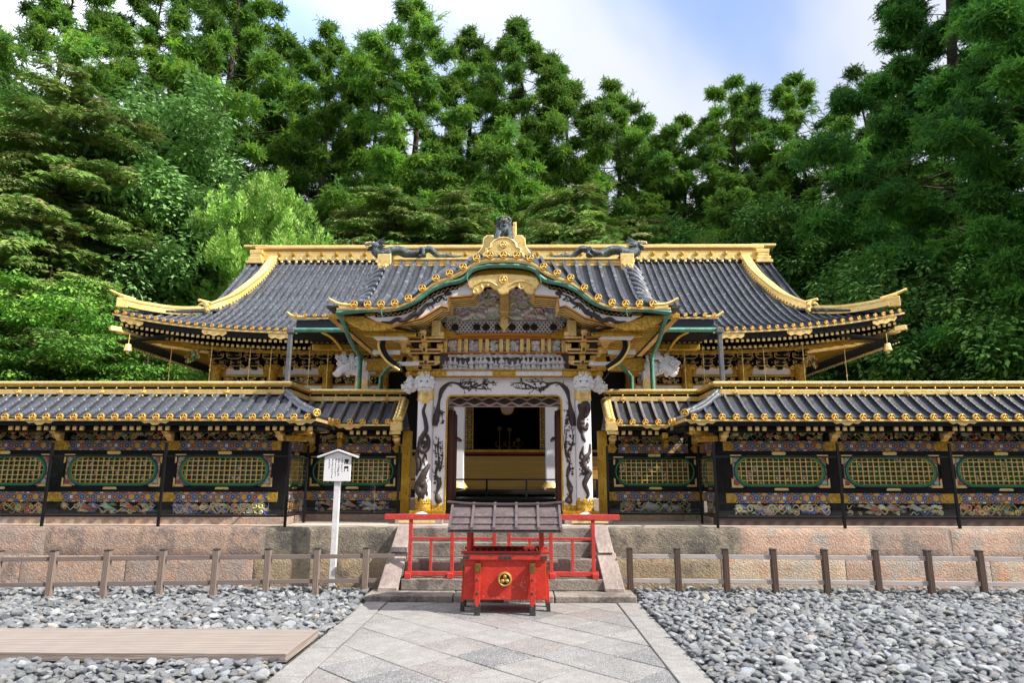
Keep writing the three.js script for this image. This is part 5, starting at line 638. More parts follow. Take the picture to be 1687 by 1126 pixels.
{
  tag(part('courtyard', [bx(-14, 14, 1.19, 1.62, -5.3, -8.4), bx(-16, 16, 1.19, 1.72, -8.402, -24)], M.stCap), null, null, null, 'structure');
  const hx = -0.17, zw = -11.5, t = thing('worship_hall', 'long worship hall behind the gate, sweeping black tiled roof with golden ridges', 'hall', [hx, 1.7, -14]);
  const group = (n) => { const g = new THREE.Group(); g.name = n; t.add(g); origin.set(g, origin.get(t)); return g; }, r = rng(808);
  const XB = (a, b, y0, y1, z0, z1, be = 0) => bx(hx + a, hx + b, y0, y1, z0, z1, be);
  const lift = (X) => 0.66 * Math.pow(clamp((Math.abs(X) - 5.5) / 7.7), 2.6), base = (z) => 6.98 + 4.12 * Math.pow(clamp((-9 - z) / 5.2), 1.25);
  const surf = (X, z) => base(z) + lift(X) * clamp(1 - (-9 - z) / 3.2, 0.15, 1), zTop = (X) => { X = Math.abs(X); return X < 11.05 ? -14.2 : lerp(-10.55, -9.0, clamp((X - 11.05) / 2.15)); };
  const roof = group('roof');
  part('roof_sheet', [slab(40, 14, (u, v) => { const X = lerp(-11.05, 11.05, u), z = lerp(-9, -14.2, v); return [hx + X, surf(X, z) - 0.02, z]; }, 0.08), ...[-1, 1].map((s) => slab(8, 6, (u, v) => { const X = lerp(11.05, 13.2, u), z = lerp(-9, Math.min(zTop(X), -9.0), v); return [hx + s * X, surf(X, z) - 0.02, z]; }, 0.08)), ...[-1, 1].map((s) => slab(6, 10, (u, v) => { const X = lerp(13.2, 10.4, u), z = lerp(-9, -20, v), k = Math.min(1, Math.min(-9 - z, z + 20) / 3.2); return [hx + s * X, 6.98 + lift(13.2) * (1 - u) * (1 - Math.sqrt(Math.max(0, k))) + u * 1.15, z - u * 1.5 * (1 - v) + u * 1.5 * v]; }, 0.08)), slab(1, 6, (u, v) => [hx + lerp(-11.05, 11.05, u), lerp(11.1, 7, Math.pow(v, 0.8)), lerp(-14.8, -20, v)], 0.08)].flat(2), M.tile, roof);
  part('gable_wall', [-1, 1].map((s) => extr(poly([[-14.5 - 3.6, 8.2], [-14.5 + 3.6, 8.2], [-14.5, 11]].map(([z, y]) => [-z, y])), 0.1).rotateY(PI / 2).translate(hx + s * 10.55, 0, 0)), M.goldOld, t);
  const HD = endDisc(0.062);
  for (let k = -48; k <= 48; k++) { const X = k * 0.2725; const z1 = zTop(X), pts = []; const n = z1 < -12 ? 9 : 4; for (let i = 0; i <= n; i++) { const z = lerp(-8.97, z1, i / n); pts.push(V(hx + X, surf(X, z) + 0.012, z)); } part('tile_roll', sweep(pts, 0.066, 6, { up: V(1, 0, 0), arc: [-0.2, PI + 0.2] }), M.tile, roof); put('tile_end', HD, M.goldEnd, roof, [hx + X, surf(X, -9) + 0.02, -8.955]); }
  const ln = (x0, x1, n, f) => Array.from({ length: n + 1 }, (_, i) => { const X = lerp(x0, x1, i / n); return f(X); });
  part('eave_fillet', rail(ln(-13.25, 13.25, 60, (X) => V(hx + X, surf(X, -9) - 0.115, -9.0)), 0.05, 0.06), M.gold, roof);
  part('fascia', rail(ln(-13.2, 13.2, 60, (X) => V(hx + X, surf(X, -9) - 0.30, -9.06)), 0.06, 0.18), M.black, roof);
  for (const X of [-12.6, -9.75, -7.5, 7.5, 9.75, 12.6]) part('fascia_fitting', extr(poly([[-0.42, 0.11], [-0.42, 0.02], [-0.3, -0.07], [-0.18, -0.03], [0, -0.09], [0.18, -0.03], [0.3, -0.07], [0.42, 0.02], [0.42, 0.11]]), 0.02, 0.003).rotateZ(Math.sign(X) * lift(X) * 0.5).translate(hx + X, surf(X, -9) - 0.235, -9.02), M.gold, roof);
  // rafters in two rows
  const ends = []; for (let k = -74; k <= 74; k++) { const X = k * 0.175; ends.push(bx(hx + X - 0.045, hx + X + 0.045, surf(X, -9) - 0.405, surf(X, -9) - 0.315, -9.13, -9.09), bx(hx + X - 0.042, hx + X + 0.042, surf(X, -9) - 0.56, surf(X, -9) - 0.475, -9.46, -9.42)); }
  for (const s of [-1, 1]) for (let k = 1; k < 60; k++) { const z = -9.1 - k * 0.175; ends.push(bx(hx + s * 13.08, hx + s * 13.12, 6.60, 6.68, z - 0.042, z + 0.042), bx(hx + s * 12.78, hx + s * 12.82, 6.46, 6.54, z - 0.042, z + 0.042)); }
  part('rafter_ends', ends, M.gold, roof, { kind: 'stuff' });
  part('soffit', [slab(30, 1, (u, v) => { const X = lerp(-13.1, 13.1, u); return [hx + X, lerp(surf(X, -9) - 0.33, 7.05, v), lerp(-9.12, zw + 0.3, v)]; }, 0.03), slab(30, 1, (u, v) => { const X = lerp(-12.8, 12.8, u); return [hx + X, lerp(surf(X, -9) - 0.48, 6.95, v), lerp(-9.46, zw + 0.3, v)]; }, 0.03), ...[-1, 1].map((s) => slab(1, 1, (u, v) => [hx + s * lerp(13.05, 10.6, u), lerp(6.66, 7.0, u), lerp(-9.1, -19.8, v)], 0.05))].flat(), M.blackMatt, roof);
  part('eave_purlin', rail(ln(-12.6, 12.6, 40, (X) => V(hx + X, surf(X, -9) - 0.66, -9.8)), 0.12, 0.1), M.goldChased, roof);
  for (const s of [-1, 1]) { const side = []; for (let k = 0; k < 40; k++) { const z = -9.5 - k * 0.25; side.push(box(2.3, 0.05, 0.06, hx + s * 11.85, 6.72, z).translate(0, 0, 0)); } part('side_rafters', side, M.goldOld, roof, { kind: 'stuff' });
    part('hip_rafter', [sweep([V(hx + s * 10.7, 6.7, zw + 0.1), V(hx + s * 12.0, 6.72, -10.1), V(hx + s * 13.05, 7.0, -9.0)], 0.1, 4), box(0.34, 0.16, 0.16, 0, 0, 0, 0.02).rotateY(s * -0.9).translate(hx + s * 13.02, 7.02, -8.9)], M.gold, roof);
    const bell = [[0, 0.24], [0.03, 0.22], [0.09, 0.2], [0.105, 0.08], [0.115, 0.02], [0.14, -0.02], [0.12, -0.02], [0, 0.0]].map(([a, b]) => new THREE.Vector2(a, b)); part('wind_bell', [new THREE.LatheGeometry(bell, 16).translate(hx + s * 12.55, 6.3, -8.95), cyl(0.012, 0.012, 0.35, hx + s * 12.55, 6.68, -8.95, 6), box(0.1, 0.06, 0.01, hx + s * 12.55, 6.22, -8.95), cyl(0.006, 0.006, 0.12, hx + s * 12.55, 6.28, -8.95, 5)], M.gold, t);
    // descending and corner ridges
    const dp = curve([[hx + s * 9.95, base(-14.1), -14.1], [hx + s * 9.96, base(-13), -13], [hx + s * 10.12, base(-12.2), -12.2], [hx + s * 10.35, base(-11.4), -11.4], [hx + s * 10.85, base(-10.65) + 0.02, -10.65]], 26);
    part('descending_ridge', [rail(dp, 0.30, 0.22), rail(dp, 0.22, 0.12, 0.22), rail(dp, 0.34, 0.07, 0.34)], M.gold, roof); const st = []; for (let i = 1; i < 26; i++) st.push(ell(0.05, 0.05, 0.04, dp[i].x - s * 0.16, dp[i].y + 0.11, dp[i].z + 0.06, 6)); part('ridge_studs', st, M.gold, roof, { kind: 'stuff' });
    const cp = curve([[hx + s * 10.75, base(-10.6) + 0.0, -10.55], [hx + s * 11.6, 7.78, -10.05], [hx + s * 12.4, 7.78, -9.5], [hx + s * 13.0, 7.86, -9.1]], 18); part('corner_ridge', [rail(cp, 0.26, 0.2), rail(cp, 0.30, 0.06, 0.2), rail(cp.slice(0, 19), 0.2, 0.05, 0.26), sweep(curve([cp[15].clone().add(V(0, 0.33, 0)), cp[18].clone().add(V(s * 0.1, 0.38, 0.05)), cp[18].clone().add(V(s * 0.42, 0.52, 0.1))], 8), 0.055, 6), box(0.36, 0.34, 0.2, 0, 0, 0, 0.03).rotateY(s * -0.5).translate(cp[18].x, cp[18].y + 0.1, cp[18].z + 0.04)], M.gold, roof);
    const oni = [[0.34, 0], [0.40, 0.1], [0.27, 0.16], [0.30, 0.3], [0.2, 0.42], [0, 0.46]]; const op = dp[26]; part('ridge_end_tile', [extr(poly([...oni, ...oni.slice(0, -1).reverse().map(([x, y]) => [-x, y])]), 0.12, 0.02).rotateY(s * 0.55).translate(op.x + s * 0.06, op.y - 0.06, op.z + 0.12), mv(cyl(0.05, 0.05, 0.5, 0, 0, 0, 10), op.x + s * 0.05, op.y + 0.42, op.z + 0.16, PI / 2, s * 0.55)], M.gold, roof); part('ridge_end_emblem', [mv(new THREE.TorusGeometry(0.11, 0.045, 7, 16), op.x + s * 0.14, op.y + 0.14, op.z + 0.25, 0, s * 0.55)], M.black, roof);
    part('main_ridge_end', [XB(s * 10.35, s * 11.05, 11.0, 11.14, -14.5, -13.9, 0.03), XB(s * 10.4, s * 10.98, 11.14, 11.3, -14.5, -13.92, 0.03), XB(s * 10.45, s * 10.92, 11.3, 11.44, -14.5, -13.95, 0.03), XB(s * 10.4, s * 10.95, 11.44, 11.62, -14.6, -13.95, 0.03), XB(s * 10.3, s * 11.35, 11.82, 11.94, -14.75, -14.2, 0.04)], M.gold, roof); }
  const rg = group('main_ridge');
  part('ridge_base', XB(-10.0, 10.0, 11.0, 11.2, -14.8, -14.12), M.black, rg); part('gold_course', XB(-10.5, 10.5, 11.202, 11.64, -14.75, -14.17, 0.02), M.gold, rg); part('orange_course', XB(-10.52, 10.52, 11.642, 11.70, -14.74, -14.14), M.orange, rg); part('ridge_cap', [XB(-10.8, 10.8, 11.702, 11.84, -14.82, -14.10, 0.04), XB(-11.0, 11.0, 11.842, 11.92, -14.7, -14.2, 0.03)], M.gold, rg);
  const studs = []; for (let k = -32; k <= 32; k++) { studs.push(ell(0.065, 0.065, 0.05, hx + k * 0.31, 11.12, -14.11, 7), ell(0.05, 0.05, 0.04, hx + k * 0.31 + 0.15, 11.28, -14.16, 6)); } part('ridge_studs', studs, M.gold, rg, { kind: 'stuff' });
  const CR = shared(crest(0.105, 0.05)); for (let k = -16; k <= 16; k++) put('ridge_crest', CR, M.goldChased, rg, [hx + k * 0.61, 11.47, -14.16]);
  // body
  part('wall', [XB(-10.8, -1.75, 1.72, 7.1, zw - 0.06, zw - 0.2), XB(1.75, 10.8, 1.72, 7.1, zw - 0.06, zw - 0.2), XB(-1.75, 1.75, 4.95, 7.1, zw - 0.06, zw - 0.2), ...[-1, 1].map((s) => XB(s * 10.8, s * 10.66, 1.72, 7.1, zw - 0.2, -18)), XB(-10.8, 10.8, 1.72, 7.1, -18, -18.15), XB(-10.8, 10.8, 7.1, 7.15, zw, -18.1)], M.blackMatt, t);
  for (const [a, b] of [[-10.6, -8.75], [-8.5, -6.7], [-6.45, -4.6], [4.6, 6.45], [6.7, 8.5], [8.75, 10.6]]) {
    part('plaster_panel', XB(a + 0.12, b - 0.12, 5.86, 6.12, zw - 0.06, zw - 0.02, 0.006), M.white, t); part('gold_rail', [XB(a, b, 6.125, 6.17, zw - 0.06, zw + 0.02), XB(a, b, 5.80, 5.85, zw - 0.06, zw + 0.02), XB(a, b, 5.50, 5.53, zw - 0.06, zw + 0.02)], M.goldOld, t);
    part('carved_transom', carving(b - a - 0.3, 0.25, (a * 10) | 0, 'rich', 60, 'cllc', 0.9).flat(3).map((g) => g.translate(hx + a + 0.15, 5.54, zw - 0.03)), M.carveGloss, t); part('lower_panel', XB(a, b, 4.4, 5.48, zw - 0.06, zw - 0.02), M.whitePlain, t);
    for (const q of [a + 0.1, b - 0.1]) part('panel_bracket', extr(poly([[-0.1, 0], [0.1, 0], [0.16, 0.3], [0.08, 0.26], [-0.08, 0.26], [-0.16, 0.3]]), 0.04, 0.008, zw - 0.01).translate(hx + q, 5.83, 0), M.goldChased, t);
  }
  for (const X of [-10.68, -8.62, -6.57, -4.5, 4.5, 6.57, 8.62, 10.68]) { part('column', cyl(0.19, 0.185, 4.4, hx + X, 1.7 + 2.2, zw + 0.05, 18), M.goldChased, t); part('column_cap', [cyl(0.21, 0.23, 0.24, hx + X, 6.02, zw + 0.05, 18), box(0.5, 0.1, 0.4, hx + X, 6.19, zw + 0.05, 0.02)], M.goldChased, t); part('column_band', cyl(0.2, 0.22, 0.12, hx + X, 5.46, zw + 0.05, 18), M.goldChased, t); }
  // bracket sets with gilt outlines
  const bs = (() => { const g = [], k = []; const o = []; const tier = (y, w, z) => { const p = [[-w, 0.14], [-w, 0.08], [-w + 0.07, 0.02], [-w + 0.16, 0], [w - 0.16, 0], [w - 0.07, 0.02], [w, 0.08], [w, 0.14]]; g.push(extr(poly(p), 0.10, 0, z).translate(0, y, 0)); o.push(extr(poly(p), 0.005, 0, z + 0.1).translate(0, y, 0)); k.push(extr(poly(p.map(([a, b]) => [a * 0.9, 0.022 + b * 0.7])), 0.004, 0, z + 0.104).translate(0, y, 0)); for (const q of [-w + 0.06, 0, w - 0.06]) { g.push(box(0.12, 0.07, 0.12, q, y + 0.18, z + 0.05, 0.01)); o.push(box(0.12, 0.07, 0.005, q, y + 0.18, z + 0.1125)); k.push(box(0.09, 0.04, 0.006, q, y + 0.18, z + 0.115)); } }; tier(0, 0.2, 0.1); tier(0.24, 0.28, 0.3); tier(0.48, 0.33, 0.5); g.push(box(0.16, 0.1, 0.2, 0, -0.07, 0.12, 0.02), box(0.1, 0.12, 0.7, 0, 0.42, 0.35), box(0.1, 0.12, 0.4, 0, 0.18, 0.2)); for (const s of [-1, 1]) { o.push(curl(s * 0.2, -0.02, 0.12, 0.09, 0, 1.2, 0.014, [1, 1, 1], s)); } return [g, k, o]; })();
  const BG = shared(bs[0]), BK = shared(bs[1]), BO = shared(bs[2].map((g) => { g = fix(g); if (g.attributes.color) g.deleteAttribute('color'); return g; }));
  for (let X = -10.6; X <= 10.61; X += 0.6625) { if (Math.abs(X) < 3.4) continue; const m = put('bracket_set', BG, M.black, t, [hx + X, 6.16, zw + 0.0]); put('gold_outline', BO, M.gold, m, [hx + X, 6.16, zw + 0.0]); put('black_inlay', BK, M.black, m, [hx + X, 6.16, zw + 0.0]); }
  const cv = []; for (let X = -10.6; X < 10.5; X += 0.6625) if (Math.abs(X) > 3.2) cv.push(carving(0.5, 0.6, (X * 37) | 0, 'gilt', 16, 'clg', 0.45).flat(3).map((g) => g.translate(hx + X + 0.08, 6.25, zw - 0.04))); part('bracket_carving', cv, M.carveGloss, t);
  for (const s of [-1, 1]) { part('corner_carving', carving(1.5, 0.7, s + 60, 'rich', 60, 'clfl', 0.6).flat(3).map((g) => g.rotateY(s > 0 ? PI / 4 : -PI / 4).translate(hx + s * (s > 0 ? 10.7 : 11.8), 6.2, s > 0 ? zw + 0.2 : zw + 0.2)), M.carveGloss, t); for (const x of [10.05, 8.72, 8.0, 6.68, 6.05]) part('hanging_rod', [cyl(0.014, 0.014, 2.4, hx + s * x, 5.4, -9.6, 6), cyl(0.03, 0.03, 0.07, hx + s * x, 5.75, -9.6, 8), cyl(0.03, 0.03, 0.05, hx + s * x, 6.1, -9.6, 8)], M.gold, t); part('hanging_rod', [cyl(0.014, 0.014, 2.4, hx + s * 11.6, 5.4, -9.9, 6), cyl(0.03, 0.03, 0.07, hx + s * 11.6, 5.6, -9.9, 8)], M.gold, t); }
  // porch
  const po = group('porch');
  part('porch_roof_sheet', [...slab(24, 6, (u, v) => { const X = lerp(-6.6, 6.6, u), z = lerp(-7.5, -10.2, v); return [hx + X, lerp(7.08, 7.7, v), z]; }, 0.06)], M.tileSeam, po); for (let k = -22; k <= 22; k++) { const X = k * 0.295; if (Math.abs(X) < 3.0) continue; part('tile_roll', sweep([V(hx + X, 7.10, -7.47), V(hx + X, 7.28, -8.3), V(hx + X, 7.5, -9.3)], 0.07, 6, { up: V(1, 0, 0), arc: [-0.2, PI + 0.2] }), M.tile, po); put('tile_end', HD, M.goldEnd, po, [hx + X, 7.115, -7.455]); }
  part('porch_fillet', XB(-6.62, 6.62, 7.0, 7.05, -7.53, -7.48, 0.01), M.gold, po); part('porch_fascia', XB(-6.5, 6.5, 6.72, 6.995, -7.66, -7.56, 0.01), M.navy, po);
  for (const s of [-1, 1]) { part('upturned_corner', sweep(curve([[hx + s * 6.2, 7.06, -7.5], [hx + s * 6.6, 7.1, -7.49], [hx + s * 6.78, 7.22, -7.46]], 8), (k) => 0.055 * (1 - 0.3 * k), 7), M.gold, po);
    part('copper_gutter', [sweep([V(hx + s * 3.2, 6.65, -7.48), V(hx + s * 6.6, 6.65, -7.48)], 0.075, 8)], M.copper, po); part('downpipe', [bx(hx + s * 6.62 - 0.065, hx + s * 6.62 + 0.065, 1.7, 6.6, -7.53, -7.4, 0.02), box(0.22, 0.16, 0.2, hx + s * 6.62, 6.62, -7.47, 0.02)], M.lead, po);
    part('gutter_bracket', sweep(curve([[hx + s * 5.7, 6.62, -7.6], [hx + s * 5.45, 6.5, -7.9], [hx + s * 5.2, 6.1, -8.6]], 10), 0.05, 6), M.goldOld, po);
    for (const X of [1.5, 4.68]) { const c = part('porch_column', bx(hx + s * X - 0.2, hx + s * X + 0.2, 2.0, 5.6, -9.2, -8.8, 0.03), M.white, po); part('column_base', [bx(hx + s * X - 0.26, hx + s * X + 0.26, 1.72, 1.86, -9.26, -8.74, 0.02), cyl(0.33, 0.24, 0.16, hx + s * X, 1.94, -9, 16)], M.gold, c); part('column_top', [bx(hx + s * X - 0.21, hx + s * X + 0.21, 5.1, 5.3, -9.21, -8.79), mv(ell(0.19, 0.28, 0.02, 0, 0, 0, 10), hx + s * X, 5.1, -8.79)], M.gold, c); }
    // white elephant-like beam end with curls
    const w = PAL.white, H = [tint(ell(0.34, 0.3, 0.3, hx + s * 4.85, 5.72, -8.78, 12), w[1]), tint(sweep(curve([[hx + s * 5.0, 5.7, -8.5], [hx + s * 5.2, 5.55, -8.3], [hx + s * 5.3, 5.35, -8.2], [hx + s * 5.42, 5.42, -8.15]], 12), (k) => 0.12 * (1.1 - 0.7 * k), 8), w[1])]; const q = rng(12); for (let k = 0; k < 44; k++) { const a = q() * TAU, d = 0.12 + 0.38 * q(); H.push(curl(hx + s * (4.95 + 0.25 * q()) + cos(a) * d, 5.72 + sin(a) * d * 0.8, -8.5 + q() * 0.12, 0.07 + 0.06 * q(), a, 1.3, 0.026, w[k % 4], k & 1 ? 1 : -1)); } part('beam_end_beast', H, M.carve, po);
  }
  part('porch_beam', XB(-4.7, 4.7, 5.6, 6.0, -9.15, -8.85, 0.02), M.goldChased, po); part('porch_beam', XB(-6.4, 6.4, 6.3, 6.5, -9.1, -8.9, 0.02), M.goldOld, po); part('shade_deck', XB(-3.3, 3.3, 1.725, 1.80, -6.6, -9.4, 0.01), M.black, t); part('porch_ceiling', XB(-6.5, 6.5, 6.6, 6.65, -7.7, -10.5), M.blackMatt, po);  // black deck added so the shaded strip before the steps shows dark
  M.stepGilt = mat({ map: rep(woodTex([0.78, 0.64, 0.34], [0.60, 0.48, 0.24], 23), 0.3, 2), metalness: 0.35, roughness: 0.5 });
  // steps, door, interior
  for (let k = 0; k < 7; k++) part('step', XB(-3.4, 3.4, 1.72, 1.92 + k * 0.165, -9.5 - k * 0.24, -9.5 - (k + 1) * 0.24 - 0.2, 0.012), M.stepGilt, t);
  part('floor', XB(-10.6, 10.6, 2.9, 3.06, -11.15, -17.9), M.black, t); part('red_edge', XB(-1.95, 1.95, 3.0, 3.03, -11.16, -11.12), mat({ color: C(0.42, 0.02, 0.03), roughness: 0.7 }), t); part('floor_edge', XB(-3.4, 3.4, 2.92, 3.14, -11.17, -11.3, 0.01), M.goldOld, t); part('door_sill', XB(-1.75, 1.75, 3.062, 3.17, -11.5, -11.42), mat({ color: C(0.16, 0.09, 0.04), roughness: 0.5 }), t);
  for (const s of [-1, 1]) { const p = part('gilded_door', XB(s * 1.2, s * 1.72, 3.12, 4.8, zw - 0.04, zw + 0.02, 0.008), M.goldChased, t); const L = []; for (let j = 0; j < 9; j++) for (let i = 0; i < 2; i++) L.push(tint(XB(s * 1.24 + s * i * 0.23, s * 1.43 + s * i * 0.23, 3.17 + j * 0.18, 3.32 + j * 0.18, zw + 0.021, zw + 0.028), [0.08, 0.05, 0.02]), tint(ell(0.05, 0.045, 0.014, hx + s * (1.335 + i * 0.23), 3.245 + j * 0.18, zw + 0.03, 7), (j % 3 === 1) ? [0.45, 0.10, 0.03] : [0.36, 0.28, 0.08]), ...[0, 1, 2, 3].map((q) => tint(ell(0.022, 0.02, 0.012, hx + s * (1.335 + i * 0.23) + cos(q * 1.57 + 0.78) * 0.07, 3.245 + j * 0.18 + sin(q * 1.57 + 0.78) * 0.055, zw + 0.03, 5), [0.10, 0.16, 0.08]))); part('door_pattern', L, M.carveGloss, p); }
  part('door_lintel', XB(-1.75, 1.75, 4.8, 4.95, zw - 0.1, zw + 0.03, 0.01), mat({ color: C(0.2, 0.05, 0.03), roughness: 0.5 }), t);
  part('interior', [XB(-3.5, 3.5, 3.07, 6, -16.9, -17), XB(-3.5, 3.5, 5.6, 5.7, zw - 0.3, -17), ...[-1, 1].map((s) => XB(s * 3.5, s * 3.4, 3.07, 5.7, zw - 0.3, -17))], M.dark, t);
  const disc = thing('round_mirror', 'pale round disc hanging inside the dark doorway of the hall', 'disc', [hx + 0.02, 4.66, -11.75]); part('disc_face', cyl(0.225, 0.225, 0.03, 0, 0, 0, 28).rotateX(PI / 2).translate(hx + 0.02, 4.66, -11.75), mat({ color: C(0.50, 0.36, 0.31), roughness: 0.6 }), disc); part('disc_rim', mv(new THREE.TorusGeometry(0.225, 0.02, 8, 28), hx + 0.02, 4.66, -11.74), M.goldOld, disc);
  const al = (x, l, k) => { const a = thing('altar_stand', l, 'ritual stand', [hx + x, 3.06, -13.2], 'golden stands inside the hall'); part('stem', [cyl(0.03, 0.02, 1.0 * k, hx + x, 3.06 + 0.5 * k, -13.2, 8), cyl(0.14, 0.1, 0.06, hx + x, 3.09, -13.2, 12)], M.goldChased, a); part('ornament', [box(0.16, 0.12, 0.02, hx + x, 3.06 + k, -13.2, 0.01), ...[-1, 1].map((s) => sweep(curve([[hx + x, 3.3, -13.2], [hx + x + s * 0.16, 3.4, -13.2], [hx + x + s * 0.12, 3.55, -13.2]], 8), 0.025, 5))], M.goldChased, a); };
  al(0.08, 'tall golden stand in the middle of the dark hall interior', 0.95); al(-0.3, 'golden stand with a plate in the dark hall, left of the middle one', 0.98); al(0.42, 'low golden stand in the dark hall, right of the middle one', 0.55);
  // barrier before the steps
  const ba = thing('barrier_rail', 'low black barrier rail seen through the gate before the golden steps', 'barrier', [hx, 1.62, -6]); part('rail', XB(-2.6, 2.6, 2.10, 2.14, -6.02, -5.98, 0.006), M.black, ba); part('rail', XB(-2.6, 2.6, 1.82, 1.85, -6.015, -5.985, 0.006), M.black, ba); for (const X of [-2.58, -1.5, -0.42, 0.66, 1.72, 2.58]) part('post', XB(X - 0.025, X + 0.025, 1.6, 2.12, -6.025, -5.975, 0.005), M.black, ba);
}
// ================================================================ solid creatures from joined tapered capsules
function creature(caps, cell, k = 0.03, disp) {
  const lo = V(1e9, 1e9, 1e9), hi = V(-1e9, -1e9, -1e9); for (const [a, ra, b, rb] of caps) { const R = Math.max(ra, rb) + 3 * cell; for (const p of [a, b]) { lo.min(V(p[0] - R, p[1] - R, p[2] - R)); hi.max(V(p[0] + R, p[1] + R, p[2] + R)); } }
  const size = Math.max(hi.x - lo.x, hi.y - lo.y, hi.z - lo.z), n = Math.min(150, Math.ceil(size / cell) + 2), h = size / 2, c = lo.clone().add(hi).multiplyScalar(0.5), mc = new MarchingCubes(n, M.statue, false, false, 400000), half = n / 2; mc.isolation = 0; mc.field.fill(-1);
  for (let z = 0; z < n; z++) for (let y = 0; y < n; y++) for (let x = 0; x < n; x++) {
    const px = c.x + (x - half) / half * h, py = c.y + (y - half) / half * h, pz = c.z + (z - half) / half * h; if (px < lo.x || py < lo.y || pz < lo.z || px > hi.x || py > hi.y || pz > hi.z) continue;
    let d = 1e9; for (const [a, ra, b, rb] of caps) { const dx = b[0] - a[0], dy = b[1] - a[1], dz = b[2] - a[2], l = dx * dx + dy * dy + dz * dz, t = l ? clamp(((px - a[0]) * dx + (py - a[1]) * dy + (pz - a[2]) * dz) / l) : 0, e = hyp(px - a[0] - t * dx, py - a[1] - t * dy, pz - a[2] - t * dz) - lerp(ra, rb, t), q = clamp(0.5 + 0.5 * (d - e) / k); d = lerp(d, e, q) - k * q * (1 - q); }
    if (disp) d += disp(px, py, pz); mc.field[x + y * n + z * n * n] = -d;
  }
  mc.update(); const m = mc.count, g = new THREE.BufferGeometry(), P = new Float32Array(m * 3); for (let i = 0; i < m; i++) { P[i * 3] = mc.positionArray[i * 3] * h + c.x; P[i * 3 + 1] = mc.positionArray[i * 3 + 1] * h + c.y; P[i * 3 + 2] = mc.positionArray[i * 3 + 2] * h + c.z; }
  g.setAttribute('position', new THREE.BufferAttribute(P, 3)); g.setAttribute('normal', new THREE.BufferAttribute(mc.normalArray.slice(0, m * 3), 3)); return fix(g);
}
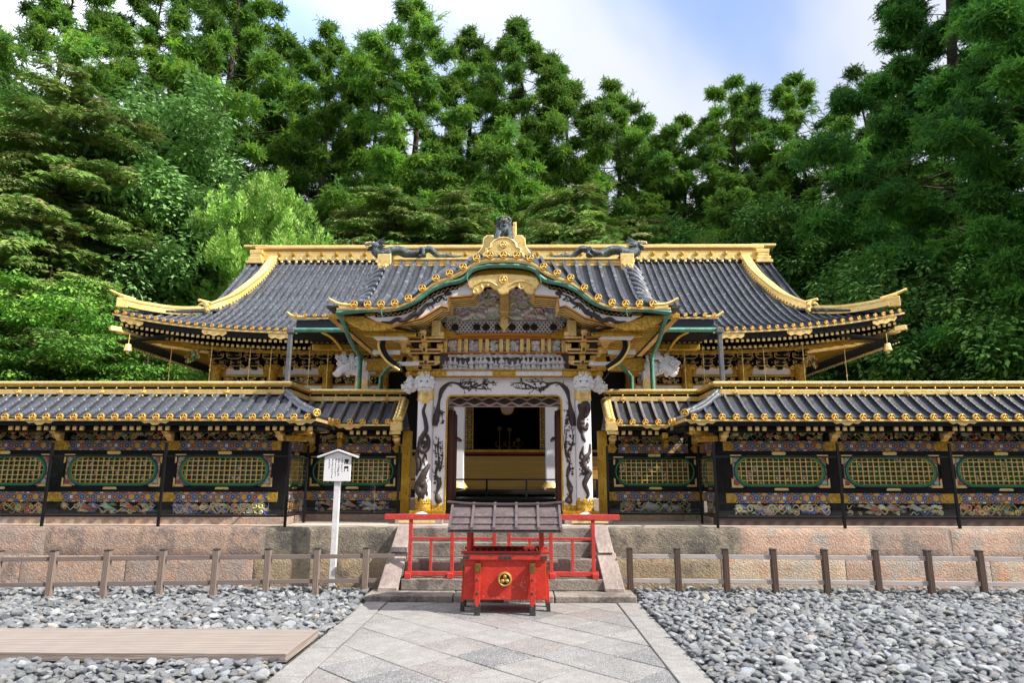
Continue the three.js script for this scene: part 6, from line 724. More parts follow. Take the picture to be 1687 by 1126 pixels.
{ // dragons lying along the gate ridge
  const dragon = (s, label) => {
    const o = [s < 0 ? -3.32 : 3.24, 7.57, -3.46], W = (p) => [o[0] - s * p[0], o[1] + p[1], o[2] + (p[2] || 0)], t = thing('ridge_dragon', label, 'dragon statue', [o[0] - s * 0.9, o[1], o[2]]);
    const B = [[-0.02, 0.20, 0, 0.1], [0.14, 0.11, 0.03, 0.12], [0.34, 0.19, 0.03, 0.105], [0.55, 0.23, 0, 0.11], [0.75, 0.17, -0.03, 0.115], [0.93, 0.09, -0.03, 0.105], [1.10, 0.10, 0, 0.085], [1.22, 0.22, 0.03, 0.075], [1.36, 0.25, 0.03, 0.075], [1.5, 0.15, 0, 0.068], [1.62, 0.06, -0.02, 0.055], [1.78, 0.10, -0.01, 0.045], [1.95, 0.055, 0.02, 0.034], [2.18, 0.085, 0, 0.012]];
    const cp = new THREE.CatmullRomCurve3(B.map((b) => V(b[0], b[1], b[2])), false, 'centripetal').getPoints(46), rr = (k) => { const f = k * (B.length - 1), i = Math.min(B.length - 2, f | 0); return lerp(B[i][3], B[i + 1][3], f - i); };
    const caps = []; for (let i = 0; i < 46; i++) caps.push([W(cp[i].toArray()), rr(i / 46), W(cp[i + 1].toArray()), rr((i + 1) / 46)]);
    const C2 = (a, ra, b, rb) => caps.push([W(a), ra, W(b), rb]);
    C2([-0.02, 0.2, 0], 0.1, [0.02, 0.34, 0.02], 0.095); C2([0.02, 0.34, 0.02], 0.1, [-0.08, 0.38, 0.03], 0.085); C2([-0.08, 0.38, 0.03], 0.075, [-0.24, 0.36, 0.05], 0.045); C2([-0.08, 0.31, 0.03], 0.05, [-0.2, 0.24, 0.05], 0.03);
    for (const z of [0.1, -0.08]) { C2([0.2, 0.14, z * 0.6], 0.07, [0.34, 0.16, z], 0.055); C2([0.34, 0.16, z], 0.05, [0.4, 0.02, z + 0.02], 0.04); C2([0.4, 0.02, z + 0.02], 0.035, [0.46, -0.02, z + 0.05], 0.02); C2([0.92, 0.12, z * 0.5], 0.085, [1.06, 0.14, z], 0.06); C2([1.06, 0.14, z], 0.05, [1.17, 0.24, z + 0.02], 0.045); C2([1.17, 0.24, z + 0.02], 0.045, [1.22, 0.10, z + 0.03], 0.035); C2([1.22, 0.1, z + 0.03], 0.035, [1.12, 0.03, z + 0.05], 0.03); }
    part('body', creature(caps, 0.018, 0.03, (x, y, z) => 0.006 * sin(x * 95) * sin((y + z) * 95)), M.statue, t);
    part('back_fin', cp.slice(3, 44).filter((_, i) => i % 2 === 0).map((p, i) => mv(new THREE.ConeGeometry(0.022, 0.07, 4), ...W([p.x, p.y + rr((3 + i * 2) / 46) + 0.015, p.z]), 0, 0, s * -0.4)), M.statue, t);
    part('mane', Array.from({ length: 14 }, (_, i) => { const a = -0.9 + i * 0.2, z = (i % 3 - 1) * 0.06; return sweep(curve([W([0.06, 0.30 + 0.1 * sin(a), 0.02 + z]), W([0.13 + 0.04 * cos(a), 0.30 + 0.16 * sin(a), 0.04 + z]), W([0.20 + 0.05 * cos(a), 0.32 + 0.22 * sin(a), 0.03 + z])], 6), (k) => 0.026 * (1.05 - k), 5); }), M.statue, t);
    part('gilt_muzzle', [sweep([W([-0.12, 0.435, 0.06]), W([-0.2, 0.42, 0.075]), W([-0.27, 0.385, 0.06])], 0.022, 6), sweep([W([-0.1, 0.335, 0.10]), W([-0.19, 0.30, 0.10]), W([-0.26, 0.335, 0.06])], 0.018, 6), ell(0.025, 0.025, 0.02, ...W([-0.24, 0.41, 0.08]), 7), ell(0.022, 0.022, 0.02, ...W([-0.06, 0.42, 0.105]), 7)], M.gold, t);
    for (const z of [0.06, -0.04]) part('horn', sweep(curve([W([-0.01, 0.42, z]), W([0.08, 0.48, z]), W([0.22, 0.53 + z * 0.5, z * 1.3])], 8), (k) => 0.018 * (1.1 - 0.8 * k), 6), M.lead, t);
  };
  dragon(-1, 'dark bronze dragon on the left end of the gate ridge, facing left'); dragon(1, 'dark bronze dragon on the right end of the gate ridge, facing right');
}
{ // seated beast on the crest over the gable
  const o = [-0.04, 7.40, -1.72], W = (x, y, z) => [o[0] + x, o[1] + y, o[2] + z], caps = [], c = (a, ra, b, rb) => caps.push([W(...a), ra, W(...b), rb]), t = thing('guardian_beast', 'dark bronze seated lion-like beast on the golden crest above the gable', 'beast statue', o);
  c([0, 0.1, -0.06], 0.17, [0, 0.22, -0.02], 0.14); c([0, 0.22, 0], 0.13, [0, 0.36, 0.03], 0.1); for (const s of [-1, 1]) { c([s * 0.13, 0.13, 0.0], 0.085, [s * 0.16, 0.04, 0.08], 0.06); c([s * 0.11, 0.22, 0.06], 0.07, [s * 0.13, 0.1, 0.14], 0.05); c([s * 0.13, 0.1, 0.14], 0.05, [s * 0.13, 0.0, 0.17], 0.045); c([s * 0.13, 0.0, 0.17], 0.045, [s * 0.14, -0.02, 0.22], 0.035); c([s * 0.06, 0.52, 0.1], 0.04, [s * 0.13, 0.5, 0.04], 0.045); c([s * 0.11, 0.42, 0.02], 0.055, [s * 0.13, 0.30, 0.0], 0.05); }
  c([0, 0.44, 0.02], 0.115, [0, 0.46, 0.06], 0.105); c([0, 0.42, 0.1], 0.07, [0, 0.42, 0.16], 0.06); c([0, 0.34, 0.08], 0.055, [0, 0.335, 0.14], 0.045);
  part('body', creature(caps, 0.014, 0.025), M.statue, t); const mane = []; const r = rng(44); for (let i = 0; i < 34; i++) { const a = r() * TAU, y = 0.28 + r() * 0.24; mane.push(curl(...W(cos(a) * 0.14, y, Math.min(0.05, sin(a) * 0.12)), 0.036, a, 1.2, 0.012, [1, 1, 1])); } part('mane_curls', mane.map((g) => { g.deleteAttribute('color'); return g; }), M.statue, t);
  for (const s of [-1, 1]) { part('eye', ell(0.025, 0.02, 0.018, ...W(s * 0.05, 0.475, 0.148), 7), M.goldOld, t); part('brow', sweep(curve([W(s * 0.015, 0.50, 0.15), W(s * 0.06, 0.52, 0.145), W(s * 0.11, 0.49, 0.10)].map((p) => p), 6), 0.02, 6), M.statue, t); }
  part('open_mouth', [ell(0.06, 0.022, 0.02, ...W(0, 0.375, 0.185), 8)], M.brownRed, t);
}
M.crestBrassV = M.crestBrass.clone(); M.crestBrassV.vertexColors = true;
{ // offering box with its roof
  const bxx = 0.075, t = thing('offering_box', 'red wooden offering box with round crest and a small brown roof on posts', 'offering box', [bxx, 0.02, 0.75]), B = (a, b, y0, y1, z0, z1, e = 0.006) => bx(bxx + a, bxx + b, y0, y1, z0, z1, e);
  const body = B(-0.655, 0.655, 0.235, 0.86, 0.36, 1.14, 0.008); { const p = body.attributes.position; for (let i = 0; i < p.count; i++) p.setX(i, bxx + (p.getX(i) - bxx) * (1 + 0.035 * (0.86 - p.getY(i)))); }
  part('box_body', body, M.red, t); part('box_rim', [B(-0.685, 0.685, 0.855, 0.925, 1.10, 1.18), B(-0.685, 0.685, 0.855, 0.925, 0.32, 0.4), B(-0.685, -0.61, 0.855, 0.925, 0.4, 1.1), B(0.61, 0.685, 0.855, 0.925, 0.4, 1.1)], M.red, t); part('rim_cap', B(-0.68, 0.68, 0.926, 0.938, 1.11, 1.175, 0.003), M.lead, t);
  part('tray', [B(-0.72, 0.72, 0.94, 0.985, 1.06, 1.13), B(-0.72, 0.72, 0.94, 0.985, 0.34, 0.41), B(-0.60, 0.60, 0.94, 1.0, 0.45, 0.47)], M.red, t); part('dark_slot', B(-0.6, 0.6, 0.93, 0.935, 0.42, 1.05), M.dark, t); for (let k = -5; k <= 5; k++) part('grate_bar', bx(bxx + k * 0.105 - 0.012, bxx + k * 0.105 + 0.012, 0.95, 0.975, 0.42, 1.05), M.brownRed, t);
  for (const x of [-0.63, 0.63, 0]) part('iron_fitting', B(x - (x ? 0.055 : 0.105), x + (x ? 0.055 : 0.105), 0.868, 0.915, 1.178, 1.186, 0.003), M.iron, t);
  for (const s of [-1, 1]) {
    const leg = (g, n) => { const m = part('leg', g[0], M.red, t); part('iron_shoe', g[1], M.iron, m); part('iron_cap', g[2], M.bronze, m); part('bolt', g[3], M.iron, m); };
    const lx = s * 0.44, splay = (g) => { const p = g.attributes.position; for (let i = 0; i < p.count; i++) p.setZ(i, p.getZ(i) + (0.86 - p.getY(i)) * 0.07); return g; };
    leg([splay(B(lx - 0.042, lx + 0.042, 0.03, 0.79, 1.145, 1.225)), [splay(B(lx - 0.047, lx + 0.047, 0.022, 0.155, 1.14, 1.231, 0.004)), ...[-1, 1].map((q) => splay(extr(poly([[q * 0.047, 0.155], [q * 0.047, 0.21], [q * 0.012, 0.155]]), 0.008).translate(bxx + lx, 0, 1.224)))], [splay(B(lx - 0.046, lx + 0.046, 0.66, 0.80, 1.143, 1.230, 0.004))], [0.56, 0.36].map((y) => splay(ell(0.02, 0.02, 0.014, bxx + lx, y, 1.228, 8)))]);
    for (const z of [0.5, 0.9]) { const sp = (g) => { const p = g.attributes.position; for (let i = 0; i < p.count; i++) p.setX(i, p.getX(i) + s * (0.86 - p.getY(i)) * 0.045); return g; }; leg([sp(B(s * 0.64, s * 0.695, 0.03, 0.74, z - 0.04, z + 0.04)), [sp(B(s * 0.635, s * 0.702, 0.022, 0.17, z - 0.045, z + 0.045, 0.004))], [sp(B(s * 0.637, s * 0.70, 0.62, 0.75, z - 0.044, z + 0.044, 0.004))], [sp(ell(0.014, 0.02, 0.02, bxx + s * 0.695, 0.4, z, 8))]]); }
    for (const z of [0.46, 1.04]) part('roof_post', B(s * 0.6 - 0.033, s * 0.6 + 0.033, 0.93, 1.43, z - 0.033, z + 0.033), M.red, t);
    part('gable_board', extr(poly([[-1.26, 1.33], [-0.75, 1.66], [-0.24, 1.33], [-0.24, 1.29], [-0.75, 1.61], [-1.26, 1.29]].map(([z, y]) => [z, y])), 0.03).rotateY(PI / 2).translate(bxx + s * 0.86 - 0.015, 0, 0), M.brownRed, t); part('tie_beam', B(s * 0.6 - 0.03, s * 0.6 + 0.03, 1.36, 1.42, 0.42, 1.08), M.red, t);
  }
  part('front_beam', [B(-0.72, 0.72, 1.40, 1.455, 1.0, 1.06), B(-0.72, 0.72, 1.40, 1.455, 0.44, 0.5)], M.red, t);
  part('crest', [tint(cyl(0.117, 0.113, 0.03, 0, 0, 0, 28).rotateX(PI / 2), [1, 1, 1]), tint(cyl(0.09, 0.09, 0.004, 0, 0, 0, 24).rotateX(PI / 2).translate(0, 0, 0.016), [0.16, 0.15, 0.13]), ...crest(0.112, 0.045).map((g) => tint(g.translate(0, 0, 0.012), [1, 1, 1]))].map((g) => g.translate(bxx - 0.005, 0.555, 1.155)), M.crestBrassV, t);
  const chips = [], q = rng(31); for (let k = 0; k < 15; k++) { const x = k < 9 ? 0.05 + q() * 0.3 : -0.55 + q() * 1.1, y = k < 9 ? 0.27 + q() * 0.24 : 0.26 + q() * 0.06; const n = 6, P = []; for (let i = 0; i < n; i++) { const a = i / n * TAU, R = (0.004 + q() * 0.009); P.push([x + cos(a) * R * 1.5, y + sin(a) * R]); } chips.push(extr(poly(P), 0.0015, 0, 1.1402).translate(bxx, 0, 0)); } part('paint_chips', chips, M.mortar, t, { kind: 'stuff' });
  // roof
  const rf = new THREE.Group(); rf.name = 'roof'; t.add(rf); origin.set(rf, origin.get(t)); const yz = (k) => [1.315 + 0.375 * Math.pow(1 - k, 1.12), 0.53 * k];
  for (const f of [1, -1]) {
    part('roof_board', slab(1, 6, (u, v) => { const [y, d] = yz(v); return [bxx + lerp(-0.93, 0.93, u), y, 0.75 + f * (d + 0.02)]; }, 0.025), M.boxRoof, rf);
    [0, 0.46, 0.74].forEach((k, i) => { const k1 = [0.47, 0.75, 1.02][i]; for (let c = 0; c < 5; c++) part('roof_plate', slab(1, 3, (u, v) => { const [y, d] = yz(lerp(k, Math.min(k1, 1), v)); return [bxx + lerp(-0.905 + c * 0.362, -0.905 + (c + 1) * 0.362, u) * (1 + 0.0 * v), y + 0.004 + 0.026 * v, 0.75 + f * (d + 0.022 + (k1 > 1 ? 0.015 * v : 0))]; }, 0.012), M.boxRoof, rf); });
    for (let c = 0; c <= 5; c++) part('batten', rail([0, 0.25, 0.5, 0.75, 1.04].map((k) => { const [y, d] = yz(Math.min(k, 1)); return V(bxx - 0.905 + c * 0.362, y + 0.012, 0.75 + f * (d + 0.022 + (k > 1 ? 0.02 : 0))); }), 0.04, 0.05), M.boxRoof, rf);
  }
  part('ridge_board', [rail(curve([[bxx - 1.0, 1.745, 0.75], [bxx - 0.6, 1.715, 0.75], [bxx + 0.6, 1.715, 0.75], [bxx + 1.0, 1.745, 0.75]], 16), 0.16, 0.028), rail(curve([[bxx - 0.93, 1.68, 0.75], [bxx + 0.93, 1.68, 0.75]], 4), 0.09, 0.035)], M.boxRoof, rf);
}
{ // two red barriers on the lowest step
  const rails = (label, xs, thin, x0, x1, flip) => { const t = thing('red_barrier', label, 'barrier', [(x0 + x1) / 2, 0.335, -0.5], 'red barriers across the steps'), b = (a, c, y0, y1, z0, z1) => bx(a, c, y0, y1, z0, z1, 0.006);
    part('top_rail', b(x0, x1, 1.385, 1.485, -0.55, -0.45), M.redRail, t); const xa = Math.min(...xs), xb = Math.max(...xs); part('mid_rail', b(xa + 0.03, xb - 0.03, 1.02, 1.065, -0.525, -0.475), M.redRail, t); part('bottom_rail', b(xa - 0.09, xb + 0.09, 0.375, 0.455, -0.535, -0.465), M.redRail, t);
    for (const x of xs) { part('post', b(x - 0.034, x + 0.034, 0.456, 1.384, -0.53, -0.47), M.redRail, t); } for (const x of [xs[0], xs[1]]) part('foot', b(x - 0.055 - 0.02 * flip, x + 0.055 - 0.02 * flip, 0.336, 0.43, -0.62, -0.385), M.redRail, t); for (const x of thin) part('short_post', b(x - 0.026, x + 0.026, 0.456, 1.019, -0.52, -0.48), M.redRail, t); };
  rails('red painted barrier on the steps, its top rail reaching to the left', [-1.74, -0.955, -0.165], [-1.35, -0.56], -2.235, -0.04, 1); rails('red painted barrier on the steps, its top rail reaching to the right', [1.685, 0.895, 0.11], [1.295, 0.5], -0.02, 2.185, -1);
}
{ // white notice board on a post
  const x = -3.27, z = -0.85, t = thing('notice_board', 'white wooden notice board under a little roof on a tall white post', 'notice board', [x, 0, z]);
  part('post', bx(x - 0.055, x + 0.055, -0.02, 2.12, z - 0.05, z + 0.04, 0.005), M.whitePlain, t);
  const face = canvasTex(1024, 1024, (g, W, H) => {
    g.fillStyle = '#e6e4e6'; g.fillRect(0, 0, W, H); const q = rng(17); for (let k = 0; k < 500; k++) { g.fillStyle = `rgba(${150 + q() * 60 | 0},${150 + q() * 60 | 0},${160 + q() * 50 | 0},0.06)`; g.fillRect(q() * W, q() * H, 4 + q() * 90, 2 + q() * 5); }
    g.strokeStyle = '#191719'; g.lineCap = 'round'; g.lineJoin = 'round';
    const glyph = (X, Y, S, lines, w) => { g.lineWidth = w; for (const L of lines) { g.beginPath(); L.forEach(([a, b], i) => i ? g.lineTo(X + a * S, Y + b * S) : g.moveTo(X + a * S, Y + b * S)); g.stroke(); } };
    glyph(770, 250, 170, [[[0.5, 0.0], [0.56, 0.1]], [[0.1, 0.14], [0.95, 0.12]], [[0.14, 0.14], [0.12, 0.6], [0.0, 0.98]], [[0.32, 0.26], [0.82, 0.26], [0.82, 0.48]], [[0.24, 0.37], [0.95, 0.37]], [[0.32, 0.48], [0.82, 0.48]], [[0.56, 0.16], [0.56, 0.6]], [[0.36, 0.66], [0.36, 0.96]], [[0.36, 0.66], [0.8, 0.66], [0.78, 0.96]], [[0.36, 0.93], [0.78, 0.93]]], 32);
    glyph(770, 505, 170, [[[0.1, 0.04], [0.1, 1.0]], [[0.1, 0.06], [0.42, 0.06], [0.42, 0.38]], [[0.1, 0.21], [0.42, 0.21]], [[0.1, 0.37], [0.42, 0.37]], [[0.9, 0.04], [0.9, 0.96], [0.78, 0.92]], [[0.58, 0.38], [0.58, 0.06], [0.9, 0.06]], [[0.58, 0.21], [0.9, 0.21]], [[0.58, 0.37], [0.9, 0.37]]], 32);
    // the small brushed columns, too fine to read in the photograph
    g.strokeStyle = 'rgba(22,20,24,1)'; for (let c = 0; c < 5; c++) { const X = 655 - c * 122, n = [8, 10, 10, 11, 6][c]; for (let i = 0; i < n; i++) { const Y = 235 + i * 62; const L = []; for (let k = 0; k < 4; k++) { const a = q(), b = q(), v = q() < 0.5; L.push(v ? [[a, 0.1 + b * 0.3], [a + 0.06, 0.6 + b * 0.35]] : [[a * 0.4, b], [a * 0.4 + 0.5, b - 0.05]]); } glyph(X, Y, 52, L, 13); } }
    g.fillStyle = 'rgba(120,110,112,0.5)'; g.beginPath(); g.moveTo(520, 560); g.lineTo(585, 530); g.lineTo(570, 700); g.lineTo(500, 720); g.fill();
  });
  const P = [[-0.262, 2.09], [0.262, 2.09], [0.262, 2.56], [0, 2.655], [-0.262, 2.56]], g = fix(extr(poly(P), 0.03, 0.003, z + 0.042).translate(x, 0, 0)), p = g.attributes.position, u = g.attributes.uv; for (let i = 0; i < p.count; i++) u.setXY(i, (p.getX(i) - x + 0.262) / 0.524, (p.getY(i) - 2.09) / 0.565);
  part('board', g, mat({ map: face, roughness: 0.6 }), t, { uv: false });
  for (const s of [-1, 1]) part('roof_board', mv(box(0.42, 0.032, 0.13, 0, 0, 0, 0.005), x + s * 0.198, 2.622, z + 0.055, 0, 0, s * -0.33), M.whitePlain, t);
}
// ================================================================ hills and trees
const hill = (x, z) => { const d = Math.max(-17.5 - z, (Math.abs(x) - 15.5) * 0.9 - Math.max(0, (z + 14) * 1.2), 0); const n = fbm(x * 0.02 + 50, z * 0.02 + 50, 256, 4, 77) - 0.5; return 1.15 + Math.min(d, 4) * 0.55 + Math.max(0, d - 4) * 0.30 + n * Math.min(d * 0.25, 3.5); };
{
  const soil = mat({ map: rep(cMottle([0.24, 0.23, 0.14], [0.20, 0.26, 0.11], [0.30, 0.26, 0.18], 601), 0.12), roughness: 0.95, bumpMap: rep(nRough, 0.3), bumpScale: 0.1 });
  tag(part('hillside', sheet(90, 60, (u, v) => { const x = lerp(-95, 95, u), z = lerp(-15.8, -110, Math.pow(v, 1.5)); return [x, hill(x, z) - (z > -17.6 && Math.abs(x) < 15.5 ? 0.2 : 0), z]; }), soil), null, null, null, 'structure');
  tag(part('side_slope', [-1, 1].flatMap((s) => sheet(20, 16, (u, v) => { const x = s * lerp(15.6, 60, u), z = lerp(2, -15.9, v); return [x, hill(x, Math.min(z, -14)) * sst(3, -8, z) + 0.0, z]; })), soil), null, null, null, 'structure');
}
// ---- leaf clumps: many small blades each
function blades(list) { const pos = [], idx = []; for (const [p, d, w, l, nrm] of list) { const s = V().crossVectors(d, nrm).normalize().multiplyScalar(w), a = p, m = p.clone().addScaledVector(d, l * 0.45), e = p.clone().addScaledVector(d, l).addScaledVector(nrm, -l * 0.12), i = pos.length / 3; for (const q of [a, m.clone().add(s), e, m.clone().sub(s)]) pos.push(q.x, q.y, q.z); idx.push(i, i + 1, i + 2, i, i + 2, i + 3); } const g = new THREE.BufferGeometry(); g.setAttribute('position', new THREE.Float32BufferAttribute(pos, 3)); g.setIndex(idx); const q = g.toNonIndexed(); q.computeVertexNormals(); q.setAttribute('uv', new THREE.BufferAttribute(new Float32Array(q.attributes.position.count * 2), 2)); return q; }
const dirOf = (r) => { const z = r() * 2 - 1, a = r() * TAU, s = Math.sqrt(1 - z * z); return V(s * cos(a), z, s * sin(a)); };
const CL = {};
{
  const mk = (seed, n, f) => { const r = rng(seed), L = []; for (let i = 0; i < n; i++) { const b = f(r, i, n); const nn = dirOf(r); L.push([b[0], b[1].normalize(), b[2], b[3], b[4] || nn]); } return blades(L); };
  // a plume of the cedar: several short drooping twigs, each with needles round it
  CL.sugi = [1, 2, 3, 4].map((sd) => { const r = rng(sd * 13), L = []; for (let k = 0; k < 12; k++) { const d = dirOf(r); d.y = d.y * 0.6 + 0.25; d.normalize(); const len = 0.55 + 0.5 * r(), o = dirOf(r).multiplyScalar(0.25); for (let i = 0; i < 34; i++) { const u = (i + r()) / 34, q = dirOf(r), p = o.clone().addScaledVector(d, len * u).add(V(0, -0.22 * u * u, 0)); L.push([p, d.clone().multiplyScalar(0.9).addScaledVector(q, 0.8).normalize(), 0.022 + 0.016 * r(), (0.11 + 0.10 * r()) * (1.15 - 0.4 * u), dirOf(r)]); } } return blades(L); });
  CL.broad = [11, 12].map((s) => mk(s, 34, (r) => { const d = dirOf(r), p = d.clone().multiplyScalar(0.9 * Math.cbrt(r())); p.y *= 0.7; return [p, V(d.x, -0.35 + d.y * 0.4, d.z), 0.085 + 0.05 * r(), 0.30 + 0.14 * r(), V(d.x * 0.5, 1, d.z * 0.5 + 0.3).addScaledVector(dirOf(r), 0.35).normalize()]; }));
  CL.maple = [21, 22].map((s) => mk(s, 80, (r) => { const a = r() * TAU, q = Math.sqrt(r()), p = V(cos(a) * q, (r() - 0.5) * 0.22 - q * q * 0.16, sin(a) * q); return [p, V(cos(a), -0.25, sin(a)).addScaledVector(dirOf(r), 0.7), 0.045 + 0.03 * r(), 0.16 + 0.08 * r(), V(0, 1, 0.25).addScaledVector(dirOf(r), 0.4).normalize()]; }));
  CL.hemlock = [31, 32].map((s) => mk(s, 84, (r, i, n) => { const k = i / n, s2 = i & 1 ? 1 : -1, x = -0.9 + 1.9 * k, w = 0.42 * (1 - k * 0.75); const p = V(x, -0.14 * x * x + (r() - 0.5) * 0.07, s2 * w * r() * 0.7); return [p, V(0.55, -0.22, s2 * 0.8).addScaledVector(dirOf(r), 0.3), 0.032 + 0.02 * r(), 0.26 + 0.14 * r(), V(0, 1, 0).addScaledVector(dirOf(r), 0.35).normalize()]; }));
  CL.feather = [41, 42].map((s) => mk(s, 80, (r) => { const h = r(), a = r() * TAU, q = (1 - h) * 0.42; const p = V(cos(a) * q, h * 1.5 - 0.6, sin(a) * q); return [p, V(cos(a) * 0.6, 0.85, sin(a) * 0.6).addScaledVector(dirOf(r), 0.35), 0.045 + 0.03 * r(), 0.30 + 0.2 * r()]; }));
}
const leafM = (r, g, b, tr = 0.3) => phys({ color: C(1, 1, 1), roughness: 0.75, transmission: tr, thickness: 0, ior: 1.3, specularIntensity: 0.4 });
const LM = leafM(); const BARK = mat({ map: rep(woodV(woodTex([0.40, 0.33, 0.28], [0.27, 0.22, 0.19], 19)), 0.7, 1.6), roughness: 0.95, bumpMap: rep(woodV(nWood), 0.7, 1.6), bumpScale: 0.05 }), BARKG = mat({ map: rep(woodV(woodTex([0.50, 0.46, 0.42], [0.34, 0.31, 0.29], 20)), 0.7, 1.6), roughness: 0.95 });
const KIND = {
  sugi: { clump: 'sugi', col: [[0.205, 0.37, 0.055], [0.15, 0.295, 0.048], [0.28, 0.45, 0.06], [0.13, 0.29, 0.065]], s: [0.5, 0.85], cat: 'cedar tree' },
  pine: { clump: 'sugi', col: [[0.13, 0.25, 0.06], [0.10, 0.20, 0.05], [0.16, 0.28, 0.06]], s: [0.5, 0.75], cat: 'cedar tree' },
  broad: { clump: 'broad', col: [[0.21, 0.39, 0.11], [0.29, 0.48, 0.17], [0.16, 0.32, 0.085]], s: [0.6, 0.95], cat: 'leafy tree' },
  maple: { clump: 'maple', col: [[0.17, 0.38, 0.055], [0.12, 0.30, 0.05], [0.25, 0.46, 0.07]], s: [0.6, 1.0], cat: 'maple tree' },
  hemlock: { clump: 'hemlock', col: [[0.23, 0.37, 0.08], [0.29, 0.40, 0.10], [0.17, 0.32, 0.075], [0.30, 0.32, 0.12]], s: [0.75, 1.25], cat: 'conifer' },
  feather: { clump: 'feather', col: [[0.32, 0.53, 0.11], [0.38, 0.57, 0.15], [0.24, 0.45, 0.085]], s: [0.5, 0.8], cat: 'conifer' },
  dark: { clump: 'broad', col: [[0.10, 0.25, 0.055], [0.14, 0.31, 0.065], [0.20, 0.38, 0.085]], s: [0.55, 0.95], cat: 'leafy tree' },
};
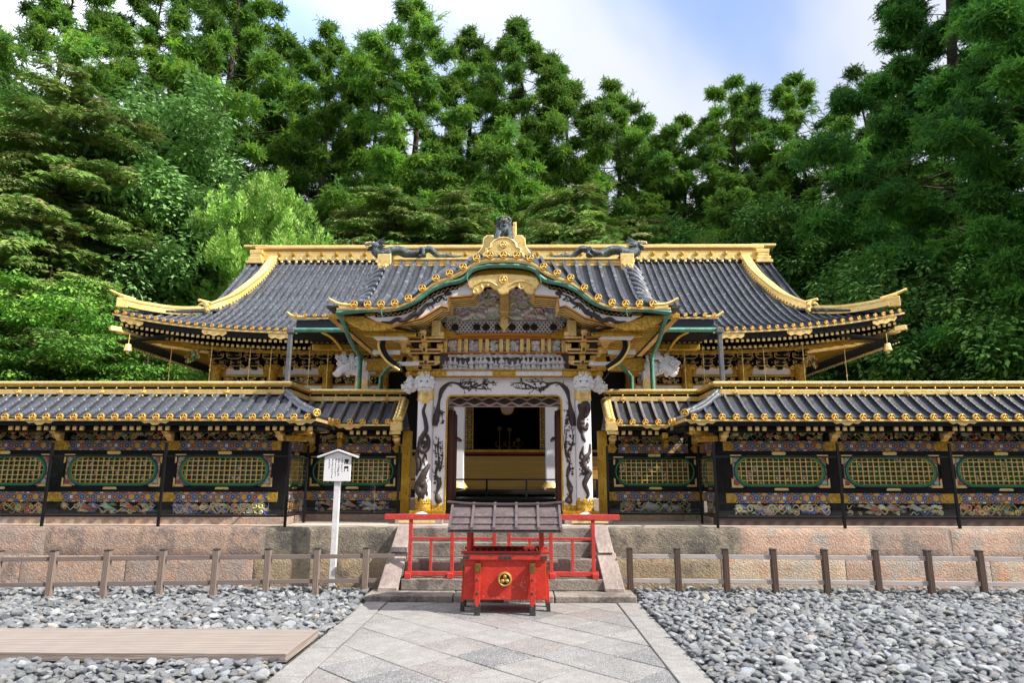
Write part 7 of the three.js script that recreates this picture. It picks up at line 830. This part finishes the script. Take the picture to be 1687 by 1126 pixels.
function tree(kind, label, x, z, top, R, o = {}) {
  const K = KIND[kind], seed = Math.round(Math.abs(x * 131 + z * 17 + top * 7)) + 1, r = rng(seed), y0 = hill(x, z) - 0.3, H = top - y0, cb = y0 + H * (o.cb ?? (kind === 'sugi' ? 0.24 : kind === 'pine' ? 0.3 : 0.12));
  const t = thing(o.name || K.cat.replace(' ', '_'), label, K.cat, [x, y0, z], o.group || 'trees on the hillside behind the hall');
  const lean = [(r() - 0.5) * 0.04, (r() - 0.5) * 0.03], tr0 = o.tr || clamp(H * 0.016, 0.14, 0.6), ax = (y) => V(x + (y - y0) * lean[0] + 0.25 * sin((y - y0) * 0.35 + seed), y, z + (y - y0) * lean[1] + 0.25 * cos((y - y0) * 0.3 + seed) - 0.25 * cos(seed) * 0), tp = []; for (let i = 0; i <= 12; i++) tp.push(ax(lerp(y0, top - H * 0.04, i / 12)));
  const bark = o.grey ? BARKG : BARK; part('trunk', sweep(tp, (k) => tr0 * (1 - 0.92 * k) + (k < 0.05 ? tr0 * 0.4 : 0), 9), bark, t);
  const mats = [], cols = [], limbs = [], m4 = new THREE.Matrix4(), q = new THREE.Quaternion(), e = new THREE.Euler(), dens = o.dens || 1, sc = o.sc || 1;
  const flatK = kind === 'hemlock' || kind === 'maple';
  const gap = (p) => { const a = vn(p.x * 0.5 + p.z * 0.37 + 90, p.y * 0.62 - p.z * 0.23 + 90 + seed, 4096, 3), b = vn(p.x * 1.1 - p.z * 0.8 + 90, p.y * 1.2 + p.z * 0.5 + 90 + seed, 4096, 7); return a * 0.65 + b * 0.35; };
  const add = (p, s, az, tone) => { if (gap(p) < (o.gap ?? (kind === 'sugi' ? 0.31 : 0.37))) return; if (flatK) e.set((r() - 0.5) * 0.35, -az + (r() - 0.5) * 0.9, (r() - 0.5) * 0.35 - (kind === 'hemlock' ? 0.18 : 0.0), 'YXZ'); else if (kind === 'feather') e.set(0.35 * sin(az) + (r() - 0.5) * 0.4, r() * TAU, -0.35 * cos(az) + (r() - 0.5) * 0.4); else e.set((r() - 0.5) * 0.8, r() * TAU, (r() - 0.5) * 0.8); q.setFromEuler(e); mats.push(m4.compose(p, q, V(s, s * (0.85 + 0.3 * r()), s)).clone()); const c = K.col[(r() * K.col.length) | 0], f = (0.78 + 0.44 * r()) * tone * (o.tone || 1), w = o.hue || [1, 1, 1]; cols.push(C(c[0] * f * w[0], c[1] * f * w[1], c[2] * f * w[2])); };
  const h = top - cb, nl = Math.max(5, Math.round(h / (kind === 'sugi' || kind === 'pine' ? 1.6 : kind === 'hemlock' ? 0.75 : 0.85)));
  for (let l = 0; l <= nl; l++) {
    const k = l / nl, y = lerp(cb, top, k), prof = kind === 'sugi' ? Math.sqrt(1 - Math.pow(k, 1.9)) * (0.80 + 0.2 * sin(k * 11 + seed)) * (0.72 + 0.28 * Math.min(1, k * 4)) * 1.08 + 0.06 : kind === 'pine' ? (0.45 + 0.55 * Math.pow(1 - k, 0.5)) * (0.55 + 0.45 * sin(k * 13 + seed)) : kind === 'hemlock' ? Math.pow(1 - k, 0.6) * 1.02 + 0.05 : Math.sqrt(Math.max(0, 1 - Math.pow(k * 1.75 - 0.75, 2))) * 1.05;
    const nb = Math.max(2, Math.round((kind === 'hemlock' ? 8 : kind === 'pine' ? 3 : 5.2) * (0.4 + prof))), a0 = r() * TAU;
    for (let b = 0; b < nb; b++) {
      const az = a0 + b * TAU / nb + (r() - 0.5) * 0.7, L = R * prof * (0.6 + 0.5 * r()) * (0.55 + 0.75 * vn(az * 1.3 + 8, k * 7 + seed, 4096, 5)), root = ax(y - (kind === 'hemlock' ? 0.0 : 0.3 + L * 0.12)), up = kind === 'sugi' ? 0.10 : kind === 'hemlock' ? -0.12 : kind === 'maple' ? 0.05 : 0.3, tip = root.clone().add(V(cos(az) * L, L * (up + (r() - 0.5) * 0.2) + (kind === 'sugi' ? 0.2 : 0), sin(az) * L)), mid = root.clone().lerp(tip, 0.55).add(V(0, L * (kind === 'hemlock' ? 0.08 : -0.06), 0)), tone = 0.85 + 0.3 * r();
      if (L > 0.8) limbs.push(sweep(curve([root, mid, tip], 5), (u) => clamp(0.015 * L, 0.015, 0.075) * (1.05 - 0.85 * u), 4, { cap: false }));
      if (kind === 'sugi' || kind === 'pine') { for (const [u, n, cs] of [[0.42, 5, 0.6], [0.7, 13, 0.85], [1.0, 27, 1.0]]) { if (u < 0.5 && L < 2) continue; const c = root.clone().lerp(mid, Math.min(1, u * 1.8)).lerp(tip, u), nn = Math.round(n * dens * (0.7 + 0.6 * r())); const rad = cs * (0.62 + 0.1 * L) * (0.55 + 0.75 * r()), pt = tone * (0.72 + 0.5 * r()); for (let i = 0; i < nn; i++) { const d = dirOf(r); const w = rad * (0.3 + 0.6 * r() + (r() < 0.16 ? 0.5 : 0)); add(c.clone().add(V(d.x * w, (Math.abs(d.y) * 0.8 - 0.2) * w, d.z * w)), lerp(K.s[0], K.s[1], r()) * sc, az, pt); } } }
      else { const n = Math.max(2, Math.round(L * (kind === 'hemlock' ? 4.6 : flatK ? 4.2 : 5.6) * dens)); for (let i = 0; i < n; i++) { const u = 0.25 + 0.8 * Math.sqrt((i + r()) / n), c = u < 0.55 ? root.clone().lerp(mid, u / 0.55) : mid.clone().lerp(tip, (u - 0.55) / 0.45), sp = flatK ? 0.28 * L * (1.1 - 0.5 * u) : 0.22 * L + 0.2; add(c.add(V((r() - 0.5) * sp * 2, (r() - 0.5) * (flatK ? 0.35 : sp), (r() - 0.5) * sp * 2)), lerp(K.s[0], K.s[1], r()) * sc, az, tone); } }
    }
  }
  if (limbs.length) part('limbs', limbs, bark, t, { kind: 'stuff' });
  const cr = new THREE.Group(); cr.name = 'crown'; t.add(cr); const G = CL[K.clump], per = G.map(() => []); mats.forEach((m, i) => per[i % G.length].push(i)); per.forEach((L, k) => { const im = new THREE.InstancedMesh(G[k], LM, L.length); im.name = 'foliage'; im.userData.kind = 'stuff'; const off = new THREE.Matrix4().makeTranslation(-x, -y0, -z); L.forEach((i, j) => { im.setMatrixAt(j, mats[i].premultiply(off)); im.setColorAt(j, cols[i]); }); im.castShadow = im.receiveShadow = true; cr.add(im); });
  TOTAL += mats.length; return t;
}
let TOTAL = 0;
const S = (a, b, c, d, e, f) => tree('sugi', a, b, c, d, e * 1.2, f);
S('tall bright cedar rising at the far left edge of the forest', -36.2, -33, 43, 6.2, { tone: 1.15, gap: 0.25 });
S('tall cedar with grey trunk behind the pale leafy tree at left', -33.9, -42, 50, 6.6, { tone: 0.9, gap: 0.25 });
S('broad tall cedar above the left end of the hall roof', -24.2, -36, 45.5, 7.2, { tone: 1.05, gap: 0.25 });
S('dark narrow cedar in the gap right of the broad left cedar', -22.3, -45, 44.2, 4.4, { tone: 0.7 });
S('tall rounded cedar left of the highest one', -16.5, -40, 42.5, 4.2, { tone: 1.0, cb: 0.45, grey: true });
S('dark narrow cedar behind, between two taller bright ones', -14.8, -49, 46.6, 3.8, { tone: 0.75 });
S('highest cedar above the middle of the hall roof, bright and clumped', -7.8, -36, 41.5, 5.4, { tone: 1.15 });
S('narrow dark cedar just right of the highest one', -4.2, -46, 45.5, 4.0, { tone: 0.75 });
S('tall round-headed cedar above the gate crest', 0.2, -40, 42.5, 4.3, { tone: 0.95 });
S('cedar with pale trunk stepping down right of the gate crest', 4.5, -39, 37.4, 3.4, { tone: 0.95, grey: true });
S('broad cedar on the falling treeline right of centre', 8.9, -44, 39, 4.6, { tone: 0.95 });
S('slim cedar at the low point of the treeline', 13.1, -50, 38.3, 3.5, { tone: 0.85 });
S('cedar at the left end of the right-hand grove', 16.2, -47, 37, 5.0, { tone: 0.95 });
S('round-topped cedar in the middle of the right-hand grove', 19.7, -43, 38.4, 6.2, { tone: 1.0 });
S('tallest cedar of the right-hand grove behind the right roof end', 25.0, -41, 37.6, 6.2, { tone: 1.0 });
S('cedar filling the right-hand grove between its two tallest crowns', 22.4, -46, 37.2, 5.4, { tone: 0.95, gap: 0.26 });
tree('pine', 'sparse open cedar with bare limbs left of the giant dark one', 30.1, -40, 36.5, 4.4, { tr: 0.55 });
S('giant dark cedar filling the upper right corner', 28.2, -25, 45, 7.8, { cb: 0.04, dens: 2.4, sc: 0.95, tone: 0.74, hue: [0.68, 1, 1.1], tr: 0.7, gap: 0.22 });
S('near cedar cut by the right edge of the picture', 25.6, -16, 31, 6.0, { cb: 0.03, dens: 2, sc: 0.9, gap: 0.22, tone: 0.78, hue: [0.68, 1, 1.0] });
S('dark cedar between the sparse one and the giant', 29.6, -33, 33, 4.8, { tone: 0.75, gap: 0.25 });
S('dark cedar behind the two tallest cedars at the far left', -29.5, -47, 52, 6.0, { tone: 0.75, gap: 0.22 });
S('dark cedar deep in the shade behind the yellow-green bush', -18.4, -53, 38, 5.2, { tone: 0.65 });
S('lower bright cedar standing before the round-headed one', -0.9, -33, 28.2, 3.4, { tone: 1.15 });
S('lower cedar behind the pale leafy tree, left', -23.4, -31, 25.5, 3.6, { tone: 1.0 });
S('shorter cedar at the foot of the highest one', -6.5, -34, 27, 3.6, { tone: 1.15, cb: 0.1 });
S('shorter cedar at the foot of the right-hand grove', 17.5, -38, 26, 4.2, { tone: 1.0, cb: 0.1 });
tree('hemlock', 'large brownish conifer with drooping sprays at the left edge', -25.6, -22, 25.5, 8.2, { cb: 0.08 });
tree('broad', 'pale blue-green leafy tree between the brown conifer and the hall', -22.4, -26.5, 28, 5.2, { cb: 0.15, hue: [1.0, 1, 1.05], gap: 0.47, sc: 1.25 });
tree('broad', 'leafy tree cut by the left edge, behind the brown conifer', -34.0, -28, 29, 4.2, {});
tree('feather', 'bright yellow-green feathery conifer above the left roof slope', -14.1, -25, 20.3, 4.3, { cb: 0.02 });
tree('maple', 'bright maple with layered leaves low at the far left', -21.2, -16.5, 12.0, 5.0, { cb: 0.1 });
tree('maple', 'small bright maple beside the left roof corner', -17.4, -18, 10.4, 4.2, { cb: 0.05, tone: 0.85 });
tree('hemlock', 'spreading olive conifer right of the yellow-green one', -7.9, -27, 20.8, 6.0, { cb: 0.15 });
tree('hemlock', 'spreading olive conifer just left of the gate crest', -3.6, -28, 20.9, 6.0, { cb: 0.15 });
tree('hemlock', 'olive conifer with pale bare twigs right of the gate crest', 4.2, -27, 21.0, 6.6, { cb: 0.15, grey: true });
tree('hemlock', 'small olive conifer directly behind the beast statue', 0.4, -30, 20.2, 4.4, { cb: 0.15 });
tree('hemlock', 'small olive conifer at the right end of the olive row', 8.2, -29, 19.8, 5.0, { cb: 0.15 });
tree('feather', 'small bright conifer peeping over the right roof ridge', 12.7, -30, 18.3, 2.2, { cb: 0.02, tone: 0.7 });
tree('dark', 'dark leafy tree right of the hall roof corner', 21.5, -24, 15.5, 4.6, { cb: 0.05 });
tree('dark', 'dark leafy bush above the right-hand enclosure wall', 22.8, -19, 10.6, 4.6, { cb: 0.0 });
tree('dark', 'dark leafy tree behind the right gable', 19.5, -34, 22.7, 4.4, { cb: 0.1 });
tree('dark', 'small dark leafy tree behind the right corner ridge', 21.0, -28, 16, 3.2, { cb: 0.05 });
tree('dark', 'dark leafy tree under the broad left cedar', -15.5, -32, 20, 4.5, { cb: 0.05, tone: 1.1 });
tree('dark', 'dark leafy tree low behind the ridge left of centre', -11.5, -33, 21, 4.2, { cb: 0.05, tone: 0.9 });
tree('dark', 'dark leafy tree on the shaded slope right of centre', 11, -36, 22, 4.2, { cb: 0.05, tone: 1.0 });
// ---- the wood beyond reads as one mass; undergrowth on the slope; trees across the court behind the camera
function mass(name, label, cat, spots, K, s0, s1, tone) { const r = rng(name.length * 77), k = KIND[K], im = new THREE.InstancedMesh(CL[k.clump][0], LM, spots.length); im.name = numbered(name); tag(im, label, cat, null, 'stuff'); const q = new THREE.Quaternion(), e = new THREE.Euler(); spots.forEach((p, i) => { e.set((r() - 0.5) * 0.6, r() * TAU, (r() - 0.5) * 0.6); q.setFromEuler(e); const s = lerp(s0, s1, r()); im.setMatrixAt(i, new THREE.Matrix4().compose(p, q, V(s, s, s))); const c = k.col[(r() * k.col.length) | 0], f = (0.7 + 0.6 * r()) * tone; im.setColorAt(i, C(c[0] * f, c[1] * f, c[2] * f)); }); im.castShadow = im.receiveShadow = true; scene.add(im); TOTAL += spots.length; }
{ const r = rng(321), far = [], low = [], grass = [];
  for (let k = 0; k < 170; k++) { const x = -62 + k * 0.73 + (r() - 0.5) * 2, z = -56 - r() * 14, top = hill(x, z) + 13 + 8 * fbm(k * 0.05, 0.3, 64, 3, 4); for (let i = 0; i < 60; i++) { const y = lerp(hill(x, z), top, Math.pow(r(), 0.8)), w = 2.6 * (1 - 0.6 * (y - hill(x, z)) / 24), a = r() * TAU; far.push(V(x + cos(a) * w, y, z + sin(a) * w)); } }
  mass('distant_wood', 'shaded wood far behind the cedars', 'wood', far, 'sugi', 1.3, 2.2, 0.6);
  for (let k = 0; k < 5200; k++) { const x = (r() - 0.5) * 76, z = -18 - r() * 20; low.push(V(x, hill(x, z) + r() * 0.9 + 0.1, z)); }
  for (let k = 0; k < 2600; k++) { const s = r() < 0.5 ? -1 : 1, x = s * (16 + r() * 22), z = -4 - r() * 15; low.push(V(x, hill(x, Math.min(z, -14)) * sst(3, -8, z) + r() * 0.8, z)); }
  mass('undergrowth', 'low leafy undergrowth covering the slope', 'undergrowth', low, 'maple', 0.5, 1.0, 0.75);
  for (let k = 0; k < 900; k++) { const x = -18.5 + r() * 7.5, z = -17.8 - r() * 5; grass.push(V(x, hill(x, z) + 0.3, z)); } mass('grass_bank', 'bright grass on the bank beside the left end of the hall', 'grass', grass, 'feather', 0.3, 0.5, 1.0);
  const back = []; for (let k = 0; k < 60; k++) { const x = -60 + k * 2 + (r() - 0.5) * 2, z = 44 + r() * 8, top = 15 + r() * 7; for (let i = 0; i < 90; i++) { const y = top * Math.pow(r(), 0.9), w = 3.2 * (1 - 0.55 * y / top), a = r() * TAU; back.push(V(x + cos(a) * w, y, z + sin(a) * w)); } } mass('wood_across_court', 'wood across the court behind the viewer', 'wood', back, 'sugi', 1.6, 2.6, 0.8);
}
{ // the roofed corridor on the far side of the court, behind the viewer, mirrored in the clear screens
  const t = thing('facing_corridor', 'long dark roofed corridor across the court behind the viewer', 'corridor', [0, 0, 36]);
  part('wall', [bx(-34, 34, 0, 4.6, 36, 36.4)], M.brownRed, t); part('plinth', bx(-34.5, 34.5, 0, 1.0, 35.4, 35.9, 0.02), M.stGrey[0], t); part('roof', [slab(2, 4, (u, v) => [lerp(-35, 35, u), 7.4 - 2.9 * Math.pow(v, 0.8), lerp(37.5, 33.8, v)], 0.2), slab(1, 2, (u, v) => [lerp(-35, 35, u), 7.4 - 2.9 * v, lerp(37.5, 41, v)], 0.2)].flat(), M.tile, t); for (let k = -8; k <= 8; k++) part('post', bx(k * 4 - 0.2, k * 4 + 0.2, 1, 4.6, 35.6, 35.96), M.brownRed, t);
}
console.log('clumps', TOTAL);
scene.traverse((o) => { if (o.isMesh) { o.castShadow = true; o.receiveShadow = true; } });
renderer.render(scene, camera);
